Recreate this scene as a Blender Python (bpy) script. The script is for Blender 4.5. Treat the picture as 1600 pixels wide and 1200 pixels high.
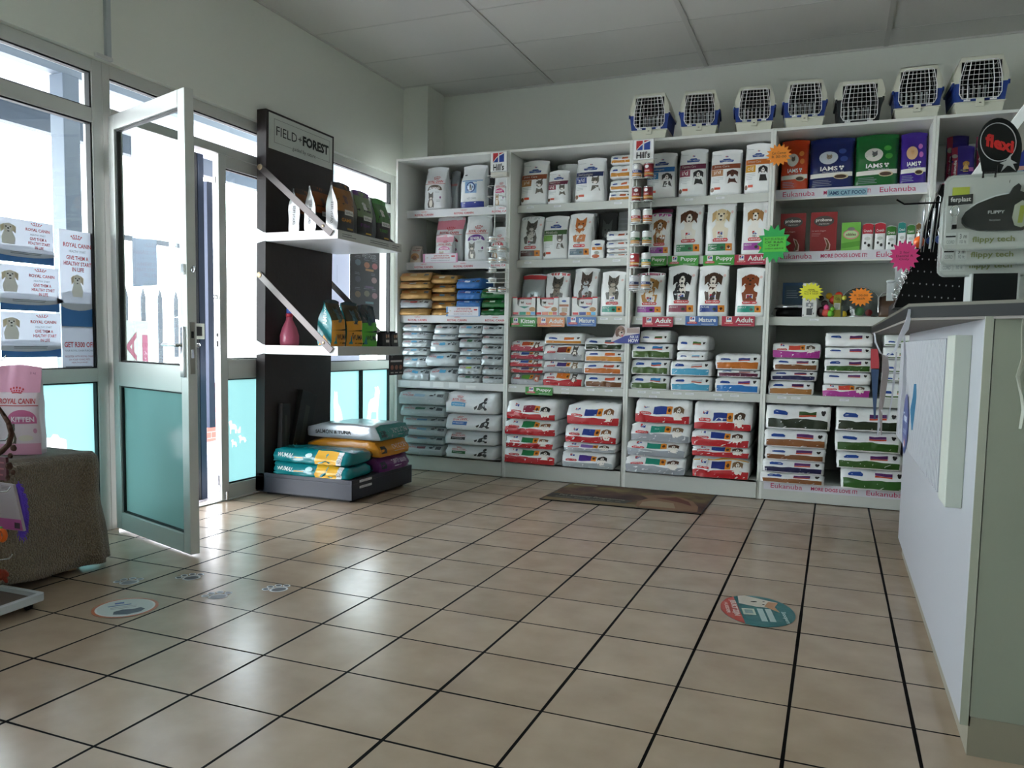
import bpy, math, random
from mathutils import Vector, Matrix, noise
for o in list(bpy.data.objects): bpy.data.objects.remove(o)
SC = bpy.context.scene
COL = SC.collection
R_ = random.Random(7)
# ------------------------------------------------------------------ camera
F, YAW, PITCH, ROLL = 1241.91, 0.384595, -0.079023, 0.017311
CP = Vector((0.07357, -3.20562, 0.99392)); PX, PY = 799.56, 633.96
_f = Vector((-math.sin(YAW)*math.cos(PITCH), math.cos(YAW)*math.cos(PITCH), math.sin(PITCH)))
_r = Vector((math.cos(YAW), math.sin(YAW), 0)); _u = _r.cross(_f)
CR = _r*math.cos(ROLL)+_u*math.sin(ROLL); CU = -_r*math.sin(ROLL)+_u*math.cos(ROLL)
cam = bpy.data.cameras.new('camera'); cam.sensor_width = 36; cam.lens = F/1600*36
cam.shift_x = (800-PX)/1600; cam.shift_y = (PY-600)/1600; cam.clip_start = .02; cam.clip_end = 200
co = bpy.data.objects.new('camera', cam); COL.objects.link(co)
m = Matrix.Identity(4)
for i in range(3):
    m[i][0] = CR[i]; m[i][1] = CU[i]; m[i][2] = -_f[i]; m[i][3] = CP[i]
co.matrix_world = m; SC.camera = co
def ray(x, y): return CR*((x-PX)/F)+CU*((PY-y)/F)+_f
def aty(x, y, Y): d = ray(x, y); return CP+d*((Y-CP.y)/d.y)
def atx(x, y, X): d = ray(x, y); return CP+d*((X-CP.x)/d.x)
def atz(x, y, Z=0): d = ray(x, y); return CP+d*((Z-CP.z)/d.z)
# ------------------------------------------------------------------ world, light, exposure
w = bpy.data.worlds.new('sky'); SC.world = w; w.use_nodes = True
nt = w.node_tree; nt.nodes.clear()
wo = nt.nodes.new('ShaderNodeOutputWorld'); bg = nt.nodes.new('ShaderNodeBackground')
tc = nt.nodes.new('ShaderNodeTexCoord'); sx = nt.nodes.new('ShaderNodeSeparateXYZ'); rp = nt.nodes.new('ShaderNodeValToRGB')
nt.links.new(tc.outputs['Generated'], sx.inputs[0]); nt.links.new(sx.outputs['Z'], rp.inputs[0])
rp.color_ramp.elements[0].position = 0; rp.color_ramp.elements[0].color = (.96, .98, 1, 1)
rp.color_ramp.elements[1].position = .7; rp.color_ramp.elements[1].color = (.75, .87, 1, 1)
nt.links.new(rp.outputs[0], bg.inputs[0]); bg.inputs[1].default_value = 7.0
nt.links.new(bg.outputs[0], wo.inputs[0])
su = bpy.data.lights.new('sun', 'SUN'); su.energy = 16; su.angle = .03; su.color = (1, .95, .87)
so = bpy.data.objects.new('sun', su); COL.objects.link(so); so.location = (-8, 4, 9)
so.rotation_euler = Vector((.25, .42, .87)).to_track_quat('Z', 'Y').to_euler()
VS = SC.view_settings; VS.view_transform = 'Standard'; VS.look = 'None'; VS.gamma = 1; VS.use_curve_mapping = False
VS.exposure = 1.2
# ------------------------------------------------------------------ materials
def lin(h):
    h = h.lstrip('#'); v = [int(h[i:i+2], 16)/255 for i in (0, 2, 4)]
    return tuple((c/12.92 if c <= .04045 else ((c+.055)/1.055)**2.4) for c in v)+(1,)
_M = {}
def mat(name, hexc, rough=.5, metal=0, bump=0, bscale=20, trans=0, spec=.5, coat=0, vary=0, vscale=3, sheen=0):
    if name in _M: return _M[name]
    m = bpy.data.materials.new(name); m.use_nodes = True; n = m.node_tree; b = n.nodes['Principled BSDF']; L = n.links.new
    c = lin(hexc); b.inputs['Base Color'].default_value = c; b.inputs['Roughness'].default_value = rough
    b.inputs['Metallic'].default_value = metal; b.inputs['Transmission Weight'].default_value = trans
    b.inputs['Specular IOR Level'].default_value = spec; b.inputs['Coat Weight'].default_value = coat
    m.diffuse_color = c
    if bump or vary:
        t = n.nodes.new('ShaderNodeTexCoord')
        ns = n.nodes.new('ShaderNodeTexNoise'); ns.inputs['Scale'].default_value = bscale; ns.inputs['Detail'].default_value = 3
        L(t.outputs['Object'], ns.inputs['Vector'])
    if bump:
        bp = n.nodes.new('ShaderNodeBump'); bp.inputs['Strength'].default_value = bump; bp.inputs['Distance'].default_value = .01
        L(ns.outputs[0], bp.inputs['Height']); L(bp.outputs[0], b.inputs['Normal'])
    if vary:
        n2 = n.nodes.new('ShaderNodeTexNoise'); n2.inputs['Scale'].default_value = vscale; n2.inputs['Detail'].default_value = 6
        L(t.outputs['Object'], n2.inputs['Vector'])
        mx = n.nodes.new('ShaderNodeMix'); mx.data_type = 'RGBA'
        mx.inputs[6].default_value = tuple(x*(1-vary) for x in c[:3])+(1,); mx.inputs[7].default_value = tuple(min(1, x*(1+vary)) for x in c[:3])+(1,)
        L(n2.outputs[0], mx.inputs[0]); L(mx.outputs[2], b.inputs['Base Color'])
    _M[name] = m; return m
def ink(h, rough=.33): return mat('print_'+h+('' if rough == .33 else '_%g' % rough), h, rough, bump=.25, bscale=14)
def paper(h): return mat('paper_'+h, h, .6)
def glass(name, tint, alpha, rough=.02):
    m = bpy.data.materials.new(name); m.use_nodes = True; n = m.node_tree; n.nodes.clear(); L = n.links.new
    o = n.nodes.new('ShaderNodeOutputMaterial'); tr = n.nodes.new('ShaderNodeBsdfTransparent'); gl = n.nodes.new('ShaderNodeBsdfGlossy')
    fr = n.nodes.new('ShaderNodeLayerWeight'); mx = n.nodes.new('ShaderNodeMixShader'); pw = n.nodes.new('ShaderNodeMath'); pw.operation = 'POWER'; pw.inputs[1].default_value = 4
    tr.inputs[0].default_value = lin(tint); gl.inputs['Roughness'].default_value = rough
    mm = n.nodes.new('ShaderNodeMath'); mm.operation = 'MULTIPLY_ADD'; mm.inputs[1].default_value = .5*alpha; mm.inputs[2].default_value = .035
    L(fr.outputs['Facing'], pw.inputs[0]); L(pw.outputs[0], mm.inputs[0]); L(mm.outputs[0], mx.inputs[0]); L(tr.outputs[0], mx.inputs[1]); L(gl.outputs[0], mx.inputs[2]); L(mx.outputs[0], o.inputs[0])
    return m
def film(name, h, t=.5, clear=.0):
    m = bpy.data.materials.new(name); m.use_nodes = True; n = m.node_tree; n.nodes.clear(); L = n.links.new
    o = n.nodes.new('ShaderNodeOutputMaterial'); a = n.nodes.new('ShaderNodeBsdfTranslucent'); b = n.nodes.new('ShaderNodeBsdfDiffuse')
    g = n.nodes.new('ShaderNodeBsdfGlossy'); g.inputs['Roughness'].default_value = .12
    a.inputs[0].default_value = b.inputs[0].default_value = lin(h)
    mx = n.nodes.new('ShaderNodeMixShader'); mx.inputs[0].default_value = t
    m2 = n.nodes.new('ShaderNodeMixShader'); m2.inputs[0].default_value = .05
    m3 = n.nodes.new('ShaderNodeMixShader'); m3.inputs[0].default_value = clear; tr = n.nodes.new('ShaderNodeBsdfTransparent')
    L(b.outputs[0], mx.inputs[1]); L(a.outputs[0], mx.inputs[2]); L(mx.outputs[0], m2.inputs[1]); L(g.outputs[0], m2.inputs[2])
    L(m2.outputs[0], m3.inputs[1]); L(tr.outputs[0], m3.inputs[2]); L(m3.outputs[0], o.inputs[0])
    return m
WALL = mat('wall_paint', '#dcdfd6', .7, vary=.03, vscale=1.2)
CEIL = mat('ceiling_board', '#d6d6d0', .8, vary=.02, vscale=.7)
STRIP = mat('ceiling_strip', '#c9c9c3', .6)
ALU = mat('aluminium', '#c6c8c4', .42, .2)
ALUD = mat('aluminium_dark', '#4e5556', .4, .5)
GASK = mat('rubber_gasket', '#0b0c0d', .6)
GLASS = glass('window_glass', '#f6fbfa', 1)
TEAL = film('teal_frosted_film', '#7fb0ad', .46)
TEALW = film('clear_cutout_film', '#f4f6f4', .8)
WHITE = mat('white_melamine', '#e2e4df', .42, vary=.015)
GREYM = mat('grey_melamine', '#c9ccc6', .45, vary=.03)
BLACK = mat('black_plastic', '#070809', .45, spec=.2)
STEEL = mat('polished_steel', '#c9ccce', .18, 1)
WIRE = mat('white_wire', '#e6e8e6', .35)
DWOOD = mat('dark_woodgrain', '#2a2323', .5, spec=.35, bump=.1, bscale=40, vary=.35, vscale=7)
NAVY = mat('navy_steel', '#1d2c44', .4, .3)
# ------------------------------------------------------------------ mesh builder
_T = {}
def glyphs(s, bold=0):
    k = (s, bold)
    if k in _T: return _T[k]
    c = bpy.data.curves.new('t', 'FONT'); c.body = s; c.resolution_u = 2; c.offset = bold*.022; c.size = 1
    o = bpy.data.objects.new('t', c); COL.objects.link(o); bpy.context.view_layer.update()
    me = o.evaluated_get(bpy.context.evaluated_depsgraph_get()).to_mesh()
    v = [(p.co.x, p.co.y) for p in me.vertices]; f = [tuple(p.vertices) for p in me.polygons]
    o.to_mesh_clear(); bpy.data.objects.remove(o); bpy.data.curves.remove(c)
    if v:
        a = min(p[0] for p in v); b = max(p[0] for p in v); d = min(p[1] for p in v); e = max(p[1] for p in v)
        v = [((x-a)/(b-a or 1), (y-d)/(e-d or 1)) for x, y in v]
    _T[k] = (v, f); return _T[k]
class MB:
    def __init__(s): s.v = []; s.f = []; s.m = []; s.sm = []; s.mats = []
    def mi(s, m):
        if m not in s.mats: s.mats.append(m)
        return s.mats.index(m)
    def add(s, vs, fs, m, smooth=False):
        b = len(s.v); s.v += [tuple(p) for p in vs]; i = s.mi(m)
        for f in fs: s.f.append(tuple(b+k for k in f)); s.m.append(i); s.sm.append(smooth)
        return s
    def box(s, x0, y0, z0, x1, y1, z1, m):
        if x0 > x1: x0, x1 = x1, x0
        if y0 > y1: y0, y1 = y1, y0
        if z0 > z1: z0, z1 = z1, z0
        return s.add([(x, y, z) for z in (z0, z1) for y in (y0, y1) for x in (x0, x1)],
                     [(0, 2, 3, 1), (4, 5, 7, 6), (0, 1, 5, 4), (2, 6, 7, 3), (0, 4, 6, 2), (1, 3, 7, 5)], m)
    def obox(s, o, U, V, W, m):
        o, U, V, W = Vector(o), Vector(U), Vector(V), Vector(W)
        return s.add([o+U*i+V*j+W*k for k in (0, 1) for j in (0, 1) for i in (0, 1)],
                     [(0, 2, 3, 1), (4, 5, 7, 6), (0, 1, 5, 4), (2, 6, 7, 3), (0, 4, 6, 2), (1, 3, 7, 5)], m)
    def bar(s, a, b, wd, th, m, up=(0, 0, 1)):
        a, b = Vector(a), Vector(b); d = (b-a).normalized(); u = Vector(up)
        sd = d.cross(u)
        if sd.length < 1e-3: sd = d.cross(Vector((1, 0, 0)))
        sd.normalize(); u = sd.cross(d)
        return s.obox(a-sd*wd/2-u*th/2, b-a, sd*wd, u*th, m)
    def prism(s, pts, vec, m, smooth=False):
        n = len(pts); vec = Vector(vec); p = [Vector(q) for q in pts]
        s.add(p+[q+vec for q in p], [tuple(range(n))[::-1], tuple(range(n, 2*n))], m)
        return s.add(p+[q+vec for q in p], [(i, (i+1) % n, n+(i+1) % n, n+i) for i in range(n)], m, smooth)
    def tube(s, pts, r, m, n=8, closed=False, caps=True):
        pts = [Vector(p) for p in pts]; N = len(pts); rs = r if isinstance(r, (list, tuple)) else [r]*N
        vs = []; pu = None
        for i, p in enumerate(pts):
            if closed: d = pts[(i+1) % N]-pts[i-1]
            else: d = pts[min(i+1, N-1)]-pts[max(i-1, 0)]
            if d.length < 1e-9: d = Vector((0, 0, 1))
            d.normalize()
            if pu is None:
                pu = d.cross(Vector((0, 0, 1)))
                if pu.length < .1: pu = d.cross(Vector((1, 0, 0)))
            pu = (pu-d*pu.dot(d)).normalized(); q = d.cross(pu)
            vs += [p+(pu*math.cos(2*math.pi*k/n)+q*math.sin(2*math.pi*k/n))*rs[i] for k in range(n)]
        fs = [(i*n+k, i*n+(k+1) % n, ((i+1) % N)*n+(k+1) % n, ((i+1) % N)*n+k) for i in range(N if closed else N-1) for k in range(n)]
        s.add(vs, fs, m, True)
        if caps and not closed:
            s.add(vs[:n], [tuple(range(n))[::-1]], m); s.add(vs[-n:], [tuple(range(n))], m)
        return s
    def lathe(s, prof, c, m, n=24, ax='z'):
        c = Vector(c); vs = []
        for r, h in prof:
            for k in range(n):
                a = 2*math.pi*k/n; x, y = r*math.cos(a), r*math.sin(a)
                vs.append(c+Vector((x, y, h) if ax == 'z' else ((h, x, y) if ax == 'x' else (x, h, y))))
        return s.add(vs, [(i*n+k, i*n+(k+1) % n, (i+1)*n+(k+1) % n, (i+1)*n+k) for i in range(len(prof)-1) for k in range(n)], m, True)
    def ell(s, c, rx, ry, rz, m, n=12, jit=0):
        c = Vector(c); vs = []; fs = []
        for i in range(n//2+1):
            t = math.pi*i/(n//2)
            for k in range(n):
                a = 2*math.pi*k/n; p = Vector((math.sin(t)*math.cos(a), math.sin(t)*math.sin(a), math.cos(t)))
                j = 1+jit*noise.noise(p*3+c*9); vs.append(c+Vector((p.x*rx*j, p.y*ry*j, p.z*rz*j)))
        for i in range(n//2):
            for k in range(n): fs.append((i*n+k, i*n+(k+1) % n, (i+1)*n+(k+1) % n, (i+1)*n+k))
        return s.add(vs, fs, m, True)
    # printed shapes laid on a surface fn(u,v,off)
    def rect(s, fn, u0, v0, u1, v1, m, off=.0006, nu=4, nv=3, skew=0):
        nu = max(nu, int((u1-u0)*12)); nv = max(nv, int(abs(v1-v0)*8))
        vs = [fn(u0+(u1-u0)*i/nu, v0+(v1-v0)*j/nv+skew*(i/nu), off) for j in range(nv+1) for i in range(nu+1)]
        return s.add(vs, [(j*(nu+1)+i, j*(nu+1)+i+1, (j+1)*(nu+1)+i+1, (j+1)*(nu+1)+i) for j in range(nv) for i in range(nu)], m, True)
    def poly(s, fn, pts, m, off=.0008):
        cx = sum(p[0] for p in pts)/len(pts); cy = sum(p[1] for p in pts)/len(pts); n = len(pts)
        mid = [((p[0]+cx)/2, (p[1]+cy)/2) for p in pts]
        vs = [fn(p[0], p[1], off) for p in pts]+[fn(p[0], p[1], off) for p in mid]+[fn(cx, cy, off)]
        return s.add(vs, [(i, (i+1) % n, n+(i+1) % n, n+i) for i in range(n)]+[(n+i, n+(i+1) % n, 2*n) for i in range(n)], m, True)
    def oval(s, fn, cu, cv, ru, rv, m, off=.001, n=14, a0=0, a1=360):
        p = [(cu+ru*math.cos(math.radians(a0+(a1-a0)*k/n)), cv+rv*math.sin(math.radians(a0+(a1-a0)*k/n))) for k in range(n+(a1-a0 < 360))]
        return s.poly(fn, p, m, off)
    def text(s, fn, t, u0, v0, u1, v1, m, off=.0014, bold=0):
        v, f = glyphs(t, bold)
        return s.add([fn(u0+(u1-u0)*x, v0+(v1-v0)*y, off) for x, y in v], f, m)
    def build(s, name, parent=None, bevel=0, sub=0, **kw):
        loc_ = kw.pop('local', 0); me = bpy.data.meshes.new(name); o_ = Vector(kw.pop('origin', (0, 0, 0)))
        me.from_pydata([(p[0]-o_.x, p[1]-o_.y, p[2]-o_.z) for p in s.v] if o_.length else s.v, [], s.f)
        for m in s.mats: me.materials.append(m)
        me.polygons.foreach_set('material_index', s.m); me.polygons.foreach_set('use_smooth', s.sm); me.update()
        o = bpy.data.objects.new(name, me); COL.objects.link(o)
        if o_.length: o.location = o_
        if parent:
            o.parent = parent
            if o_.length: o.location = o_-wloc(parent)
            elif not loc_: o.location = -wloc(parent)
        if bevel:
            b = o.modifiers.new('bevel', 'BEVEL'); b.width = bevel; b.segments = 2; b.limit_method = 'ANGLE'
        for k, v in kw.items(): o[k] = v
        return o
def wloc(o):
    l = Vector(o.location)
    while o.parent: o = o.parent; l += Vector(o.location)
    return l
def flat(o, U, V):
    o, U, V = Vector(o), Vector(U), Vector(V); N = U.cross(V).normalized()
    return lambda u, v, off=0: o+U*u+V*v+N*off
def empty(name, loc, label, cat, group=None):
    o = bpy.data.objects.new(name, None); COL.objects.link(o); o.location = loc; o.empty_display_size = .05
    tag(o, label, cat, group); return o
def tag(o, label, cat, group=None):
    o['label'] = label; o['category'] = cat
    if group: o['group'] = group
    return o
def struct(o): o['kind'] = 'structure'; return o
# ------------------------------------------------------------------ bags
def sm(a, b, x): t = max(0, min(1, (x-a)/(b-a))); return t*t*(3-2*t)
def cube(mb, P, nx, ny, nz, m, faces='fblrtu'):
    idx = {}; vs = []
    def V(i, j, k):
        q = (i, j, k)
        if q not in idx: idx[q] = len(vs); vs.append(P(-1+2*i/nx, -1+2*j/ny, -1+2*k/nz))
        return idx[q]
    fs = []
    for i in range(nx):
        for k in range(nz):
            fs.append((V(i, 0, k), V(i+1, 0, k), V(i+1, 0, k+1), V(i, 0, k+1))); fs.append((V(i, ny, k+1), V(i+1, ny, k+1), V(i+1, ny, k), V(i, ny, k)))
    for j in range(ny):
        for k in range(nz):
            fs.append((V(0, j, k+1), V(0, j+1, k+1), V(0, j+1, k), V(0, j, k))); fs.append((V(nx, j, k), V(nx, j+1, k), V(nx, j+1, k+1), V(nx, j, k+1)))
    for i in range(nx):
        for j in range(ny):
            fs.append((V(i, j, nz), V(i+1, j, nz), V(i+1, j+1, nz), V(i, j+1, nz))); fs.append((V(i, j+1, 0), V(i+1, j+1, 0), V(i+1, j, 0), V(i, j, 0)))
    mb.add(vs, fs, m, True)
def stand_P(w, h, d, seed, cr=1.0, taper=.04):
    so_ = Vector((seed*3.1, seed*1.7, seed*.9))
    def P(a, b, c, off=0):
        v = (c+1)/2; dy = d/2*(1-.95*sm(.5, .97, v))*(1-.12*sm(.1, 0, v))
        wx = w/2*(1-taper*sm(.0, .5, v)+taper*sm(.5, 1, v))
        x = a*wx*(1-.10*(1-b*b)*sm(.15, .8, v)); y = b*dy*(1-.22*a**4*(1-sm(.8, 1, v)))
        n = noise.noise(Vector((a*1.6, c*1.7, b*.6))+so_); n2 = noise.noise(Vector((a*4, c*5, b))+so_*2)
        y += (n*.010+n2*.004)*cr*min(1, w/.2)*sm(0, .15, v); x += n2*.004*cr*v
        z = h*v-.010*(a*a)*sm(.9, 1, v)*cr+n*.004*v
        return Vector((x, y+d/2, z)) if not off else Vector((x, y+d/2-off, z))
    return P
def lie_P(w, h, d, seed, cr=1.0, sag=0, flare=0):
    so_ = Vector((seed*2.3, seed*1.1, seed*4.9))
    def P(a, b, c, off=0):
        t = (b+1)/2; v = (c+1)/2
        prof = (.90+.10*sm(0, .15, t))*(1-.35*sm(.75, 1, t))
        edge = 1-.09*a**6
        n = noise.noise(Vector((a*1.8, c*1.2, b*1.5))+so_); n2 = noise.noise(Vector((a*6, c*3, b*5))+so_*2)
        z = h*(v*prof*edge+(1-prof)*.10); z += (n*.10+n2*.065)*h*cr*v-sag*(1-a*a)*h*.10*v*sm(.3, 0, t)
        z = max(0, min(z, h*.995))
        x = a*w/2*(1-.03*(1-v)*sm(.3, .0, t)-.04*abs(2*v-1)**3*sm(0, .3, t))*(1-.06*sm(.7, 1, t))+a*flare*sm(.06, .0, t)+n2*.004*cr
        y = t*d-.012*(1-a**4)*(1-(2*v-.6)**2*.6)*sm(.15, 0, t)+.30*h*sm(.40, 1, v)*sm(.4, 0, t)+(n2*.008+noise.noise(Vector((a*9, c*2, 3))+so_)*.006)*cr*(1-t)
        return Vector((x, y-off, z+off*.6))
    return P
def ffn(P, nx, nz):
    G = [[P(-1+2*i/nx, -1, -1+2*k/nz) for k in range(nz+1)] for i in range(nx+1)]
    sl = (P(0, -1, 0, .001)-P(0, -1, 0))*1000
    def fn(u, v, off=0):
        x = max(0, min(nx-1e-6, u*nx)); z = max(0, min(nz-1e-6, v*nz)); i, k = int(x), int(z); x -= i; z -= k
        p = (G[i][k]*(1-x)+G[i+1][k]*x)*(1-z)+(G[i][k+1]*(1-x)+G[i+1][k+1]*x)*z
        return p+sl*(off+.0009)
    return fn
def pet(mb, fn, cu, cv, s, asp, kind, c1, c2='#f2efe8', body=1):
    """small animal picture: asp = height/width correction"""
    A = mat('print_'+c1, c1, .35); B = mat('print_'+c2, c2, .35); K = mat('print_#161412', '#161412', .3)
    e = lambda x, y, rx, ry, m, o: mb.oval(fn, cu+x*s, cv+y*s*asp, rx*s, ry*s*asp, m, o, 12)
    p = lambda q, m, o: mb.poly(fn, [(cu+x*s, cv+y*s*asp) for x, y in q], m, o)
    if body:
        p([(-.55, -1.55), (-.66, -1.0), (-.42, -.35), (.42, -.35), (.66, -1.0), (.55, -1.55)], A if kind == 'cat' or c2 == '#eee8de' else B, .0010)
        e(0, -.9, .34, .6, B, .0012)
    if kind == 'cat':
        p([(-.5, .1), (-.5, .75), (-.1, .42)], A, .0013); p([(.5, .1), (.1, .42), (.5, .75)], A, .0013)
    e(0, 0, .52, .46, A, .0015)
    if kind == 'dog':
        EAR = A if c1 not in ('#e3cfa4', '#f6efe2') else ink('#c9a873') if c1 == '#e3cfa4' else ink('#e2d2b4')
        p([(-.38, .38), (-.72, .15), (-.68, -.5), (-.42, -.25)], EAR, .0018)
        p([(.38, .38), (.42, -.25), (.68, -.5), (.72, .15)], EAR, .0018)
        e(0, -.14, .24, .34, B, .0021); e(0, -.05, .1, .07, K, .0024); e(0, -.33, .11, .05, K, .0024)
    else:
        if c1 != c2:
            e(0, -.2, .26, .17, B, .0018)
        e(0, -.1, .05, .035, mat('print_#b5746a', '#b5746a', .35), .0021)
        if c1 in ('#5b5750', '#6a655c'):
            for x in (-.3, -.1, .1, .3): e(x, .28, .03, .13, K, .0018)
            for x in (-1, 1): p([(.3*x, -.9), (.45*x, -.95), (.42*x, -1.05), (.28*x, -1)], K, .0018)
    for x in (-.2, .2):
        e(x, .1, .075, .06, K, .0024)
def lines(mb, fn, u0, v0, u1, v1, n, m, seed=0):
    r = random.Random(seed)
    for i in range(n):
        v = v1-(v1-v0)*(i+.5)/n; hh = (v1-v0)/n*.28
        mb.rect(fn, u0, v-hh/2, u0+(u1-u0)*r.uniform(.6, 1), v+hh/2, m, .0012, 1, 1)
def hills_logo(mb, fn, cu, cv, su, sv, card=1, word=1):
    if card: mb.rect(fn, cu-su*.62, cv-sv*.75, cu+su*.62, cv+sv*.62, paper('#eef0ef'), .0016, 2, 2)
    R, B = mat('print_#b9272d', '#b9272d', .35), mat('print_#1f3f95', '#1f3f95', .35)
    b = cv-sv*.12
    mb.poly(fn, [(cu-su*.45, b), (cu-su*.45, b+sv*.6), (cu-su*.05, b+sv*.6), (cu-su*.05, b+sv*.42), (cu-su*.25, b+sv*.25)], R, .0020)
    mb.poly(fn, [(cu+su*.04, b+sv*.47), (cu+su*.04, b+sv*.6), (cu+su*.4, b+sv*.6), (cu+su*.2, b+sv*.54)], R, .0020)
    mb.poly(fn, [(cu-su*.42, b), (cu-su*.2, b+sv*.23), (cu-su*.05, b+sv*.34), (cu-su*.05, b)], B, .0020)
    mb.poly(fn, [(cu+su*.04, b), (cu+su*.04, b+sv*.4), (cu+su*.42, b+sv*.54), (cu+su*.42, b)], B, .0020)
    if word: mb.text(fn, "Hill's", cu-su*.42, cv-sv*.66, cu+su*.42, cv-sv*.22, paper('#16181a'), .0022, 1)
def crown(mb, fn, cu, cv, su, sv, c='#c0282f'):
    m = mat('print_'+c, c, .35)
    for k in range(5):
        x = (k-2)/2; mb.oval(fn, cu+x*su*.45, cv+sv*(.55-.18*x*x), su*.07, sv*.14, m, .0016, 6)
        mb.oval(fn, cu+x*su*.36, cv+sv*(.22-.08*x*x), su*.06, sv*.11, m, .0016, 6)
    mb.poly(fn, [(cu-su*.34, cv-sv*.12), (cu-su*.34, cv+sv*.02), (cu, cv+sv*.07), (cu+su*.34, cv+sv*.02), (cu+su*.34, cv-sv*.12), (cu, cv-sv*.05)], m, .0016)
def bagobj(name, P, nx, ny, nz, base, prints, loc, rz, label, cat, group, seal=None, stitch=None):
    mb = MB(); cube(mb, P, nx, ny, nz, base); fn = ffn(P, nx, nz)
    if prints: prints(mb, fn)
    o = mb.build(name); o.location = loc; o.rotation_euler = (0, 0, rz); tag(o, label, cat, group)
    if seal is not None:
        s = MB(); n = 10
        for sg, b in ((1, -1), (-1, 1)):
            s.rect(lambda u, v, off=0: P(2*u-1, b, 2*v-1, 0)+Vector((0, -sg*.0012, .0015*v)), .0, .915, 1, 1, seal, 0, n, 1)
        s.build('top_seal', o, local=1)
    if stitch is not None:
        s = MB()
        s.rect(lambda u, v, off=0: P(2*u-1, -1, 2*v-1, .0035), .03, stitch[0], .97, stitch[0]+.05, stitch[1], 0, 12, 1)
        s.build('bottom_fold', o, local=1)
    return o
# ---- designs for standing bags (front, u right, v up)
def d_science(pk, c1, c2, band, word='ADULT', top=None, asp=.62):
    def f(mb, fn):
        if top: mb.rect(fn, .02, .93, .98, .995, ink(top), .0008, 8, 1)
        pet(mb, fn, .5, .74, .44, asp, pk, c1, c2)
        mb.rect(fn, .08, .085, .70, .215, ink(band), .0024, 6, 1); mb.rect(fn, .70, .085, .92, .215, ink('#e08a2a'), .0024, 2, 1)
        mb.oval(fn, .81, .15, .05, .03, ink('#5a2c16'), .003, 6); mb.oval(fn, .58, .14, .07, .03, ink('#2b3a2a'), .003, 6)
        mb.text(fn, word, .11, .165, .40, .195, paper('#e9ecea'), .0032); lines(mb, fn, .11, .10, .42, .155, 2, paper('#d9dcdc'))
        hills_logo(mb, fn, .5, .385, .2, .2*asp*.8)
        mb.poly(fn, [(.26, .25), (.24, .29), (.30, .315), (.74, .315), (.78, .28), (.74, .25)], ink('#c92f35'), .0024)
        mb.text(fn, 'SCIENCE PLAN', .29, .268, .73, .298, paper('#f4f4f4'), .003, 1)
        mb.oval(fn, .87, .80, .05, .05*asp, ink('#e7c9c4'), .001, 8)
    return f
def d_presc(title, code, band, sq, pk, c1, c2='#efece6'):
    def f(mb, fn):
        mb.poly(fn, [(.28, .715), (.26, .76), (.36, .775), (.40, .80), (.60, .80), (.64, .775), (.74, .76), (.72, .715)], ink('#1d4696'), .0010)
        mb.text(fn, 'PRESCRIPTION', .31, .742, .69, .765, paper('#f0f2f4'), .002); mb.text(fn, 'DIET', .44, .72, .56, .737, paper('#f0f2f4'), .002)
        hills_logo(mb, fn, .5, .84, .1, .05, 0, 0)
        mb.rect(fn, .015, .55, .985, .66, ink(band), .0012, 10, 2, .012)
        mb.text(fn, title, .10, .58, .62, .64, paper('#d9d4cc'), .0022)
        mb.rect(fn, .015, .41, .42, .545, ink(sq), .0014, 3, 2); mb.text(fn, code, .10, .44, .33, .525, paper('#f2f0ea'), .0024)
        mb.rect(fn, .50, .24, .95, .545, paper('#e6e8e8'), .0014, 3, 3)
        pet(mb, fn, .73, .46, .26, .62, pk, c1, c2, 0); mb.poly(fn, [(.58, .24), (.62, .36), (.84, .36), (.90, .24)], ink(c1), .0018)
        lines(mb, fn, .06, .26, .44, .39, 4, paper('#b9bec2'), 2); mb.oval(fn, .07, .12, .06, .05, ink('#6b4a30'), .0014, 8)
        mb.rect(fn, .14, .12, .34, .17, ink('#d24b2a'), .0016, 1, 1)
        mb.rect(fn, .06, .885, .3, .89, paper('#7d8284'), .001, 2, 1)
    return f
def d_rc(title, dome, c1, top=None, foot=None, pk='cat', c2='#efe9df'):
    def f(mb, fn):
        if top: mb.rect(fn, .0, .72, 1, .995, ink(top), .0006, 10, 5)
        if foot: mb.rect(fn, .0, .0, 1, .17, ink(foot), .0006, 8, 2)
        crown(mb, fn, .55, .71, .3, .11); mb.text(fn, 'ROYAL CANIN', .16, .615, .88, .675, paper('#c0282f'), .0016, 1)
        mb.rect(fn, .02, .59, .98, .60, ink('#c0282f'), .0012, 6, 1)
        mb.oval(fn, .52, .44, .36, .13, ink(dome), .0014, 16, 0, 180); mb.text(fn, title, .28, .465, .76, .52, paper('#f3f0f0'), .0026, 1)
        pet(mb, fn, .34, .30, .25, .62, pk, c1, c2)
        mb.oval(fn, .80, .28, .04, .03, ink('#7d3f7a'), .0014, 8); lines(mb, fn, .62, .18, .9, .24, 2, paper('#8c9094'), 4); lines(mb, fn, .55, .38, .85, .43, 2, paper('#a8acb0'), 4)
    return f
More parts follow.
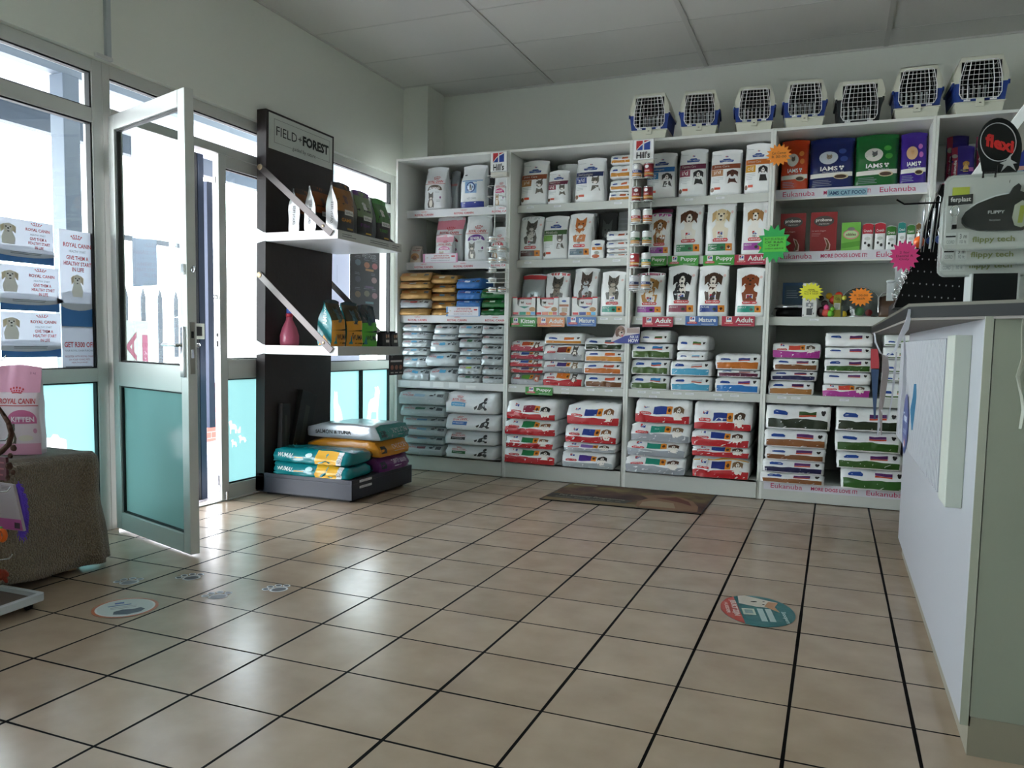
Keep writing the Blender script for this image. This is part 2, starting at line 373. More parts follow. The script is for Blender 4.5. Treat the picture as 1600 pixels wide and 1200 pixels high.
def d_iams(c, c2, pk='cat', pc='#8f867c', ring='#d9d6d0'):
    def f(mb, fn):
        mb.oval(fn, .42, .60, .22, .13, ink(ring), .0012, 18); pet(mb, fn, .44, .61, .13, .75, pk, pc, pc, 0)
        for x, y in ((.74, .72), (.78, .56)): mb.oval(fn, x, y, .09, .055, ink(c2), .0012, 12)
        mb.text(fn, 'IAMS', .24, .35, .64, .43, paper('#f2f4f4'), .0022, 1)
        for x, y in ((.70, .415), (.76, .415), (.73, .375)): mb.oval(fn, x, y, .028, .02, paper('#f2f4f4'), .0022, 8)
        mb.rect(fn, .02, .22, .98, .30, ink('#e8e6e0'), .0012, 8, 1, .02); mb.text(fn, 'PROACTIVE HEALTH', .3, .315, .78, .335, paper('#cfd4d6'), .002)
        mb.oval(fn, .72, .235, .17, .05, ink('#d8c9a8'), .0018, 14); mb.oval(fn, .71, .235, .14, .035, ink('#3b2416'), .0022, 14)
        lines(mb, fn, .08, .07, .6, .19, 4, paper('#8f97a8'), 3)
    return f
def d_side(c, c2, title):
    def f(mb, fn):
        mb.rect(fn, .0, .0, .26, 1, ink(c2), .0008, 2, 8); mb.oval(fn, .13, .72, .13, .06, ink('#a9a7a5'), .0014, 12)
        g = lambda u, v, off=0: fn(.06+v*.14, .18+u*.42, off)
        g2 = lambda u, v, off=0: fn(.20-v*.13, .15+u*.45, off)
        mb.text(g2, title, 0, 0, 1, 1, paper('#efe9ee'), .002, 1)
        pet(mb, fn, .62, .50, .2, .7, 'dog', '#b9853f', '#d9b06a'); mb.rect(fn, .36, .3, .74, .345, ink('#16184a'), .003, 2, 1)
        mb.text(fn, 'PUPPY', .40, .307, .62, .337, paper('#e4e4ec'), .004)
        mb.rect(fn, .76, .29, .97, .39, ink('#b05fae'), .0014, 1, 1); lines(mb, fn, .36, .12, .9, .24, 3, paper('#8e88c8'), 3)
    return f
# ---- designs for lying bags (front end)
def l_hill(band, bar, c1, c2='#f1ede6', pk='dog', bh=.46, bar2='#e08a2a', strip=None):
    def f(mb, fn):
        wv = lambda u, v, off=0: fn(u, v*(1+.10*math.sin(u*5+bh*40)+.06*math.sin(u*13+bh*90)), off)
        mb.rect(wv, .0, .0, 1, bh, ink(band), .0008, 24, 5)
        if strip: mb.rect(fn, .02, .93, .98, .99, ink(strip), .0012, 10, 1)
        hills_logo(mb, fn, .20, min(bh+.38, .86), .10, .28, 1, 0)
        mb.poly(fn, [(.09, bh+.03), (.08, bh+.12), (.13, bh+.17), (.28, bh+.17), (.31, bh+.1), (.29, bh+.03)], ink('#c92f35'), .0024)
        mb.text(fn, 'SCIENCE PLAN', .11, bh+.06, .28, bh+.14, paper('#f2f2f2'), .003)
        mb.rect(fn, .34, bh+.08, .58, bh+.44, ink(bar), .0018, 4, 2); mb.rect(fn, .58, bh+.08, .68, bh+.44, ink(bar2), .0018, 2, 2)
        lines(mb, fn, .36, bh+.28, .5, bh+.42, 2, paper('#dfe4e6'), 6); mb.oval(fn, .63, bh+.25, .03, .09, ink('#5a2c16'), .0026, 6)
        pet(mb, fn, .80, min(.82, bh+.30), .13, 2.4, pk, c1, c2)
    return f
def l_diet(band, bar='#5b2a6a', dark=None, bh=.50, frame=.035, bar2='#d24b2a'):
    def f(mb, fn):
        wv = lambda u, v, off=0: fn(u, v*(1+.06*math.sin(u*6+bh*60)+.03*math.sin(u*15)), off)
        if band: mb.rect(wv, frame, .06, 1-frame, bh, ink(band), .0010, 24, 5)
        mb.poly(fn, [(.12, bh+.16), (.11, bh+.25), (.15, bh+.33), (.30, bh+.33), (.34, bh+.25), (.33, bh+.16)], ink('#1d4696'), .0016)
        mb.rect(fn, .52, bh+.20, .78, bh+.36, ink(bar), .002, 3, 1); mb.rect(fn, .52, bh+.12, .78, bh+.19, ink(bar2), .002, 3, 1)
        K = mat('print_#161412', '#161412', .3)
        for x, y, r in ((.87, .3, .02), (.905, .3, .02), (.885, .24, .028)): mb.oval(fn, x, bh+y, r, r*3.2, K, .002, 7)
        lines(mb, fn, .14, bh+.2, .31, bh+.29, 1, paper('#e8ecf0'), 2)
    return f
def l_rc(bar, dog=1, base=None, txt='#c0282f', big=0):
    def f(mb, fn):
        if base: mb.rect(fn, .0, .0, 1, .52, ink(base), .0010, 12, 3)
        if big:
            crown(mb, fn, .26, .80, .12, .16); mb.text(fn, 'ROYAL CANIN', .13, .64, .40, .74, paper(txt), .002, 1); mb.rect(fn, .12, .60, .44, .615, ink('#c0282f'), .0016, 3, 1)
            mb.rect(fn, .13, .34, .42, .56, ink(bar), .0018, 3, 2); mb.text(fn, 'VETERINARY', .15, .42, .36, .49, paper('#e9edf0'), .003)
            K = mat('print_#2a2c2e', '#2a2c2e', .35)
            mb.oval(fn, .80, .74, .035, .10, K, .002, 10); mb.poly(fn, [(.68, .30), (.70, .52), (.78, .66), (.85, .6), (.86, .2), (.82, .16), (.80, .36), (.72, .2), (.66, .22)], K, .0018)
            mb.poly(fn, [(.66, .3), (.62, .2), (.60, .34), (.66, .44)], K, .0018)
            mb.oval(fn, .79, .46, .03, .1, paper('#b8bcbe'), .0024, 8)
        else:
            crown(mb, fn, .20, .86, .08, .1); mb.text(fn, 'ROYAL CANIN', .08, .68, .32, .78, paper(txt), .002, 1)
            mb.rect(fn, .34, .64, .56, .84, ink(bar), .0018, 3, 1)
            if dog:
                K = mat('print_#2a2c2e', '#2a2c2e', .35)
                mb.oval(fn, .70, .74, .05, .07, K, .002, 8); mb.oval(fn, .76, .84, .02, .07, K, .002, 8)
            mb.rect(fn, .82, .62, .95, .86, paper('#4c5154'), .0018, 1, 1); lines(mb, fn, .83, .64, .94, .84, 4, paper('#e8eaea'), 5)
    return f
# ------------------------------------------------------------------ room shell
ZC = 3.054; YB = 2.93; XR = 2.75; YN = -5.4; XW = -3.30
T = .31
def floor_mat():
    m = bpy.data.materials.new('floor_tiles'); m.use_nodes = True; n = m.node_tree; L = n.links.new; b = n.nodes['Principled BSDF']
    N = n.nodes.new; tc = N('ShaderNodeTexCoord'); sp = N('ShaderNodeSeparateXYZ'); L(tc.outputs['Object'], sp.inputs[0])
    def M(op, a, bb=None):
        q = N('ShaderNodeMath'); q.operation = op
        for i, x in enumerate((a, bb)):
            if x is None: continue
            if isinstance(x, (int, float)): q.inputs[i].default_value = x
            else: L(x, q.inputs[i])
        return q.outputs[0]
    ux, uy = M('DIVIDE', sp.outputs[0], T), M('DIVIDE', sp.outputs[1], T)
    # slightly uneven hand-laid joints
    nz = N('ShaderNodeTexNoise'); nz.inputs['Scale'].default_value = 1.3; L(tc.outputs['Object'], nz.inputs[0])
    dx = M('ABSOLUTE', M('SUBTRACT', M('FRACT', M('ADD', ux, .5)), .5)); dy = M('ABSOLUTE', M('SUBTRACT', M('FRACT', M('ADD', uy, .5)), .5))
    wx = M('ADD', M('MULTIPLY', nz.outputs[0], .020), .006); wy = M('ADD', M('MULTIPLY', nz.outputs[0], .018), .003)
    gx, gy = M('LESS_THAN', dx, wx), M('LESS_THAN', dy, wy)
    g = M('MAXIMUM', gx, gy)
    cb = N('ShaderNodeCombineXYZ'); L(M('FLOOR', ux), cb.inputs[0]); L(M('FLOOR', uy), cb.inputs[1])
    wn = N('ShaderNodeTexWhiteNoise'); L(cb.outputs[0], wn.inputs[0])
    n2 = N('ShaderNodeTexNoise'); n2.inputs['Scale'].default_value = 6; n2.inputs['Detail'].default_value = 8; L(tc.outputs['Object'], n2.inputs[0])
    r = N('ShaderNodeValToRGB'); r.color_ramp.elements[0].position = .3; r.color_ramp.elements[0].color = lin('#a38f7a'); r.color_ramp.elements[1].position = .75; r.color_ramp.elements[1].color = lin('#b8a48f')
    L(M('ADD', M('MULTIPLY', n2.outputs[0], .8), M('MULTIPLY', wn.outputs[0], .2)), r.inputs[0])
    mx = N('ShaderNodeMix'); mx.data_type = 'RGBA'; L(g, mx.inputs[0]); L(r.outputs[0], mx.inputs[6]); mx.inputs[7].default_value = lin('#0d0a08')
    L(mx.outputs[2], b.inputs['Base Color'])
    L(M('ADD', M('MULTIPLY', g, .5), M('ADD', M('MULTIPLY', n2.outputs[0], .12), .17)), b.inputs['Roughness'])
    bp = N('ShaderNodeBump'); bp.inputs['Strength'].default_value = .5; bp.inputs['Distance'].default_value = .003; L(M('SUBTRACT', M('MULTIPLY', nz.outputs[0], .3), g), bp.inputs['Height']); L(bp.outputs[0], b.inputs['Normal']); L(M('SUBTRACT', .5, M('MULTIPLY', g, .45)), b.inputs['Specular IOR Level'])
    return m
def paving_mat():
    m = bpy.data.materials.new('brick_paving'); m.use_nodes = True; n = m.node_tree; L = n.links.new; b = n.nodes['Principled BSDF']
    tc = n.nodes.new('ShaderNodeTexCoord'); br = n.nodes.new('ShaderNodeTexBrick'); L(tc.outputs['Object'], br.inputs[0])
    br.inputs['Scale'].default_value = 4.5; br.inputs['Color1'].default_value = lin('#b8adb0'); br.inputs['Color2'].default_value = lin('#c8bdc0'); br.inputs['Mortar'].default_value = lin('#3c383c')
    L(br.outputs[0], b.inputs['Base Color']); b.inputs['Roughness'].default_value = .8
    return m
def brick_mat():
    m = bpy.data.materials.new('red_brick'); m.use_nodes = True; n = m.node_tree; L = n.links.new; b = n.nodes['Principled BSDF']
    tc = n.nodes.new('ShaderNodeTexCoord'); mp = n.nodes.new('ShaderNodeMapping'); mp.inputs['Rotation'].default_value = (0, math.pi/2, math.pi/2); br = n.nodes.new('ShaderNodeTexBrick')
    L(tc.outputs['Object'], mp.inputs[0]); L(mp.outputs[0], br.inputs[0])
    br.inputs['Scale'].default_value = 4; br.inputs['Color1'].default_value = lin('#a8574a'); br.inputs['Color2'].default_value = lin('#b96a5c'); br.inputs['Mortar'].default_value = lin('#8d8680')
    L(br.outputs[0], b.inputs['Base Color']); b.inputs['Roughness'].default_value = .8
    return m
mb = MB(); mb.box(-3.44, YN, -.06, XR+.1, YB+.1, 0, floor_mat()); struct(mb.build('floor'))
mb = MB(); mb.box(XW-.2, YN-.1, ZC, XR+.1, YB+.1, ZC+.12, CEIL); ce = struct(mb.build('ceiling'))
s = MB()
for k in range(6):
    x = -2.105+1.202*k
    if x < XR: s.box(x-.016, YN, ZC-.006, x+.016, YB, ZC+.001, STRIP)
for k in range(14):
    y = 2.625-.588*k
    s.box(XW, y-.006, ZC-.002, XR, y+.006, ZC+.001, STRIP)
s.build('ceiling_strip', ce)
mb = MB(); mb.box(XW-.2, YB, 0, XR+.1, YB+.15, ZC, WALL); struct(mb.build('wall_back'))
mb = MB(); mb.box(XR, YN, 0, XR+.15, YB, ZC, WALL); struct(mb.build('wall_right'))
mb = MB(); mb.box(XW-.2, YN, 2.335, XW, YB, ZC, WALL); mb.box(XW-.2, 2.585, 0, XW, YB, 2.335, WALL); mb.box(XW-.2, YN, 0, XW, -4.95, 2.335, WALL)
struct(mb.build('wall_left'))
mb = MB(); mb.box(XW, 2.65, 0, -3.075, YB, ZC, WALL); struct(mb.build('trim_1'))            # boxed pier in the corner
# wall behind the camera
mb = MB(); mb.box(XW-.2, YN-.15, 0, XR+.1, YN, ZC, WALL); struct(mb.build('wall_near'))
# ceiling cornice line and reveal
mb = MB(); mb.box(XW, YN, ZC-.012, XW+.012, 2.65, ZC, STRIP); mb.box(-3.07, YB-.012, ZC-.012, XR, YB, ZC, STRIP); struct(mb.build('trim_2'))
p = atx(165, 40, XW); q = atx(168, 95, XW)
mb = MB(); mb.box(XW, p.y-.012, 2.345, XW+.02, p.y+.014, ZC-.012, mat('trunking', '#aeb6b8', .5)); mb.box(XW, p.y-.07, 2.335, XW+.022, p.y+.02, 2.352, mat('trunking2', '#c9cbc8', .5)); struct(mb.build('trim_3'))
# ---- shopfront frames
FX0, FX1 = -3.40, -3.335
def frame(mb, y0, z0, y1, z1): mb.box(FX0, y0, z0, FX1, y1, z1, ALU)
def holed(mb, o, U, V, N, w, h, polys, m):
    c = bpy.data.curves.new('h', 'CURVE'); c.dimensions = '2D'; c.fill_mode = 'FRONT'
    for pl in [[(0, 0), (w, 0), (w, h), (0, h)]]+polys:
        s = c.splines.new('POLY'); s.points.add(len(pl)-1); s.use_cyclic_u = True
        for i, (x, y) in enumerate(pl): s.points[i].co = (x, y, 0, 1)
    ob = bpy.data.objects.new('h', c); COL.objects.link(ob); bpy.context.view_layer.update()
    me = ob.evaluated_get(bpy.context.evaluated_depsgraph_get()).to_mesh()
    vs = [Vector(o)+Vector(U)*p.co.x+Vector(V)*p.co.y for p in me.vertices]; fs = [tuple(p.vertices) for p in me.polygons]
    ob.to_mesh_clear(); bpy.data.objects.remove(ob); bpy.data.curves.remove(c)
    mb.add(vs, fs, m)
    for pl in polys: mb.add([Vector(o)+Vector(N)*.003+Vector(U)*x+Vector(V)*y for x, y in pl], [tuple(range(len(pl)))], TEALW)
def arc(cx, cy, rx, ry, a0, a1, n=6): return [(cx+rx*math.cos(math.radians(a0+(a1-a0)*k/n)), cy+ry*math.sin(math.radians(a0+(a1-a0)*k/n))) for k in range(n+1)]
DOGHEAD = [(.2, -.1), (.22, .25), (.0, .42), (-.05, .6), (.1, .78), (.35, .92), (.5, .9), (.58, 1.0), (.72, .98), (.78, .88), (1., .8), (1.03, .55), (.92, .3), (.86, -.1)]
CATSIT = [(0, 0), (.05, .45), (-.02, .62), (.0, .78), (.04, 1.), (.14, .88), (.22, .98), (.26, .8), (.28, .68), (.45, .58), (.62, .35), (.68, 0)]
DOGSTAND = [(.10, 0), (.14, .3), (.08, .2), (-.02, .12), (.08, .38), (.12, .55), (.28, .66), (.6, .70), (.66, .88), (.62, .98), (.74, .94), (.82, 1.0), (.9, .92), (1.0, .84), (.93, .76), (.88, .62), (.84, .4), (.84, 0), (.76, 0), (.74, .32), (.3, .34), (.24, .16), (.24, 0), (.17, 0)]
def scl(pl, ox, oy, s, t=None): return [(ox+x*s, oy+y*(t or s)) for x, y in pl]
GX = -3.368
def window(nm, y0, y1, polys, split=()):
    f = MB(); frame(f, y0-.03, 0, y0+.03, 2.335); frame(f, y1-.03, 0, y1+.03, 2.335)
    a, b = y0+.03, y1-.03
    frame(f, a, 2.272, b, 2.335); frame(f, a, 2.03, b, 2.10); frame(f, a, .765, b, .832); frame(f, a, 0, b, .095)
    for z0, z1 in ((2.10, 2.272), (.832, 2.03), (.095, .765)):
        for q in ((a, z0, a+.008, z1), (b-.008, z0, b, z1), (a, z1-.008, b, z1), (a, z0, b, z0+.006)): f.box(GX-.008, q[0], q[1], FX1-.006, q[2], q[3], GASK)
    for y in split: f.box(FX0+.01, y-.012, .095, FX1-.004, y+.012, .765, BLACK)
    w = struct(f.build(nm, bevel=.003))
    g = MB(); g.box(GX-.003, a, 2.10, GX+.003, b, 2.272, GLASS); g.box(GX-.003, a, .832, GX+.003, b, 2.03, GLASS); g.build('window_glass', w)
    t = MB(); holed(t, (GX+.004, a, .095), (0, 1, 0), (0, 0, 1), (1, 0, 0), b-a, .67, polys, TEAL); t.build('frosted_film', w)
window('window_1', -1.90, -.27, [scl(DOGHEAD, 1.245, .27, .155, .155)])
window('window_2', 1.385, 2.55, [scl(CATSIT, .345, .22, .17, .30), scl(DOGSTAND, .80, .22, .19, .31)], (2.107,))
window('window_3', -3.50, -1.96, [])
window('window_4', -4.92, -3.56, [])
# door frame: jambs, transom light, threshold
f = MB(); frame(f, -.24, 0, -.195, 2.335); frame(f, 1.315, 0, 1.355, 2.335); frame(f, -.195, 2.272, 1.315, 2.335); frame(f, -.195, 2.075, 1.315, 2.125)
f.box(FX0, -.195, 0, FX1, 1.315, .008, ALU); f.box(GX-.008, -.195, 2.264, FX1-.006, 1.315, 2.272, GASK)
df = struct(f.build('trim_4', bevel=.002)); g = MB(); g.box(GX-.003, -.195, 2.125, GX+.003, 1.315, 2.268, GLASS); g.build('window_glass', df)
def leaf(name, o, d, L, polys, lock, inward):
    """glazed door leaf: o hinge foot, d unit vector along the leaf"""
    o = Vector(o); d = Vector(d).normalized(); n = Vector((-d.y, d.x, 0)); th = .044
    root = bpy.data.objects.new(name, None); COL.objects.link(root); root.location = o; struct(root)
    B = lambda m_, s0, z0, s1, z1, mm, a=-th/2, b=th/2: m_.obox(o+d*s0+n*a+Vector((0, 0, z0)), d*(s1-s0), n*(b-a), (0, 0, z1-z0), mm)
    f = MB(); B(f, 0, .012, .062, 2.072, ALU); B(f, L-.062, .012, L, 2.072, ALU)
    B(f, .062, 2.0, L-.062, 2.072, ALU); B(f, .062, .745, L-.062, .865, ALU); B(f, .062, .012, L-.062, .10, ALU)
    for z0, z1 in ((.865, 2.0), (.10, .745)):
        for q in ((.062, z0, .07, z1), (L-.07, z0, L-.062, z1), (.062, z0, L-.062, z0+.008), (.062, z1-.008, L-.062, z1)): B(f, *q, GASK, -.012, .012)
    f.build('door_frame', root, bevel=.003)
    g = MB(); B(g, .066, .867, L-.066, 1.998, GLASS, -.003, .003); g.build('glass_pane', root)
    g = MB(); holed(g, o+d*.066+Vector((0, 0, .104))+n*.001, d, (0, 0, 1), n*(1 if inward else -1), L-.132, .638, polys, TEAL); g.build('frosted_pane', root)
    g = MB()
    for z in ((1.86, .8) if lock else (1.86, .8)):
        p0 = o-d*.012+n*(0 if lock else 0); g.tube([p0+Vector((0, 0, z-.06)), p0+Vector((0, 0, z+.06))], .011, ALU, 10)
        B(g, -.012, z-.05, .02, z+.05, ALU, .015, .026)
    g.build('hinge', root)
    if lock:
        g = MB(); B(g, L-.048, .815, L-.02, 1.04, STEEL, -th/2-.012, -th/2); B(g, L, .83, L+.002, 1.06, mat('lock_face', '#8a8780', .4, .6), -.012, .012)
        for z, h in ((.99, .03), (.90, .04)): B(g, L+.0015, z, L+.004, z+h, BLACK if h < .035 else STEEL, -.006, .006)
        g.build('lock_plate', root, bevel=.003)
        for sg in (-1, 1):
            g = MB(); p0 = o+d*(L-.034)+Vector((0, 0, .958)); a = n*sg
            g.tube([p0+a*.022, p0+a*.045, p0+a*.055-d*.015, p0+a*.056-d*.13], [.008, .008, .009, .0075], STEEL, 12)
            g.lathe([(0, 0), (.02, 0), (.018, .008), (0, .01)], (0, 0, 0), STEEL, 2) if 0 else None
            g.build('door_handle', root)
        g = MB(); B(g, L-.03, 1.27, L-.008, 1.315, STEEL, -th/2-.01, -th/2); c = o+d*(L+.018)+Vector((0, 0, 1.292))
        g.tube([c+d*.014*math.cos(t*.785)+Vector((0, 0, .014*math.sin(t*.785))) for t in range(8)], .004, STEEL, 6, closed=True); B(g, L-.01, 1.28, L+.006, 1.30, STEEL, -.004, .004); g.build('padlock_eye', root)
    else:
        g = MB()
        for z0, z1 in ((1.0, 1.02), (.94, .975)): B(g, L, z0, L+.002, z1, BLACK, -.006, .006)
        for z0, z1 in ((.06, .2), (1.86, 1.98)): B(g, L, z0, L+.002, z1, STEEL, -.009, .009); B(g, L+.001, z0+.04, L+.003, z1-.04, BLACK, -.003, .003)
        g.build('lock_keeper', root)
        g = MB(); c = o+d*(L+.0)+Vector((0, 0, 1.235)); g.tube([c+d*(.012+.012*math.cos(t*.785))+Vector((0, 0, .012*math.sin(t*.785))) for t in range(8)], .0035, STEEL, 6, closed=True); g.build('padlock_eye', root)
        g = MB(); c = o+d*(L-.03)+n*(-.032 if inward else .032); g.tube([c+Vector((0, 0, .01)), c+Vector((0, 0, .06))], .009, STEEL, 10); B(g, L-.05, .015, L-.038, .05, STEEL, -.032, -.02); g.build('floor_bolt', root)
    return root
door_1 = leaf('door_1', (-3.30, -.215, 0), (.9491, -.3151, 0), .762, [], 1, 0)
door_2 = leaf('door_2', (-3.355, 1.312, 0), (0, -1, 0), .758, [scl(DOGSTAND, .53, .30, .075, .085), scl(DOGSTAND, .535, .215, .05, .05), scl(CATSIT, .50, .30, .04, .04), scl(DOGSTAND, .45, .235, .07, .05)], 0, 0)
# posters, notices ---------------------------------------------------------
BLUEP = paper('#3f78b8'); REDP = paper('#c4353a'); GREYP = paper('#6d7276'); PW = film('poster_paper', '#e6e8ee', .35)
def puppy_card(name, px, label, tall=0):
    x = GX+.010; a = atx(px[0], px[1], x); b = atx(px[2], px[3], x); c = atx(px[4], px[5], x)
    o = Vector((x, a.y, c.z)); U = Vector((0, b.y-a.y, 0)); V = Vector((0, 0, a.z-c.z)); fn = flat(o, U, V)
    m = MB(); m.obox(o-Vector((.001, 0, 0)), U, (.001, 0, 0), V, PW)
    G = lambda *k, **q: None
    if tall:
        m.rect(fn, 0, .33, 1, .50, BLUEP, .0005, 8, 1); m.oval(fn, .5, .52, .62, .07, PW, .0008, 20)
        m.rect(fn, 0, 0, 1, .34, PW, .0007, 1, 1)
        crown(m, fn, .48, .945, .32, .04); m.text(fn, 'ROYAL CANIN', .10, .885, .9, .915, REDP, .002, 1); m.text(fn, 'HEALTHY START', .26, .85, .74, .866, GREYP, .002)
        for i, t in enumerate(('GIVE THEM A', 'HEALTHY START', 'IN LIFE')): m.text(fn, t, (.18, .1, .34)[i], .80-.04*i, (.82, .9, .68)[i], .828-.04*i, REDP, .002, 1)
        pet(m, fn, .48, .665, .25, .31, 'dog', '#f6efe2', '#fbf8f2'); m.text(fn, 'GET R300 OFF', .06, .195, .94, .232, REDP, .002, 1)
        m.text(fn, 'YOUR ROYAL CANIN PURCHASE', .06, .165, .94, .178, GREYP, .002)
        for i, t in enumerate(('REGISTER WITH ROYAL CANIN', "ON YOUR YOUNG PET'S", 'HEALTH JOURNEY')): m.text(fn, t, (.08, .18, .26)[i], .125-.022*i, (.92, .8, .74)[i], .138-.022*i, paper('#a0444a'), .002)
        lines(m, fn, .08, .01, .92, .07, 3, GREYP)
    else:
        m.rect(fn, 0, 0, 1, .26, BLUEP, .0005, 8, 1); m.oval(fn, .42, .26, .66, .13, PW, .0008, 20)
        crown(m, fn, .68, .90, .2, .09); m.text(fn, 'ROYAL CANIN', .48, .76, .92, .83, REDP, .002, 1); m.text(fn, 'HEALTHY START', .56, .66, .84, .70, GREYP, .002)
        for i, t in enumerate(('GIVE THEM A', 'HEALTHY START', 'IN LIFE')): m.text(fn, t, (.55, .52, .64)[i], .55-.1*i, (.86, .92, .80)[i], .62-.1*i, REDP, .002, 1)
        pet(m, fn, .17, .77, .19, 1.25, 'dog', '#f6efe2', '#fbf8f2'); lines(m, fn, .2, .19, .8, .26, 2, GREYP)
    tag(m.build(name), label, 'poster')
puppy_card('window_poster', (-4, 337, 83, 348, 86, 416), 'landscape puppy poster on the left window, topmost of the three')
puppy_card('window_poster', (-2, 411, 91, 420, 93, 488), 'landscape puppy poster on the left window, middle of the three')
puppy_card('window_poster', (0, 486, 94, 490, 93, 558), 'landscape puppy poster on the left window, lowest, above the pink bag')
puppy_card('window_poster', (92, 357, 146, 363, 97, 587), 'tall portrait puppy voucher poster on the left window beside the open door', 1)
x = GX-.02; a = atx(14, 284, x); b = atx(80, 337, x); fn = flat((x, a.y, b.z), (0, b.y-a.y, 0), (0, 0, a.z-b.z))
m = MB(); m.obox(fn(0, 0), (-.001, 0, 0), (0, b.y-a.y, 0), (0, 0, a.z-b.z), film('note_paper', '#f4f6fa', .75))
fr_ = lambda u, v, off=0: fn(1-u, v, off+.002)
for i, t in enumerate(('AFTERHOURS ANIMAL CLINIC', 'CELL NUMBER WHEN', 'THERE', 'IS LOADSHEDDING!', '064 755 8474')): m.text(fr_, t, (.02, .08, .34, .1, .25)[i], .83-.18*i, (.98, .92, .66, .9, .8)[i], .92-.18*i, paper('#9aa0a8'))
tag(m.build('paper_notice'), 'white paper notice seen mirrored from behind on the left window pane above the puppy posters', 'notice')
dd = Vector((.9491, -.3151, 0)); nn = Vector((.3151, .9491, 0)); o = Vector((-3.30, -.215, 0))+dd*.175+nn*.006+Vector((0, 0, 1.235))
m = MB(); m.obox(o, dd*.255, nn*.001, (0, 0, .25), film('note_back', '#dfe2f0', .6)); tag(m.build('paper_notice'), 'blank back of a white paper sheet taped on the open glass door', 'notice')
# ---- outdoors
mb = MB(); mb.box(-16, -14, -.12, -3.44, 16, -.03, paving_mat()); struct(mb.build('pavement'))
SOF = mat('soffit_board', '#b9bcc2', .7)
mb = MB(); mb.box(-5.9, -8, 2.76, XW-.2, 9, 2.84, SOF); struct(mb.build('veranda_roof'))
mb = MB(); mb.box(-4.66, -8, 2.66, -4.58, 9, 2.76, mat('beam_grey', '#6a7480', .6)); tag(mb.build('roof_beam'), 'grey steel beam under the veranda roof outside the glass', 'beam')
mb = MB(); mb.box(-5.9, -8, 2.60, -5.8, 9, 2.80, mat('fascia_navy', '#2b3846', .6)); tag(mb.build('fascia_beam'), 'dark fascia beam along the outer edge of the veranda roof', 'beam')
for y, l in ((.53, 'square grey steel veranda post seen through the left window'), (3.4, 'far square steel veranda post beyond the display stand window'), (-2.4, 'near square steel veranda post left of the posters')):
    mb = MB(); mb.box(-4.68, y, -.03, -4.56, y+.12, 2.66, mat('post_grey', '#56616e', .5)); mb.box(-4.72, y-.04, -.03, -4.52, y+.16, -.01, mat('post_grey', '#56616e', .5)); tag(mb.build('veranda_post', bevel=.004), l, 'post')
# palisade fence
ft = empty('palisade_fence', (-5.65, 2, -.03), 'steel palisade fence with pointed pales outside the open door', 'fence', None)
for z in (.28, 1.82):
    mb = MB(); mb.box(-5.68, 1.7, z, -5.64, 2.78, z+.045, mat('fence_grey', '#343a42', .5, .4)); mb.build('fence_rail', ft)
for k in range(6):
    y = 1.76+.19*k; mb = MB()
    mb.prism([(-5.64, y-.025, -.03), (-5.64, y+.025, -.03), (-5.64, y+.025, 1.34), (-5.64, y, 1.42), (-5.64, y-.025, 1.34)], (.012, 0, 0), mat('fence_grey', '#343a42', .5, .4)); mb.build('fence_pale', ft)
fn = flat((-5.60, 1.87, .45), (0, .29, 0), (0, 0, .68)); m = MB(); m.obox(fn(0, 0), (-.01, 0, 0), (0, .29, 0), (0, 0, .68), paper('#8f9a90')); m.rect(fn, .76, 0, .96, .82, paper('#7a1c44'), .001, 1, 1)
rt = lambda a, b, c, d: (lambda u, v, off=0: fn(c-(c-a)*v, b+(d-b)*u, off))
m.text(rt(.18, .02, .66, .86), 'JBA', 0, 0, 1, 1, paper('#6e1838'), .002, 1); m.text(rt(.80, .02, .93, .62), 'oorqinary', 0, 0, 1, 1, paper('#a08a92'), .003)
tag(m.build('street_sign'), 'white board with magenta lettering hung on the palisade fence', 'sign')
mb = MB(); mb.box(-5.95, 2.78, -.1, -5.62, 4.2, .55, brick_mat()); mb.box(-5.98, 2.75, .55, -5.58, 4.23, .60, paper('#d8d8dc')); tag(mb.build('brick_pillar'), 'low red brick pillar outside, seen through the doorway gap', 'pillar')
# folded security gate just outside the doorway
gt = empty('security_gate', (-3.62, .42, -.03), 'navy blue steel security gate folded outside between the two door leaves', 'gate')
for a, b in ((299, 307), (308, 317)):
    p0, p1 = atx(a, 500, -3.62), atx(b, 500, -3.62); mb = MB(); mb.box(-3.64, p0.y, -.03, -3.60, p1.y, 2.12, NAVY if a > 299 else mat('gate_dark', '#10141c', .4)); mb.build('gate_bar', gt)
p0, p1 = atx(299, 505, -3.60), atx(317, 530, -3.60); mb = MB(); mb.box(-3.60, p0.y, p1.z, -3.585, p1.y, p0.z, paper('#b9bcae')); mb.box(-3.585, p0.y+.01, p1.z+.02, -3.575, p1.y-.03, p0.z-.02, BLACK); mb.build('lock_box', gt, bevel=.002)
p0, p1 = atx(322, 500, -3.75), atx(331, 500, -3.75); mb = MB(); mb.box(-3.77, p0.y, .4, -3.73, p1.y, 2.0, NAVY); mb.build('gate_bar', gt)
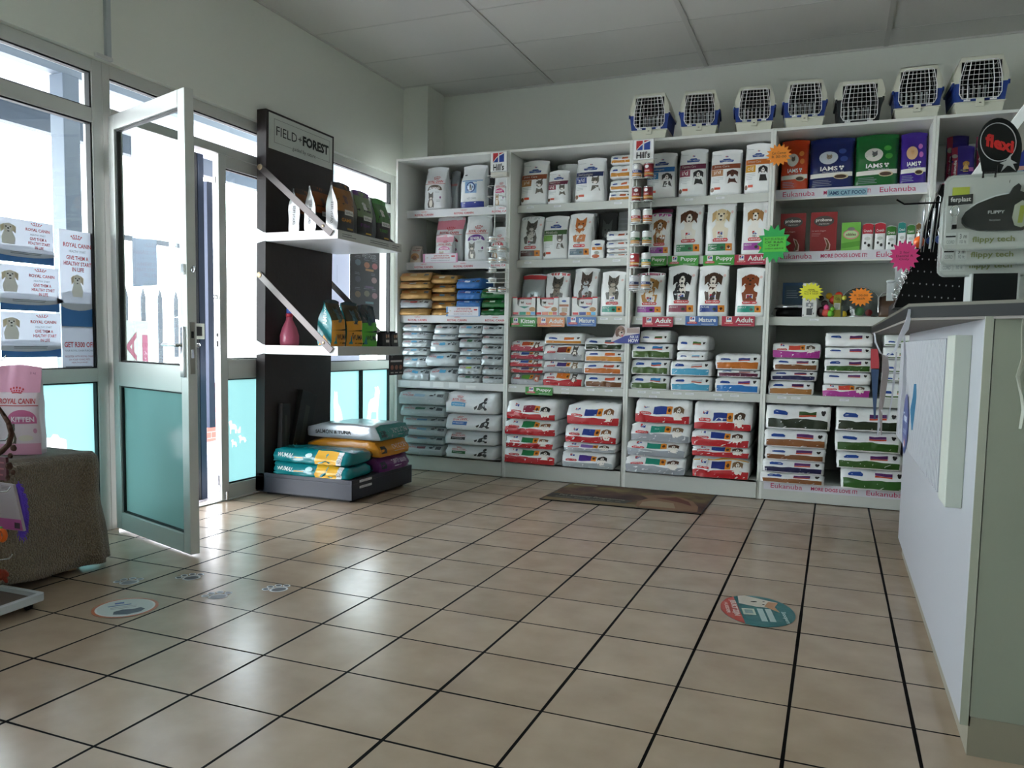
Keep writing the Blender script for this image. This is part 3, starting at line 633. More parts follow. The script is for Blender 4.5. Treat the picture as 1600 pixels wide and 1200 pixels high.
# ------------------------------------------------------------------ shelving bays
YF = 2.19; BX = [-3.095, -2.165, -1.262, -.35, .566, 1.48, 2.39]
ZT = 2.375; ZPL = .125
SZ = [(2.004, 2.33), (1.605, 2.33), (1.192, 2.235), (.690, 2.20)]       # shelf top height, front edge
BAYN = ['leftmost bay', 'second bay', 'middle bay', 'fourth bay', 'fifth bay', 'far right bay']
SHN = ['top', 'second', 'third', 'fourth', 'bottom']
def sfn(b, k, h=.055):     # surface function of the lip of shelf k in bay b, u 0..1 across
    z, y = SZ[k]; return flat((BX[b]+.017, y-.001, z-h), (BX[b+1]-BX[b]-.034, 0, 0), (0, 0, h))
EUK = paper('#c02a62')
def strip(m, fn, kind):
    if kind == 'rc':
        m.rect(fn, 0, .05, 1, 1.05, paper('#dcdde0'), .0012, 1, 1)
        for u in (.17, .55, .90):
            m.text(fn, 'ROYAL CANIN', u-.09, .22, u+.09, .5, paper('#c4404a'), .003, 1); crown(m, fn, u, .72, .06, .22, '#c4404a')
    if kind == 'rcw':
        m.rect(fn, 0, .05, 1, 1.0, paper('#d9dbdb'), .0012, 1, 1)
        for i, u in enumerate((.03, .22, .35, .5)): m.rect(fn, u, .2, u+.10, .92, paper('#eceeee'), .0025, 1, 1); lines(m, fn, u+.01, .3, u+.09, .85, 3, paper('#a9adb0'), i)
        m.rect(fn, .66, .2, .75, .6, paper('#eceeee'), .0025, 1, 1)
    if kind in ('euk', 'euk2'):
        m.rect(fn, 0, .12, 1, 1.2, paper('#d9d8e0'), .0015, 1, 1)
        m.text(fn, 'Eukanuba', .05, .35, .27, .95, EUK, .003, 0); m.text(fn, 'Eukanuba', .70, .35, .93, .95, EUK, .003, 0)
        m.text(fn, 'MORE DOGS LOVE IT!', .33, .4, .64, .85, EUK, .003, 1)
        if kind == 'euk2': m.rect(fn, .355, .15, .62, .95, paper('#8fb7c6'), .004, 1, 1); m.text(fn, 'IAMS CAT FOOD', .365, .3, .61, .75, paper('#123a66'), .005, 1)
KIND = {(0, 0): 'rc', (0, 1): 'rc', (0, 2): 'rc', (0, 3): 'rcw', (3, 0): 'euk2', (3, 1): 'euk', (4, 0): 'euk'}
for b in range(6):
    x0, x1 = BX[b], BX[b+1]
    root = empty('shelving_bay', ((x0+x1)/2, (YF+YB)/2, 0), 'white melamine shelving, %s, counting from the window' % BAYN[b] if b not in (2, 5) else ('white melamine shelving bay in the middle, between the second and fourth' if b == 2 else 'white melamine shelving bay behind the counter at the far right'), 'shelf unit', 'white shelving bays along the back wall')
    for xa, xb in ((x0+.0005, x0+.0165), (x1-.0165, x1-.0005)):
        mb = MB(); mb.box(xa, YF, .0, xb, YB-.005, ZT, WHITE); mb.build('side_panel', root, bevel=.0015)
    mb = MB(); mb.box(x0+.017, YB-.02, .1, x1-.017, YB-.006, ZT-.02, GREYM); mb.build('back_panel', root)
    mb = MB(); mb.box(x0+.017, YF+.0, ZT-.018, x1-.017, YB-.02, ZT, WHITE); mb.build('top_panel', root, bevel=.0015)
    mb = MB(); mb.box(x0+.017, YF-.012, .004, x1-.017, YF+.006, ZPL, GREYM); mb.box(x0+.017, YF-.012, ZPL-.016, x1-.017, YB-.02, ZPL, WHITE)
    mb.build('plinth', root, bevel=.0015)
    if b in (3, 4):
        m = MB(); fn = flat((x0+.03, YF-.0125, .066), (x1-x0-.04, 0, 0), (0, 0, .05)); strip(m, fn, 'euk'); m.build('printed_strip', root)
    for k, (z, y) in enumerate(SZ):
        mb = MB(); mb.box(x0+.017, y+.016, z-.018, x1-.017, YB-.02, z, WHITE)
        sh = mb.build('shelf', root, bevel=.0015)
        mb = MB(); mb.box(x0+.017, y, z-.056, x1-.017, y+.016, z, GREYM if (b, k) not in KIND else WHITE)
        if (b, k) in KIND: strip(mb, sfn(b, k), KIND[(b, k)])
        mb.build('shelf_lip', sh, bevel=.0015)
if 1:
    for x in (-2.165, -1.262, -.35): pass
# ---- small price tickets on the lips
def ticket(b, k, px, dz=0, w=.055):
    z, y = SZ[k] if k < 4 else (ZPL, YF-.012); p0 = aty(px, 500, y)
    zz = z-.02+dz; fn = flat((p0.x, y-.0022, zz-.006), (w, 0, 0), (0, 0, .014)); m = MB()
    m.obox(fn(0, 0), (w, 0, 0), (0, .001, 0), (0, 0, .014), paper('#e6e8ea')); lines(m, fn, .08, .1, .92, .9, 2, paper('#9a9ea2'), int(px))
    tag(m.build('price_ticket'), 'one of the small white price tickets on the %s shelf edge, %s' % (SHN[k], BAYN[b]), 'price ticket', 'price tickets on the %s shelf edge of the %s' % (SHN[k], BAYN[b]))
for b, k, ps in ((1, 0, (820, 862, 955)), (1, 1, (818, 893, 955)), (2, 0, (1064, 1112)), (1, 2, (938, 960)), (2, 2, (994, 1052, 1158)), (1, 3, (798, 880, 920, 948)), (2, 3, (1000, 1022, 1056, 1075, 1119, 1146)), (3, 3, (1220, 1242, 1318)), (3, 2, (1265,))):
    for p in ps: ticket(b, k, p)
for p in (880, 1018, 1122): ticket(1 if p < 985 else 2, 3, p, -.028)
# ---- hanging range signs
def range_sign(b, k, x0, y0, x1, y1, word, c, sub, label):
    y = SZ[k][1]-.012; a = aty(x0, y0, y); d = aty(x1, y1, y)
    fn = flat((a.x, y, d.z), (d.x-a.x, 0, 0), (0, 0, a.z-d.z)); m = MB()
    m.obox((a.x, y, d.z), (d.x-a.x, 0, 0), (0, .003, 0), (0, 0, a.z-d.z), ink(c, .4)); m.obox((a.x+.02, y+.003, a.z-.02), (.03, 0, 0), (0, .008, 0), (0, 0, .02), BLACK)
    m.text(fn, word, .42, .38, .95, .86, paper('#eef2ee'), .0015, 1); lines(m, fn, .5, .08, .92, .26, 1, paper('#dfe6e0'))
    hills_logo(m, fn, .22, .68, .14, .45, 1, 0); m.poly(fn, [(.07, .2), (.05, .33), (.12, .42), (.33, .42), (.38, .33), (.36, .2)], ink('#c92f35'), .0028)
    m.text(fn, 'SCIENCE PLAN', .09, .25, .34, .37, paper('#f2f2f2'), .0035)
    tag(m.build('range_sign'), label, 'sign', 'coloured range signs clipped to the shelf edges')
for a in ((1, 2, 797, 496, 837.5, 511, 'Kitten', '#3f8f3c', '', 'green Kitten sign clipped under the pouch trays in the second bay'),
          (1, 2, 840, 496, 882, 511, 'Adult', '#dd9468', '', 'pale orange Adult sign on the third shelf edge, second bay'),
          (1, 2, 886, 495, 931, 510, 'Mature', '#4d73b4', '', 'blue Mature sign on the third shelf edge, second bay'),
          (1, 3, 821, 604, 863, 618, 'Puppy', '#3f8f3c', '', 'green Puppy sign on the fourth shelf edge, second bay'),
          (2, 1, 1003, 401, 1041, 415, 'Puppy', '#3f9a36', '', 'green Puppy sign half hidden behind the can rack'),
          (2, 1, 1044, 400, 1091, 415, 'Puppy', '#3f9a36', '', 'green Puppy sign below the beagle bag'),
          (2, 1, 1099, 399, 1147, 414, 'Puppy', '#3f9a36', '', 'green Puppy sign below the pale labrador bag'),
          (2, 1, 1148, 398, 1197, 413, 'Adult', '#b03048', '', 'crimson Adult sign beside the green star'),
          (2, 2, 1004, 495, 1051, 511, 'Adult', '#b03048', '', 'crimson Adult sign below the small corgi bag'),
          (2, 2, 1071, 494, 1121, 509, 'Mature', '#4d73b4', '', 'blue Mature sign on the third shelf edge, middle bay'),
          (2, 2, 1128, 494, 1179, 510, 'Adult', '#b03048', '', 'crimson Adult sign below the brown vizsla bag')): range_sign(*a)
# ------------------------------------------------------------------ bags that stand on the upper shelves
BAGW = mat('white_bag_foil', '#f2f4f4', .22, bump=.8, bscale=9); BAGG = mat('silver_bag_foil', '#a9afb2', .25, .35, bump=.8, bscale=9)
BAGP = mat('rc_bag_paper', '#dfe2e4', .36, bump=.6, bscale=10)
_n = [0]
def stand(b, k, x0, x1, ytop, design, base, label, d=.11, dy=.015, grp=None, seal=None, name='pet_food_bag', cat='pet food bag', rz=0, cr=1):
    z, ys = SZ[k]; Y = ys+dy; a = aty(x0, 400, Y); c = aty(x1, 400, Y); t = aty((x0+x1)/2, ytop, Y+d*.5)
    _n[0] += 1; a.x = max(a.x, BX[b]+.024); c.x = min(c.x, BX[b+1]-.024); t.z = min(t.z, (SZ[k-1][0] if k else ZT)-.032); P = stand_P(c.x-a.x-.003, t.z-z-.001, d, _n[0], cr)
    return bagobj(name, P, 12, 4, 16, base, design, ((a.x+c.x)/2, Y, z+.001), rz, label, cat, grp or 'bags standing on the %s shelf of the %s' % (SHN[k], BAYN[b]), seal or base)
G_ = ink
# bay 1
stand(0, 0, 661, 694, 257, d_rc('AGEING', '#4a3a2a', '#4a4038', pk='cat'), BAGP, 'white bag with brown dome and long-haired cat, top shelf, leftmost bay', .14)
stand(0, 0, 700, 714, 268, lambda m, f: (m.text(f, 'CANIN', .1, .62, .9, .68, paper('#c0282f'), .002, 1), lines(m, f, .1, .2, .8, .35, 4, paper('#9aa0a2'))), BAGG, 'narrow grey bag standing behind the brown-dome bag', .10, .15)
stand(0, 0, 717, 754, 259, lambda m, f: (m.rect(f, .2, .34, .72, .60, ink('#7fa3cc'), .001, 3, 3), m.oval(f, .46, .47, .22, .12, ink('#23407c'), .0016, 18), m.oval(f, .46, .47, .17, .09, ink('#c4d4e6'), .002, 18), m.poly(f, [(.4, .40), (.42, .5), (.44, .56), (.47, .53), (.5, .5), (.54, .42), (.52, .39)], ink('#1a1c20'), .0026), m.rect(f, 0, 0, 1, .15, ink('#23348c'), .001, 8, 2), m.text(f, 'VET CARE', .3, .20, .7, .24, paper('#7a8288'), .002), m.rect(f, .1, .75, .22, .78, ink('#333740'), .001, 1, 1), m.rect(f, .05, .61, .95, .63, ink('#5b8ac0'), .001, 4, 1)), BAGP, 'white bag with a blue cat square and navy base', .16)
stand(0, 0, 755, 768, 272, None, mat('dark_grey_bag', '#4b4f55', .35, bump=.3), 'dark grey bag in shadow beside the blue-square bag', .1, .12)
stand(0, 0, 768, 789, 275, d_rc('EXIGENT', '#c4387a', '#b08a62'), BAGP, 'white bag with magenta dome and tan cat behind the wire rack, top shelf', .12, .03)
stand(0, 1, 678, 721, 338, d_rc('KITTEN', '#b04a5e', '#bba890', '#d98a9a'), BAGP, 'large pink-topped kitten bag, second shelf, leftmost bay', .15, .09)
stand(0, 1, 680, 707, 367, d_rc('KITTEN', '#cf7aa6', '#cabfae', '#e0a9b8'), BAGP, 'small pink kitten pouch in front of the large pink-topped bag', .06, .015)
stand(0, 1, 724, 762, 337, d_rc('SENSIBLE', '#6a3b8e', '#8d8a86'), BAGP, 'white bag with purple dome and grey cat, second shelf', .15)
stand(0, 1, 765, 789, 355, d_rc('FIT', '#b4323e', '#b98d62'), BAGP, 'white bag with red dome behind the wire rack, second shelf', .12, .04)
def d_pouch(m, f): m.rect(f, 0, 0, 1, .25, ink('#d8cbb8'), .001, 3, 1); m.oval(f, .5, .35, .4, .22, ink('#a5713a'), .0012, 12); m.oval(f, .45, .3, .22, .14, ink('#6e4420'), .0016, 10); m.text(f, 'ROYAL CANIN', .2, .7, .85, .76, paper('#b33a40'), .002, 1); m.rect(f, .4, .85, .95, .89, ink('#5b4a3c'), .001, 1, 1)
stand(0, 1, 640, 657, 385, d_pouch, mat('pouch_tan', '#b8b0a6', .4), 'small tan wet food pouch box in the left corner of the second shelf', .07, .012, name='pouch_box', cat='box', cr=.3)
# bay 2
stand(1, 0, 811, 852, 252, d_presc('Joint Care', 'j/d', '#8a4325', '#b07a4a', 'cat', '#6a655c'), BAGW, 'white bag with brown Joint Care band and tabby, top shelf, second bay', .13)
stand(1, 0, 853, 885, 267, d_presc('Digestive Care', 'i/d', '#6a2440', '#8b2a48', 'cat', '#6a655c'), BAGW, 'shorter white bag with maroon Digestive Care band and tabby kitten', .10)
stand(1, 0, 866, 899, 257, None, BAGW, 'plain white bag back behind the maroon Digestive Care cat bag', .08, .2)
stand(1, 0, 895, 940, 248, d_presc('Food Sensitivities', 'z/d', '#23305e', '#2a3f80', 'cat', '#6a655c'), BAGW, 'white bag with navy Food Sensitivities band and tabby', .15)
stand(1, 1, 809, 846, 339, d_science('cat', '#5b5750', '#c9c5be', '#5a3534', top='#c9cfd0', asp=.55), BAGW, 'white bag with grey tabby and dark brown bar, second shelf', .12)
stand(1, 1, 847, 885, 338, d_presc('Metabolic', '', '#355a2c', '#6a9a3e', 'cat', '#6a655c'), BAGW, 'white bag with green Metabolic band and tabby', .13)
stand(1, 1, 886, 923, 334, d_science('cat', '#bf6f35', '#f0ebe2', '#5f7484', asp=.55), BAGW, 'white bag with ginger and white cat, second shelf', .13)
stand(1, 1, 890, 930, 328, None, BAGG, 'silver grey bag behind the ginger cat bag', .08, .22)
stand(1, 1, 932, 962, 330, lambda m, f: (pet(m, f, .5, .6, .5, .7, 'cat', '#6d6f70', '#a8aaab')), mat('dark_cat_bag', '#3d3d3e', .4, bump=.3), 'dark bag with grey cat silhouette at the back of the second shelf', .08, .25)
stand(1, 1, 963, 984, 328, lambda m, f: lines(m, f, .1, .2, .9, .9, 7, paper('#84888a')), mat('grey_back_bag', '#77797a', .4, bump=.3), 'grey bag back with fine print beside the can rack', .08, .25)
stand(1, 1, 922, 943, 375, lambda m, f: (m.rect(f, .1, .45, .9, .6, ink('#dc8430'), .001, 2, 1), m.oval(f, .5, .75, .25, .06, ink('#1d4696'), .001, 10), m.oval(f, .4, .12, .3, .1, ink('#b85a30'), .001, 10), m.oval(f, .5, .3, .2, .1, ink('#a8a49c'), .001, 10)), BAGW, 'small white pouch with orange band at the foot of the second shelf', .05, .012)
stand(1, 2, 815, 852, 429, lambda m, f: (m.rect(f, .0, .88, 1, .985, ink('#b9272d'), .001, 8, 1), pet(m, f, .2, .42, .14, .8, 'cat', '#8a8276'), pet(m, f, .48, .46, .15, .8, 'cat', '#3a3836', '#e6e2dc'), pet(m, f, .8, .42, .15, .8, 'cat', '#6a655c')), BAGG, 'silver bag with red top and three kittens', .10, .125)
stand(1, 2, 852, 889, 426, d_science('cat', '#5b5750', '#8d8578', '#a84040', top='#b9272d', asp=.55), BAGW, 'white bag with red top strip and seated tabby behind the pouch trays', .12, .125)
stand(1, 2, 896, 935, 419, d_science('cat', '#5c5048', '#c9ced2', '#2a4a8a', asp=.6), BAGW, 'white bag with large grey and white cat, third shelf', .13, .125)
stand(1, 2, 939, 977, 424, d_science('cat', '#5b5750', '#b5ada0', '#22907c', asp=.55), BAGW, 'white bag with tabby and teal bar beside the wobbling dog sign', .12, .012)
# bay 3
stand(2, 0, 1006, 1051, 240, d_presc('Hypoallergenic', 'd/d', '#2a66a8', '#2f86c4', 'dog', '#1b1a1a'), BAGW, 'white bag with bright blue band half behind the can rack', .13)
stand(2, 0, 1056, 1099, 234, d_presc('Digestive Care', 'i/d', '#6a2440', '#8b2a48', 'dog', '#1b1a1a'), BAGW, 'white bag with maroon Digestive Care band and black and white dog', .13)
stand(2, 0, 1105, 1153, 235, d_presc('Joint Care', 'j/d', '#8a4325', '#b5825a', 'dog', '#4a2418', '#5c3020'), BAGW, 'white bag with brown Joint Care band and brown dog', .13)
stand(2, 0, 1158, 1203, 222, d_presc('Urinary Care', 'c/d', '#c46a24', '#d9a02a', 'dog', '#1b1a1a'), BAGW, 'white bag with orange Urinary Care band and black and white dog', .14)
stand(2, 1, 1012, 1046, 334, d_science('dog', '#a8703c', '#eee8de', '#9a3a9a', top='#b8479a'), BAGW, 'smaller white bag with terrier and purple bar behind the can rack', .11)
stand(2, 1, 1010, 1049, 322, lambda m, f: m.rect(f, 0, .93, 1, 1, ink('#a83a6a'), .001, 8, 1), BAGG, 'silver bag with crimson top behind the terrier bag', .08, .2)
stand(2, 1, 1052, 1096, 316, d_science('dog', '#5c3420', '#ece6dc', '#1f7a48', 'PUPPY'), BAGW, 'tall white bag with beagle puppy and green bar', .13)
stand(2, 1, 1101, 1147, 315, d_science('dog', '#e3cfa4', '#ece2cc', '#1f7a48', 'PUPPY'), BAGW, 'tall white bag with pale labrador puppy and green bar', .13)
stand(2, 1, 1157, 1202, 315, d_science('dog', '#a97c48', '#f0ece6', '#9a3a9a'), BAGW, 'tall white bag with fluffy white and tan dog beside green star', .13)
stand(2, 2, 994, 1039, 426, d_science('dog', '#c08a4c', '#eee8de', '#9a3a9a', top='#8a2a50'), BAGW, 'small white bag with corgi and purple bar, third shelf', .11)
stand(2, 2, 1043, 1090, 415, d_science('dog', '#1b1a1a', '#eee8de', '#8b2a48'), BAGW, 'white bag with black and white spaniel and dark red bar', .13)
stand(2, 2, 1092, 1139, 415, d_science('dog', '#4a3222', '#eee8de', '#27408c', 'MATURE'), BAGW, 'white bag with brown and white collie and blue bar', .13)
stand(2, 2, 1151, 1197, 418, d_science('dog', '#8a4626', '#8a4626', '#22907c'), BAGW, 'white bag with russet brown dog and teal bar', .12)
# bay 4
def solid(h): return mat('foil_'+h, h, .24, bump=.45, bscale=10)
stand(3, 0, 1214, 1257, 219, d_iams('#d9561e', '#e8852e', pc='#6a5a50'), solid('#c8401a'), 'orange cat food bag, leftmost on the top shelf of the fourth bay', .12)
stand(3, 0, 1258, 1328, 208, d_iams('#1a2a6c', '#24408c', pc='#8a7a68', ring='#c9d0d8'), solid('#16225c'), 'large shiny navy blue cat food bag', .16)
stand(3, 0, 1329, 1397, 202, d_iams('#1c6a30', '#3c9a34', pc='#5a5c5e'), solid('#14602a'), 'large shiny green cat food bag', .15)
stand(3, 0, 1399, 1449, 208, d_iams('#45288c', '#b05fae', pc='#d9a878', ring='#d9b088'), solid('#3c2288'), 'purple kitten food bag with pink circles', .12)
RED = mat('probono_red', '#8e2226', .45)
def box_item(b, k, x0, x1, yt, d, m, prints, label, name='food_box', cat='box', dy=.012, gap=.002, rz=0, flap=1):
    z, ys = SZ[k]; Y = ys+dy; a = aty(x0, 400, Y); c = aty(x1, 400, Y); t = aty((x0+x1)/2, yt, Y); w = c.x-a.x-gap; h = t.z-z
    mb = MB(); mb.box(-w/2, 0, 0, w/2, d, h, m); fn = flat((-w/2, -.0006, 0), (w, 0, 0), (0, 0, h)); prints and prints(mb, fn)
    o = mb.build(name, bevel=.0015); o.location = ((a.x+c.x)/2, Y, z+.0012); o.rotation_euler = (0, 0, rz); tag(o, label, cat, 'items on the %s shelf of the %s' % (SHN[k], BAYN[b]))
    if flap:
        fl = MB(); fl.box(-w/2+.001, .002, h-.0005, w/2-.001, d-.002, h+.0012, m); fl.build('top_flap', o, local=1)
    return o
def d_probono(m, f):
    m.oval(f, .5, .78, .38, .13, ink('#4a4240'), .001, 20); m.text(f, 'probono', .2, .75, .8, .85, paper('#e9e6e2'), .002, 1); m.text(f, 'dog biscuits', .32, .69, .7, .73, paper('#d8d4d0'), .002)
    m.poly(f, [(.52, .38), (.66, .34), (.78, .2), (.76, .06), (.56, .05), (.64, .16), (.58, .28)], paper('#d9b8b0'), .001); m.poly(f, [(.57, .345), (.66, .31), (.74, .2), (.72, .08), (.62, .08), (.68, .17), (.63, .27)], ink('#7a5238'), .002)
    m.text(f, 'for extra doggies', .06, .52, .6, .56, paper('#d8b0b0'), .0015); lines(m, f, .06, .4, .42, .5, 3, paper('#b87a7a'))
box_item(3, 1, 1217, 1257, 334, .06, RED, d_probono, 'dark red dog biscuit carton, left of the pair')
box_item(3, 1, 1264, 1306, 332, .06, RED, d_probono, 'dark red dog biscuit carton, right of the pair')
box_item(3, 1, 1313, 1343, 348, .08, mat('lime_box', '#74b84c', .4), lambda m, f: (m.oval(f, .5, .6, .42, .17, paper('#d98a8a'), .001, 16), m.oval(f, .5, .6, .36, .13, paper('#b9d8a0'), .0016, 16), m.text(f, 'nibbles', .24, .55, .76, .64, paper('#6a3a3a'), .002, 1), m.oval(f, .5, .78, .2, .06, ink('#8a8480'), .002, 10), m.rect(f, 0, .12, 1, .3, ink('#5a9c38'), .001, 3, 1, .08)), 'lime green treat box with a pink oval label')
for x0, x1, yt, c, l in ((1345, 1363, 349, '#b8303e', 'red-topped treat pouch next to the lime box'), (1365, 1382, 348, '#c03444', 'red-topped treat pouch, second from the lime box'), (1383, 1399, 353, '#3c7a34', 'dark green treat pouch beside the red ones'), (1401, 1414, 347, '#2e8a84', 'teal treat pouch between two green ones'), (1415, 1428, 351, '#3f7a3a', 'green treat pouch right of the teal one'), (1429, 1438, 349, '#7a5a34', 'brown treat pouch, last in the row behind the hooks')):
    stand(3, 1, x0, x1, yt, (lambda c: lambda m, f: (m.rect(f, .0, .62, 1, .99, ink(c), .0008, 3, 2), m.text(f, 'Crunch', .12, .68, .88, .78, paper('#f0eeee'), .002, 1), m.oval(f, .3, .3, .12, .05, ink('#2a2a2a'), .002, 8), m.oval(f, .65, .22, .14, .06, ink('#2a2a2a'), .002, 8), m.oval(f, .5, .45, .3, .06, ink('#c9ccc8'), .0014, 8)))(c), BAGW, l, .05, .012, 'treat pouches on the second shelf of the fourth bay', name='treat_pouch', cat='treat pouch')
# bay 5
for x0, x1, yt, dy, l in ((1478, 1515, 229, .015, 'purple dog food bag with crimson side strip and small brown dog'), (1470, 1505, 213, .17, 'taller purple bag behind the crimson-striped purple bag'), (1516, 1548, 212, .10, 'purple bag partly behind the black leash sign')):
    stand(4, 0, x0, x1, yt, d_side('#3a2a86', '#9c2048', 'Eukanuba'), solid('#33247e'), l, .1, dy)
stand(4, 0, 1556, 1606, 232, lambda m, f: (m.rect(f, 0, .28, 1, .4, ink('#b98a80'), .001, 6, 1), m.oval(f, .5, .2, .3, .08, ink('#8fa6b0'), .001, 12)), solid('#28388c'), 'glossy royal blue bag right of the leash sign', .12)
# ------------------------------------------------------------------ lying stacks
def stack(b, k, x0, x1, ys, designs, what, depth=.42, dy=.0, name='pet_food_bag', which='', cr=1, wob=.022, cat='pet food bag'):
    """ys: pixel rows of the boundaries from the top of the pile to the shelf; designs: (base, design, words, [x0, x1])"""
    z, yy = SZ[k] if k < 4 else (ZPL, YF-.004); Y = yy+dy+.004; n = len(designs); xm = (x0+x1)/2
    zs = [aty(xm, y, Y).z for y in ys]; sc = (zs[0]-z)/(zs[0]-zs[-1]); zs = [z+(q-zs[-1])*sc for q in zs]; lim = (SZ[k-1][0]-.058 if k else ZT-.030)
    if zs[0] > lim: zs = [z+(q-z)*(lim-z)/(zs[0]-z) for q in zs]
    zs = [z]+zs[:0] if 0 else zs
    for i, dsg in enumerate(designs):
        base, ds, words = dsg[:3]; xx0, xx1 = dsg[3:5] if len(dsg) > 3 else (x0, x1)
        a, c = aty(xx0, 500, Y), aty(xx1, 500, Y); lo, hi = BX[b]+(.036 if k == 4 or depth < .36 else .028), BX[b+1]-(.036 if k == 4 or depth < .36 else .028); fl = max(0, lo-a.x, c.x-hi); a.x = max(a.x, lo); c.x = min(c.x, hi); _n[0] += 1; r = random.Random(_n[0]); top = i == 0
        h = zs[i]-zs[i+1]-.0015; P = lie_P(c.x-a.x, h, depth, _n[0]+.37, cr, sag=.9 if top else .4, flare=min(fl, .03) if dy < -.02 else 0)
        pos = 'only one' if n == 1 else ('topmost' if i == 0 else 'lowest' if i == n-1 else ['', 'second', 'third', 'fourth', 'fifth', 'sixth'][i]+' down')
        bagobj(name, P, 16, 6, 8, base, ds, ((a.x+c.x)/2+r.uniform(-wob, wob)*.2, Y+r.uniform(0, wob), zs[i+1]+.0006), r.uniform(-.008, .008)+(r.uniform(-.03, .03) if k in (2, 3) and depth < .36 else 0),
               '%s, %s, %s pile, %s shelf, %s' % (words, pos, which, SHN[k], BAYN[b].replace(' bay', ' bay')), cat, '%s pile on the %s shelf of the %s' % (which, SHN[k], BAYN[b]), None, None)
def rows(y0, y1, n, d): s = [y0+(y1-y0)*i/n for i in range(n+1)]; return s
GOLD = mat('gold_foil', '#b58d52', .28, .35, bump=1, bscale=10); GREYB = mat('rc_grey_bag', '#bcc3c6', .3, .1, bump=.9, bscale=9)
KG = mat('blue_bag', '#3f7cc4', .35, bump=.4); GG = mat('green_bag', '#14642e', .35, bump=.4); GREENISH = mat('pale_grey_bag', '#a7b2b2', .33, .1, bump=.8, bscale=8)
g_rc = lambda bar, d=1, base=None: l_rc(bar, d, base)
stack(0, 2, 623, 668, [424, 439, 451, 468, 482, 494], [(GOLD, g_rc('#b9a27a', 0), 'gold foil bag'), (GOLD, g_rc('#cfd2d0', 0), 'gold foil bag'), (GOLD, g_rc('#b9a27a', 0), 'gold foil bag'), (GREYB, g_rc('#c03038', 1), 'silver foil bag'), (GOLD, None, 'gold foil bag')], '', .3, -.05, which='left gold')
stack(0, 2, 672, 710, [428, 443, 457, 471, 483, 494], [(GOLD, g_rc('#d0c8b8', 0), 'gold and white bag'), (GOLD, g_rc('#3f86b8', 0), 'gold and white bag'), (GOLD, g_rc('#3f86b8', 0), 'gold and white bag'), (GOLD, g_rc('#3f86b8', 0), 'gold and white bag'), (GOLD, None, 'gold bag')], '', .3, .0, which='right gold')
stack(0, 2, 712, 749, [433, 451, 468, 480, 494], [(KG, g_rc('#e4ecf4', 1), 'bright blue bag'), (KG, g_rc('#e4ecf4', 1), 'bright blue bag'), (KG, g_rc('#e4ecf4', 1), 'bright blue bag'), (KG, None, 'bright blue bag')], '', .3, .0, which='blue')
stack(0, 2, 750, 787, [449, 466, 481, 494], [(GG, g_rc('#e9eeea', 0), 'dark green bag'), (GG, g_rc('#e9eeea', 0), 'dark green bag'), (GG, g_rc('#e9eeea', 0), 'dark green bag')], '', .3, .0, which='green')
A = (GREYB, g_rc('#5fa6cc'), 'grey and white bag'); B_ = (GREYB, g_rc('#3d6c4a'), 'grey bag with green label'); C_ = (GREYB, g_rc('#4a4f52'), 'grey bag with dark label'); D_ = (GREYB, g_rc('#a8c048'), 'grey bag with lime label')
def V_(t, *x): return t+tuple(x)
stack(0, 3, 628, 668, [505, 518, 530, 543, 556, 575, 596], [A, A, A, A, A, V_(A, 628, 671)], '', .34, which='first grey', cr=1.2)
stack(0, 3, 675, 713, [505, 522, 531, 550, 573, 597], [V_(C_, 677, 713), V_(A, 675, 712), V_(A, 672, 713), V_(A, 665, 715), V_(A, 671, 715)], '', .34, which='second grey')
stack(0, 3, 716, 752, [506, 521, 527, 543, 555, 568, 584, 597], [A, A, B_, A, A, D_, B_], '', .34, which='third grey')
stack(0, 3, 753, 787, [507, 522, 537, 553, 570, 585, 598], [C_, C_, C_, C_, C_, C_], '', .34, which='fourth grey')
bg_ = lambda c: (GREENISH, l_rc(c, 1, '#9aa6a6'), 'pale grey-green sack')
stack(0, 4, 623, 696, [609, 633, 652, 667, 683, 696, 714], [bg_('#8aa6b8'), V_(bg_('#3d6c5a'), 625, 694), V_(bg_('#5f86ac'), 628, 697), V_(bg_('#7fa6bc'), 628, 697), V_(bg_('#7fa6bc'), 631, 694), V_(bg_('#7a4650'), 631, 693)], '', .58, which='left', cr=.9, dy=-.05)
bw_ = lambda c: (BAGP, l_rc(c, 1, None, big=1), 'white veterinary dog food sack')
stack(0, 4, 697, 775, [611, 649, 677, 701, 724], [bw_('#5fa6cc'), V_(bw_('#3a6cae'), 698, 779), V_(bw_('#2a2a2e'), 696, 776), V_(bw_('#2f6a3e'), 697, 774)], '', .6, which='right', cr=.9, dy=-.05)
# bay 2
o_ = (BAGW, l_diet('#c98a34', '#c4662e', bh=.34), 'white bag with orange stripe')
stack(1, 0, 946, 984, [238, 255, 277, 296, 312], [V_(o_), V_(o_), V_(o_), V_(o_)], '', .25, .0, which='orange-striped')
o2 = (BAGW, l_diet(None, '#c4562e', bh=.3), 'thin white bag with orange label')
stack(1, 1, 944, 981, [358, 376, 390, 398, 408], [o2, o2, o2, o2], '', .22, .0, which='orange-label')
stack(1, 3, 796, 849, [531, 549, 562, 574, 584, 603], [(BAGW, l_hill('#a8243c', '#c8502e', '#6b4a3a', bh=.5, pk='cat'), 'white bag with crimson stripe'), (BAGW, l_hill('#a8243c', '#1d4696', '#6b4a3a', bh=.55, pk='cat'), 'white bag with crimson stripe'), (BAGW, l_hill('#b0202a', '#1d4696', '#6b4a3a', bh=.5, pk='cat'), 'white bag with red stripe'), (BAGW, l_hill('#b0202a', '#5a3a6a', '#6b4a3a', bh=.5, pk='cat'), 'white bag with red stripe'), (BAGG, l_hill('#a9aeb2', '#5f9a3c', '#c06a50', bh=.5, pk='cat'), 'white bag with grey base and green label')], '', .42, which='left')
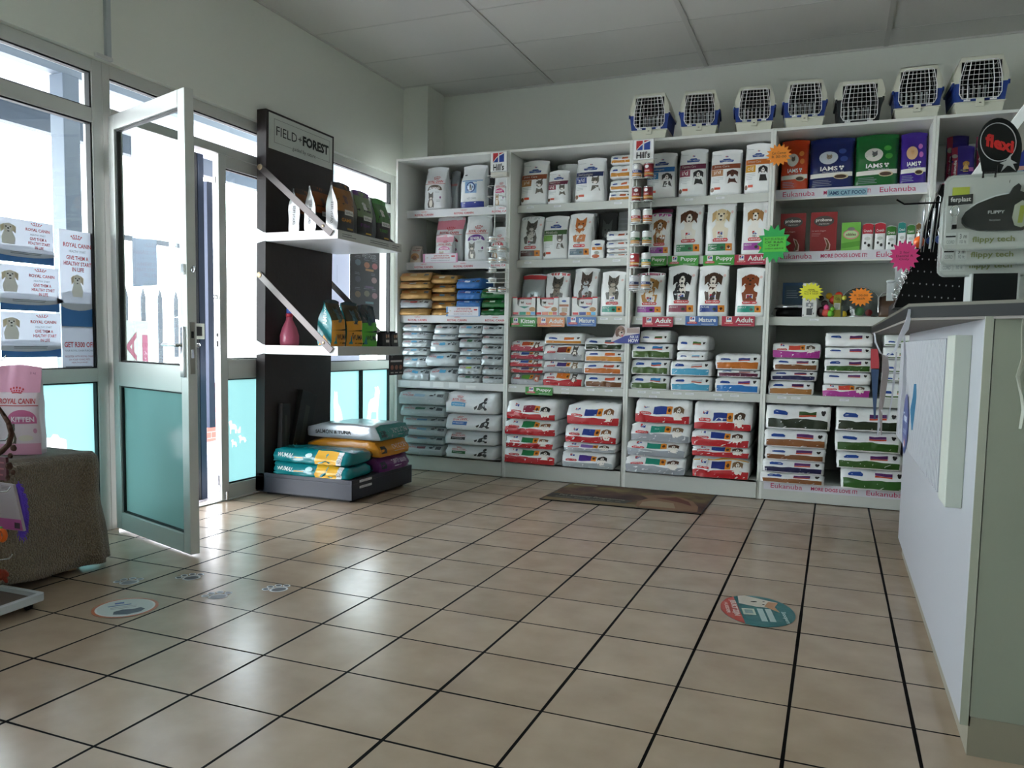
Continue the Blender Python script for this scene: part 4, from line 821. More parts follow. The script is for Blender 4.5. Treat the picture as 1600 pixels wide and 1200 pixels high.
stack(1, 3, 850, 911, [519, 538, 564, 583, 605], [V_((BAGW, l_diet('#c98428', '#e07a2a', bh=.3), 'white bag with amber stripe'), 852, 912), (BAGW, l_hill('#9ea3a7', '#7a3434', '#5b5750', bh=.48, pk='cat'), 'white bag with grey base and tabby'), (BAGW, l_hill('#9ea3a7', '#3c2a7c', '#8a7458', bh=.48, pk='cat'), 'white bag with grey base and indigo label'), (BAGW, l_hill('#b81c26', '#e07a2a', '#5b5750', bh=.55, pk='cat'), 'white bag with bright red base')], '', .42, which='middle')
stack(1, 3, 914, 976, [526, 547, 565, 584, 605], [(BAGW, l_diet('#27361f', '#5a6a7a'), 'white bag with dark green band'), V_((BAGW, l_diet('#c98428', '#e07a2a'), 'white bag with amber band'), 914, 977), (BAGW, l_diet('#c06a24', '#c4502e'), 'white bag with orange band'), (BAGW, l_diet('#6e4420', '#c4502e'), 'white bag with brown band')], '', .42, which='right')
H = lambda bar, c1, words, bh=.42, band='#b81c26', c2='#f1ede6', strip=None, bar2='#e08a2a': (BAGW, l_hill(band, bar, c1, c2, 'dog', bh, bar2, strip), words)
stack(1, 4, 790, 868, [624, 655, 679, 699, 722], [V_(H('#8b2540', '#1b1a1a', 'white sack, red base, maroon label', .34), 793, 870), V_(H('#1f7a48', '#8a5a3a', 'white sack with red base and green label', .5), 790, 868), V_(H('#1f7a48', '#8a5a3a', 'white sack with red base and green label', .42), 793, 868), H('#1f7a48', '#3a3028', 'white sack with deep red base and green label', .52)], '', .6, which='left', cr=1.1, dy=-.07)
stack(1, 4, 882, 968, [628, 663, 690, 703, 728], [V_(H('#27408c', '#8a5a34', 'white sack with red base and blue label', .36), 890, 971), V_(H('#27408c', '#8a5a34', 'white sack with red base and blue label', .4), 886, 968), V_(H('#8a6ab0', '#5a4a3a', 'white sack with grey base and lilac label', .4, '#a9aeb4'), 884, 966), V_(H('#4a2e86', '#2a2220', 'white sack with grey base and purple label', .38, '#a9b2b6'), 882, 963)], '', .6, which='right', cr=1.1, dy=-.07)
# bay 3
d1 = (BAGW, l_diet('#44602a', '#2f86c4'), 'white bag with moss green band')
stack(2, 3, 985, 1047, [515, 535, 560, 585, 608], [((BAGW), l_diet(None, '#3c6a2c', bh=.2), 'small white bag with green label', 1000, 1046), V_(d1, 988, 1050), d1, d1], '', .4, which='left')
d2 = (BAGW, l_diet('#4ba3c6', '#c9ccd0'), 'white bag with sky blue band')
stack(2, 3, 1050, 1114, [523, 547, 562, 586, 609], [(BAGW, l_diet(None, '#4a7a3a', bh=.3), 'white bag with thin black line', 1060, 1108), (BAGW, l_diet(None, '#6fb6d6', bh=.2), 'white bag with pale blue line', 1060, 1106), d2, d2], '', .4, which='middle')
stack(2, 3, 1119, 1190, [552, 577, 588, 612], [(BAGW, l_diet('#c06c22', '#27408c'), 'white bag with orange band', 1120, 1191), (BAGW, l_diet('#5c1f3a', '#9aa0a8', bh=.6), 'white bag with wine red band', 1123, 1190), (BAGW, l_diet('#1f72b8', '#6a3b8e'), 'white bag with bright blue band')], '', .4, which='right')
stack(2, 4, 983, 1080, [622, 659, 688, 711, 737], [V_(H('#27408c', '#7a6248', 'white sack with red base and blue label', .36), 996, 1083), V_(H('#22907c', '#8a6a48', 'white sack with grey base and teal label', .46, '#9da3aa'), 989, 1082), V_(H('#22907c', '#5a3a28', 'white sack with grey base and teal label', .52, '#9da3aa'), 985, 1078), V_(H('#22907c', '#5a3a28', 'white sack with grey base and teal label', .5, '#9da3aa'), 983, 1076)], '', .62, which='left', cr=1.1, dy=-.07)
stack(2, 4, 1087, 1179, [628, 671, 696, 712, 744], [V_(H('#27408c', '#4a3222', 'plump white sack, red base, blue label', .28), 1089, 1181), V_(H('#27408c', '#4a3222', 'white sack with red base and blue label', .5), 1087, 1179), V_(H('#27408c', '#4a3222', 'thin white sack with red base', .55), 1087, 1178), V_(H('#1f2f7a', '#8a6a48', 'white sack, deep red base, yellow edge', .42, strip='#d9a02a'), 1088, 1179)], '', .62, which='right', cr=1.1, dy=-.07)
# bay 4
dd_ = lambda c, w, *x, **k: (BAGW, l_diet(c, **k), w)+x
stack(3, 3, 1206, 1280, [535, 559, 578, 594, 616], [(BAGW, l_hill('#a8308e', '#d94a3a', '#5a4a3a', bh=.52), 'white bag with magenta base', 1208, 1283), dd_('#7a4c26', 'white bag with brown band', 1210, 1281), dd_('#16184a', 'white bag with navy band', 1208, 1281), dd_('#a8743c', 'white bag with tan band', 1204, 1276)], '', .42, which='left')
stack(3, 3, 1291, 1366, [518, 541, 559, 580, 599, 618], [dd_(None, 'plain white bag with dark label'), dd_(None, 'plain white bag with dark label'), dd_('#31561f', 'white bag with leaf green band'), dd_(None, 'plain white bag with red-brown label'), (BAGW, l_hill('#b03a96', '#d94a3a', '#5a4a3a', bh=.55), 'white bag with magenta base')], '', .42, which='middle')
t_ = (BAGW, l_diet('#44602a', '#5a7a3a', bh=.16, frame=.01), 'slim white bag with thin green line')
stack(3, 3, 1384, 1434, [522, 541, 561, 582, 596, 622], [t_, t_, t_, t_, t_], '', .35, which='right', cr=.4)
stack(3, 4, 1197, 1306, [629, 668, 696, 717, 737, 754], [dd_('#232c1c', 'white sack with dark olive band', 1203, 1305, bar='#34552a'), dd_('#8a5730', 'white sack with tan brown band', 1202, 1300), dd_('#7e4e2a', 'white sack with brown band', 1203, 1298, bh=.5), dd_('#1a1848', 'white sack with navy band', 1201, 1296), dd_('#8a5730', 'white sack with tan brown band', 1197, 1292)], '', .62, which='left', cr=1.1, dy=-.07)
stack(3, 4, 1312, 1418, [635, 672, 704, 731, 763], [dd_('#242f1c', 'white sack with dark olive band', 1313, 1418), dd_('#31561f', 'white sack with leaf green band', 1314, 1420), dd_('#31561f', 'white sack with leaf green band', 1318, 1424), dd_('#35622a', 'white sack with broad leaf green band', 1325, 1432, bh=.55)], '', .62, which='right', cr=1.1, dy=-.07)

# ------------------------------------------------------------------ pet carriers on top of the shelves
CREAM = mat('carrier_cream', '#d3d4c4', .5); CBLUE = mat('carrier_blue', '#22408f', .45); CDARK = mat('carrier_black', '#23262b', .5)
GRW = mat('grille_white', '#e9eaea', .4); LINER_SHADE = mat('carrier_painted_shade', '#2a2d2c', .8)  # dark liner colour stands in for the shade inside the carriers
def carrier(x, y, s, dark, label, z0=ZT+.001):
    root = empty('pet_carrier', (x, y, z0), label, 'pet carrier', 'pet carriers on top of the shelving')
    LOW = CDARK if dark else CBLUE; zt, zl, zu = (.0 if dark else .072)*s, (.16 if dark else .185)*s, (.285 if dark else .345)*s
    D = .30*s; HW = lambda z: (.128+.12*z/s if z < .19*s else .168-(z/s-.19)*.36)*s
    dw = .112*s; dz0 = zt+.022*s; dz1 = zu-.03*s
    def shell(mb, a, b, m, y0, y1, ov=0):
        n = 3
        for i in range(n):
            p, q = a+(b-a)*i/n, a+(b-a)*(i+1)/n
            for sg in (-1, 1):
                h0, h1 = HW(p)+ov, HW(q)+ov; lo, hi = max(p, dz0), min(q, dz1)
                f = [(sg*h0, y0, p), (sg*h1, y0, q), (sg*(h1-.008*s), y0, q), (sg*(h0-.008*s), y0, p)]
                mb.prism(f, (0, y1-y0, 0), m)
                ins = min(dw, HW(p)-.012)
                if hi > lo: mb.prism([(sg*(h0-.004), y0, p), (sg*(h1-.004), y0, q), (sg*dw*.99, y0, q), (sg*dw*.99, y0, p)], (0, .014*s, 0), m)
            if q <= dz0+1e-4: mb.prism([(-HW(p), y0, p), (HW(p), y0, p), (HW(q), y0, q), (-HW(q), y0, q)], (0, .014*s, 0), m)
        mb.prism([(-HW(a)+.004, y1-.008, a), (HW(a)-.004, y1-.008, a), (HW(b)-.004, y1-.008, b), (-HW(b)+.004, y1-.008, b)], (0, .006, 0), m)
    if not dark:
        mb = MB(); w0 = .125*s; n = 4
        mb.prism([(-w0, .0, 0), (w0, .0, 0), (w0+.012*s, 0, zt), (-w0-.012*s, 0, zt)], (0, D, 0), CREAM)
        mb.box(-w0-.02*s, -.008*s, zt-.008*s, w0+.02*s, D+.006, zt, CREAM)
        mb.build('base_tray', root, bevel=.006*s, local=1)
        mb = MB(); mb.box(-.022*s, -.018*s, zt-.035*s, .022*s, -.004*s, zt+.012*s, CREAM); mb.box(-.007*s, -.0195*s, zt-.016*s, .007*s, -.0175*s, zt-.011*s, BLACK); mb.build('clip', root, bevel=.002, local=1)
    mb = MB(); shell(mb, zt, zl, LOW, 0, D)
    mb.box(-HW(zt)+.01, 0, zt, HW(zt)-.01, D, zt+.008, LOW); mb.box(-dw, 0, zt, dw, .014*s, dz0, LOW)
    for sg in (-1, 1): mb.box(sg*(HW(zl)-.004), .002, zl-.012*s, sg*(HW(zl)+.010*s), D*.98, zl, LOW); mb.tube([(sg*(HW(zl)+.002), -.004, zl-.02*s), (sg*(HW(zl)+.002), -.004, zl+.004*s)], .007*s, LOW, 8)
    mb.build('lower_shell', root, bevel=.003, local=1)
    mb = MB(); shell(mb, zl, zu, CREAM, 0, D*.97)
    h = HW(zu); mb.box(-h, 0, zu-.008*s, h, D*.97, zu, CREAM); mb.box(-dw, 0, dz1, dw, .014*s, zu, CREAM)
    for sg in (-1, 1): mb.box(sg*(HW(zl)-.004), -.003, zl, sg*(HW(zl)+.014*s), D*.98, zl+.014*s, CREAM)
    mb.tube([(-.05*s, D*.3, zu-.002), (-.05*s, D*.3, zu+.022*s), (-.05*s, D*.62, zu+.022*s), (-.05*s, D*.62, zu-.002)], .006, CREAM, 6) if 0 else None
    mb.build('upper_shell', root, bevel=.004, local=1)
    mb = MB(); mb.box(-h*.8, .016*s, dz1-.004, h*.8, .020*s, dz1+.016*s, BLACK)
    for i in range(6): mb.box((-.09+.032*i)*s, D-.033, zt+.06*s, (-.078+.032*i)*s, D-.030, zt+.17*s, mat('painted_vent_light', '#c9cfd4', .6))  # pale strips paint the light showing through the rear vent slots
    mb.prism([(-HW(zt)+.012, D-.03, zt+.012), (HW(zt)-.012, D-.03, zt+.012), (HW(zl)-.014, D-.03, zl), (HW(zu)-.012, D-.03, zu-.012), (-HW(zu)+.012, D-.03, zu-.012), (-HW(zl)+.014, D-.03, zl)], (0, .004, 0), LINER_SHADE)  # added dark liner, paints the carrier interior as shaded
    for sg in (-1, 1):
        for za, zb in ((zt+.012, zl), (zl, zu-.012)): mb.prism([(sg*(HW(za)-.011), .018, za), (sg*(HW(zb)-.011), .018, zb), (sg*(HW(zb)-.013), .018, zb), (sg*(HW(za)-.013), .018, za)], (0, D-.05, 0), LINER_SHADE)
    mb.box(-h+.012, .02, zu-.0125, h-.012, D-.03, zu-.0105, LINER_SHADE); mb.box(-.10*s, .02, zt+.009, .10*s, D-.03, zt+.011, LINER_SHADE); mb.build('shade_liner_with_vents', root, local=1)
    mb = MB(); W = dw+.004*s; A, B2 = dz0-.004*s, dz1+.004*s; wt = W*.80; yy = -.006*s
    out = [(-W*.86, A), (W*.86, A), (W, A+.03*s), (W, (A+B2)/2), (wt, B2-.01*s), (wt*.92, B2), (-wt*.92, B2), (-wt, B2-.01*s), (-W, (A+B2)/2), (-W, A+.03*s)]
    mb.tube([(a, yy, b) for a, b in out], .0030*s, GRW, 6, closed=True)
    hwid = lambda z: W if z < (A+B2)/2 else W+(wt-W)*(z-(A+B2)/2)/((B2-A)/2)
    for i in range(1, 8):
        z = A+(B2-A)*i/8; mb.bar((-hwid(z), yy, z), (hwid(z), yy, z), .0024*s, .0024*s, GRW)
    for i in range(8):
        u = -1+2*(i+.5)/8; big = i in (1, 6)
        mb.tube([(u*W*.97, yy, A), (u*W*.99, yy, (A+B2)/2), (u*wt, yy, B2)], (.0030 if big else .0014)*s, GRW, 5)
    for u in (-.62, .62): mb.box((u*W-.018*s), yy-.008, A-.016*s, (u*W+.018*s), yy+.004, A-.008*s, GRW); mb.bar((u*W, yy, A), (u*W, yy, A-.012*s), .006, .006, GRW)
    mb.build('door_grille', root, local=1)
    return root
ypc = YF+.02
for i, (xa, xb, s, dk, l) in enumerate(((980, 1050, 1.0, 0, 'blue and cream pet carrier, farthest left of the row on the shelving'), (1058, 1128, 1.0, 0, 'blue and cream pet carrier, second from the left on the shelving'), (1143, 1215, 1.0, 0, 'blue and cream pet carrier, third from the left on the shelving'), (1219, 1296, 1.0, 0, 'blue and cream pet carrier directly left of the black one'),
        (1299, 1386, .98, 1, 'black and cream pet carrier without base tray, fifth in the row'), (1389, 1476, 1.02, 0, 'blue and cream pet carrier directly right of the black one'), (1482, 1578, 1.04, 0, 'blue and cream pet carrier, farthest right of the row on the shelving'))):
    a, b = aty(xa, 180, ypc), aty(xb, 180, ypc); r = carrier((a.x+b.x)/2, ypc, s*(b.x-a.x)/.345*.99, dk, l); r.rotation_euler = (0, 0, (.03, .10, .10, .09, .05, .0, .05)[i])
# ------------------------------------------------------------------ wire racks hung on the dividers
CANM = mat('can_metal', '#b9bcbe', .25, .9)
def can(c, r, h, body, mid, low, label, grp, name='food_can'):
    mb = MB(); mb.lathe([(0, 0), (r*.94, 0), (r, .003), (r*.97, .006), (r*.97, h-.006), (r, h-.003), (r*.95, h), (r*.93, h-.003), (0, h-.003)], (0, 0, 0), CANM, 20)
    cy = lambda u, v, off=0: Vector(((r*.97+.0006+off)*math.sin((u-.5)*4.6), -(r*.97+.0006+off)*math.cos((u-.5)*4.6), .007+v*(h-.014)))
    mb.rect(cy, 0, 0, 1, 1, ink(body), .0, 18, 1); mb.rect(cy, .0, .10, 1, .34, ink(low), .0004, 18, 1); mb.rect(cy, .0, .36, 1, .56, ink(mid), .0004, 18, 1)
    mb.oval(cy, .5, .78, .10, .14, paper('#eceeee'), .0008, 8); mb.text(cy, 'PLAN', .38, .40, .62, .52, paper('#f0f0f0'), .001, 1)
    o = mb.build(name); o.location = c; o.rotation_euler = (0, 0, R_.uniform(-.4, .4)); return tag(o, label, 'can', grp)
def rack(px, sign, xs, rows_, label, empty_rows):
    Y = YF-.055; a, b = aty(sign[0], sign[1], Y), aty(sign[2], sign[3], Y); x0, x1 = a.x, b.x; cx = (x0+x1)/2
    zb = aty(px, rows_[-1], Y).z-.01; root = empty('wire_rack', (cx, YF-.03, zb), label, 'wire rack', 'wire can racks hung on the shelf dividers')
    mb = MB()
    for x in (x0+.018, x1-.018): mb.tube([(x, YF-.006, b.z), (x, YF-.006, zb)], .0028, WIRE, 6)
    mb.tube([(x0+.018, YF-.006, zb), (x1-.018, YF-.006, zb)], .0028, WIRE, 6); mb.build('frame', root)
    m = MB(); fn = flat((x0, Y-.002, b.z), (x1-x0, 0, 0), (0, 0, a.z-b.z)); m.box(x0-.002, Y, b.z-.002, x1+.002, Y+.006, a.z+.002, paper('#c9cccb')); m.rect(fn, .02, .02, .98, .98, paper('#eef0ef'), 0, 1, 1); hills_logo(m, fn, .5, .56, .78, .78, 0); m.build('header_card', root, bevel=.001)
    m = MB(); m.box(x0, Y+.002, b.z-.035, x1, Y+.045, b.z-.003, paper('#cfcdc2')); m.build('header_block', root, bevel=.002)
    zs = []
    for k, r in enumerate(rows_):
        z = aty(px, r, Y).z; zs.append(z); m = MB(); f = YF-.088; k_ = .006
        for zz in (z-.004, z+.022):
            m.tube([(x0-k_, YF-.008, zz), (x0-k_, f, zz), (x1+k_, f, zz), (x1+k_, YF-.008, zz)], .0018, WIRE, 5)
        for i in range(5): x = x0+(x1-x0)*(i+.5)/5; m.tube([(x, YF-.008, z-.004), (x, f, z-.004)], .0014, WIRE, 4)
        m.tube([(cx, f, z-.004), (cx, f, z+.022)], .0014, WIRE, 4); m.build('wire_tray', root)
    for r in empty_rows:
        z = aty(px, r, Y).z; m = MB(); f = YF-.07
        m.tube([(x0-.012, YF-.008, z), (x0-.016, f, z), (x0, f-.012, z), (x1-.03, f-.012, z), (x1-.02, YF-.008, z)], .0018, WIRE, 5); m.build('wire_loop', root)
    return x0, x1, zs
x0, x1, zs = rack(1000, (990, 219, 1021, 248), None, (279, 315, 350, 384, 418, 453), 'white wire rack of tall cans hung between second and middle bays', ())
lab = ['top', 'second', 'third', 'fourth', 'fifth', 'lowest']
CS = [(('#c9ccd0', '#1d3f8f', '#c88a2a'), ('#8a2030', '#b0202c', '#c88a2a')), (('#7a2028', '#a8202a', '#c88a2a'), ('#7a2028', '#a8202a', '#c88a2a')), (('#e2e4e4', '#b0202c', '#c88a2a'), ('#e2e4e4', '#b0202c', '#c87a2a')), (('#dfe3df', '#1f6a38', '#c88a2a'), ('#e2e4e4', '#1f7a48', '#c88a2a')), (('#a8242c', '#a8242c', '#c88a2a'), ('#e2e4e4', '#22907c', '#d8b04a')), (('#d9dcde', '#22305e', '#8a5a3a'), ('#e2e4e4', '#2a3a7c', '#c88a2a'))]
for k, z in enumerate(zs):
    for j in (0, 1):
        x = x0+(x1-x0)*(.25+.5*j)+(j-.5)*.010; can((x, YF-.050, z-.0005), .032, .098, *CS[k][j], 'tall pet food can, %s of the two on the %s tray of the rack' % (('left', 'right')[j], lab[k]), 'cans on the middle wire rack')
x0, x1, zs = rack(778, (767, 238, 792, 267), None, (377, 393, 410, 425, 441, 456), 'white wire rack of small tins hung between leftmost and second bays', (275, 291, 307, 322, 339))
for k, (z, js) in enumerate(zip(zs, ((0,), (0, 1), (0, 1), (0,), (0,), (0, 1)))):
    for j in js:
        x = x0+(x1-x0)*(.2+.6*j); can((x, YF-.052, z-.002), .029, .036, '#e2e2de', ('#b0703a', '#a86430', '#b88a3a', '#4a4a4a', '#55585a', '#c87a2a')[k], '#e6e4de', 'small round tin, %s position on %s tray of the left wire rack' % (('left', 'right')[j], lab[k]), 'tins on the left wire rack', 'food_tin')
# ------------------------------------------------------------------ starburst price signs
def star(cx, cy, rx, ry, Y, c, lines_, label, n=16, ground=None):
    p = aty(cx, cy, Y); a = aty(cx+rx, cy, Y); b = aty(cx, cy-ry, Y); RX, RZ = (a-p).length, (b-p).length
    pts = [(p.x+RX*(1 if i % 2 == 0 else .72)*math.cos(math.pi*i/n), Y, p.z+RZ*(1 if i % 2 == 0 else .72)*math.sin(math.pi*i/n)) for i in range(2*n)]
    mb = MB(); mb.prism(pts, (0, .0015, 0), mat('card_'+c, c, .6)); fn = flat((p.x-RX, Y, p.z-RZ), (2*RX, 0, 0), (0, 0, 2*RZ))
    if ground: mb.rect(fn, .18, .3, .85, .68, mat('card_'+ground, ground, .6), .001, 1, 1)
    k = len(lines_)
    for i, t in enumerate(lines_): v = .66-.32*(i+.5)/k; hh = .32/k*.34; mb.text(fn, t, .24 if len(t) > 5 else .34, v-hh, .78 if len(t) > 5 else .66, v+hh, paper('#2a2420'), .002)
    return tag(mb.build('starburst_sign'), label, 'sign', 'starburst price signs')
star(1217, 242, 21, 18, YF-.02, '#f0902c', ('Cat Corner', 'R 30-00'), 'orange starburst card on the divider left of the orange cat food bag')
star(1209, 381, 27, 31, YF-.02, '#2fae58', ('BUY 2% ATBLAS', 'OF R&R', 'OFF', 'conditions apply to all'), 'large green starburst card on the divider beside the crimson Adult sign', 14, '#5fd04c')
star(1267, 456, 20, 15, SZ[2][1]-.006, '#e6e43a', ('-50%', 'Was: R 200,00', 'Now: R 100,00'), 'yellow starburst card in front of the paw print box')
star(1345, 464, 20, 15, SZ[2][1]-.006, '#f28a22', ('R 20,00', 'each'), 'orange starburst card in front of the glass dome')
# ---- wobbler sign and shelf cards
Y = YF-.02; a, b = aty(955, 508, Y), aty(999, 537, Y); fn = flat((a.x, Y, b.z), (b.x-a.x, 0, 0), (0, 0, a.z-b.z)); m = MB()
pts = [(0, .1), (.12, .5), (.18, .85), (.35, 1.), (.5, .92), (.56, .86), (1, .9), (1, 0), (.3, 0)]
m.prism([fn(u, v) for u, v in pts], (0, .0015, 0), paper('#d8cfd0')); m.poly(fn, [(.02, .05), (.5, .42), (1, .55), (1, 0), (.3, 0)], ink('#27338c'), .001)
m.oval(fn, .34, .66, .16, .30, ink('#8a6a5c'), .0014, 12); m.oval(fn, .22, .6, .07, .25, ink('#6a4a3e'), .002, 10); m.oval(fn, .36, .55, .09, .14, ink('#cbb8ae'), .0026, 10); m.oval(fn, .38, .6, .035, .05, BLACK, .0034, 8); m.oval(fn, .4, .42, .04, .07, ink('#c96a7a'), .003, 8)
for x in (.28, .42): m.oval(fn, x, .78, .02, .035, BLACK, .003, 6)
m.text(fn, 'ASK US', .66, .30, .96, .44, paper('#e9edf2'), .002, 1); m.text(fn, 'HOW', .62, .06, .97, .26, paper('#f2f4f6'), .002, 1); m.rect(fn, .56, .58, .98, .84, ink('#a8928c'), .001, 1, 1)
tag(m.build('wobbler_sign'), 'dog-shaped wobbler card reading ASK US HOW between second and middle bays', 'sign')
def card(x0, y0, x1, y1, Y, edge, label, zb):
    a, b = aty(x0, y0, Y), aty(x1, y1, Y); b.z = zb; fn = flat((a.x, Y, b.z), (b.x-a.x, 0, 0), (0, 0, a.z-b.z)); m = MB(); m.box(a.x, Y, b.z, b.x, Y+.002, a.z, ink(edge, .4)); m.rect(fn, .06, .04, .95, .96, paper('#e6e6ec'), .0006, 1, 1)
    pet(m, fn, .13, .55, .05, 3.5, 'cat', '#d8d4d0', '#e6e2de', 0); m.text(fn, 'GIVE YOUR KITTEN', .32, .68, .74, .84, paper('#c4404a'), .001, 1); m.text(fn, 'A HEALTHY START IN LIFE', .24, .44, .78, .58, paper('#c4404a'), .001, 1); m.text(fn, 'REGISTER ONLINE FOR YOUR KIT', .24, .18, .78, .28, GREYP, .001); m.rect(fn, .82, .6, .92, .75, paper('#c4404a'), .001, 1, 1)
    tag(m.build('shelf_card'), label, 'sign')
card(661, 397, 715, 410, SZ[1][1]-.004, '#d58fb4', 'pink-edged card standing on the second shelf edge of the leftmost bay', SZ[1][0]-.004)
card(697, 479, 750, 494, SZ[2][1]-.004, '#6f9fd0', 'blue-edged card in front of the blue bags, leftmost bay', SZ[2][0]-.006)
# ---- pouch trays
def tray(x0, x1, c, label):
    z, ys = SZ[2]; Y = ys+.008; a, b = aty(x0, 480, Y), aty(x1, 480, Y); t = aty(x0, 464, Y); w = b.x-a.x-.004; h = t.z-z; cx = max((a.x+b.x)/2, BX[1]+.024+w/2)
    root = empty('pouch_tray', (cx, Y, z+.001), label, 'carton', 'pouch trays on the third shelf of the second bay')
    W = paper('#e6e8e8'); m = MB(); g = lambda u, v, off=0: Vector((-w/2+u*w, -off, v*h))
    m.prism([g(u, v) for u, v in ((0, 0), (1, 0), (1, 1), (.8, 1), (.8, .62), (.74, .5), (.5, .38), (.26, .5), (.2, .62), (.2, 1), (0, 1))], (0, .002, 0), W)
    for x in (-w/2, w/2-.002): m.box(x, 0, 0, x+.002, .10, h, W)
    m.box(-w/2, .098, 0, w/2, .10, h, W); m.box(-w/2, 0, 0, w/2, .1, .002, W); m.rect(g, 0, .93, .2, 1, ink('#b81c2a'), .001, 1, 1); m.rect(g, .8, .93, 1, 1, ink('#b81c2a'), .001, 1, 1)
    m.rect(g, .3, .05, .56, .2, ink(c[0]), .001, 1, 1); m.rect(g, .58, .05, .75, .2, ink(c[1]), .001, 1, 1); m.rect(g, .76, .05, .93, .2, ink(c[2]), .001, 1, 1); m.rect(g, .04, .06, .26, .18, ink('#c92f35'), .001, 1, 1); m.oval(g, .82, .34, .13, .12, ink('#a87a4a'), .001, 10)
    m.build('carton', root, local=1)
    for i in range(3):
        q = MB(); P = stand_P(w*.82, h*.95, .02, i+7, .3); cube(q, P, 4, 2, 6, BAGW); f = ffn(P, 4, 6); q.rect(f, 0, .9, 1, 1, ink('#b81c2a'), .001, 1, 1); q.rect(f, .2, .3, .8, .5, ink(c[0]), .001, 1, 1); pet(q, f, .35, .7, .14, .9, 'cat', '#5b5750', '#c9c5be', 0); q.text(f, 'PLAN', .55, .6, .8, .7, paper('#c92f35'), .002, 1)
        o = q.build('pouch', root, local=1); o.location = (0, .012+.024*i, .003)
for x0, x1, c, l in ((796, 835, ('#22907c', '#d98a2a', '#5f9fd0'), 'red-edged pouch tray with teal label above the Kitten sign'), (836, 873, ('#d9806a', '#d9a04a', '#c85a5a'), 'red-edged pouch tray with salmon label above the Adult sign'), (893, 934, ('#27408c', '#d98a2a', '#4fa6d8'), 'wider red-edged pouch tray with blue label above the Mature sign')): tray(x0, x1, c, l)
box_item(1, 2, 874, 892, 465, .08, paper('#e4e6e6'), lambda m, f: (m.rect(f, .08, .5, .92, .62, ink('#9a5a34'), .001, 1, 1), m.oval(f, .5, .8, .22, .06, ink('#1d4696'), .001, 8), m.oval(f, .45, .1, .35, .1, ink('#b0603a'), .001, 8), m.rect(f, .3, .2, .8, .45, ink('#b9a58a'), .001, 1, 1)), 'narrow white pouch carton with brown stripe between the trays', name='pouch_carton')
# ------------------------------------------------------------------ third shelf, fourth bay
Z3, Y3 = SZ[2][0]+.001, SZ[2][1]
p = aty(1231, 480, Y3+.1); p.x += .015; root = empty('feeding_bowl', (p.x, Y3+.11, Z3), 'black feeding bowl with shiny steel rim in the left corner of the third shelf', 'bowl')
m = MB(); m.lathe([(0, .002), (.088, .002), (.090, .03), (.078, .062), (.070, .062), (.06, .02), (0, .015)], (0, 0, 0), BLACK, 28); m.build('bowl_body', root, local=1)
m = MB(); m.lathe([(.095, .058), (.098, .064), (.09, .074), (.075, .078), (.06, .07), (.05, .035), (0, .03)], (0, 0, 0), STEEL, 28); m.build('steel_insert', root, local=1)
m = MB(); m.tube([(.098*math.cos(t*.35), .098*math.sin(t*.35)-.0, .055) for t in range(18)], .003, BLACK, 6, closed=True); m.tube([(-.1, 0, .055), (-.115, 0, .02), (-.09, -.03, .0045)], .003, STEEL, 6); m.tube([(.1, 0, .055), (.115, 0, .02), (.09, -.03, .0045)], .003, STEEL, 6); m.build('stand_ring', root, local=1)
box_item(3, 2, 1225, 1257, 442, .03, mat('blue_package', '#1c4a78', .4), lambda m, f: (m.rect(f, .12, .1, 1, .92, ink('#2a4a66'), .001, 1, 1), lines(m, f, .2, .55, .9, .8, 4, paper('#8fa6b8'), 3), m.oval(f, .35, .28, .12, .1, ink('#17283a'), .002, 10), m.oval(f, .75, .28, .12, .1, ink('#17283a'), .002, 10), m.rect(f, .45, .26, .65, .3, ink('#17283a'), .002, 1, 1)), 'blue package behind the black feeding bowl', dy=.24, name='package')
def d_paw(m, f):
    for i in range(18):
        u, v = .08+.84*((i*37) % 100)/100, .04+.92*((i*61) % 100)/100
        m.oval(f, u, v, .04, .02, BLACK, .001, 6); m.oval(f, u-.03, v+.03, .015, .01, BLACK, .001, 5); m.oval(f, u+.03, v+.03, .015, .01, BLACK, .001, 5)
    m.rect(f, .25, .3, .75, .42, ink('#8a9098'), .002, 1, 1); m.rect(f, .3, .05, .7, .25, ink('#4a4e52'), .002, 1, 1); m.oval(f, .5, .35, .1, .04, paper('#e6e6e6'), .003, 8)
box_item(3, 2, 1257, 1280, 443, .12, paper('#e2e4e2'), d_paw, 'tall white carton printed with black paw marks behind the yellow star', name='carton')
TOY = lambda h: mat('toy_'+h, h, .5)
def blob_toy(px, py, r, c, label, cat='toy', name='dog_toy', more=(), dy=.06):
    p = aty(px, py, Y3+dy); m = MB(); m.ell((0, 0, r*.95), r, r*.8, r, TOY(c), 12, .15); o = m.build(name); o.location = (p.x, Y3+dy, Z3)
    for i, (dx, dz, rr, cc) in enumerate(more):
        q = MB(); q.ell((dx, -.01, dz), rr, rr*.8, rr, TOY(cc), 10, .1); q.build(('ear', 'beak', 'tail')[i % 3], o, local=1)
    return tag(o, label, cat, 'toys on the third shelf of the fourth bay')
blob_toy(1286, 470, .035, '#3a1a1a', 'dark red rubber toy beside the paw print carton', more=((.01, .085, .022, '#2a1414'), (-.012, .12, .018, '#1a0e0e')))
blob_toy(1292, 470, .028, '#c8453a', 'small red toy in front of the dark rubber toys', more=((.0, .06, .018, '#e0508a'),), dy=.04)
blob_toy(1303, 470, .03, '#b8341e', 'red and yellow bird toy standing tall behind the yellow tag', more=((-.03, .135, .022, '#e0b020'), (.028, .14, .024, '#d8341c'), (0, .11, .03, '#c8301c')), dy=.10)
blob_toy(1319, 470, .020, '#c9b02a', 'yellow rubber toy beside the glass dome', more=((0, .12, .016, '#c9c04a'),), dy=.05)
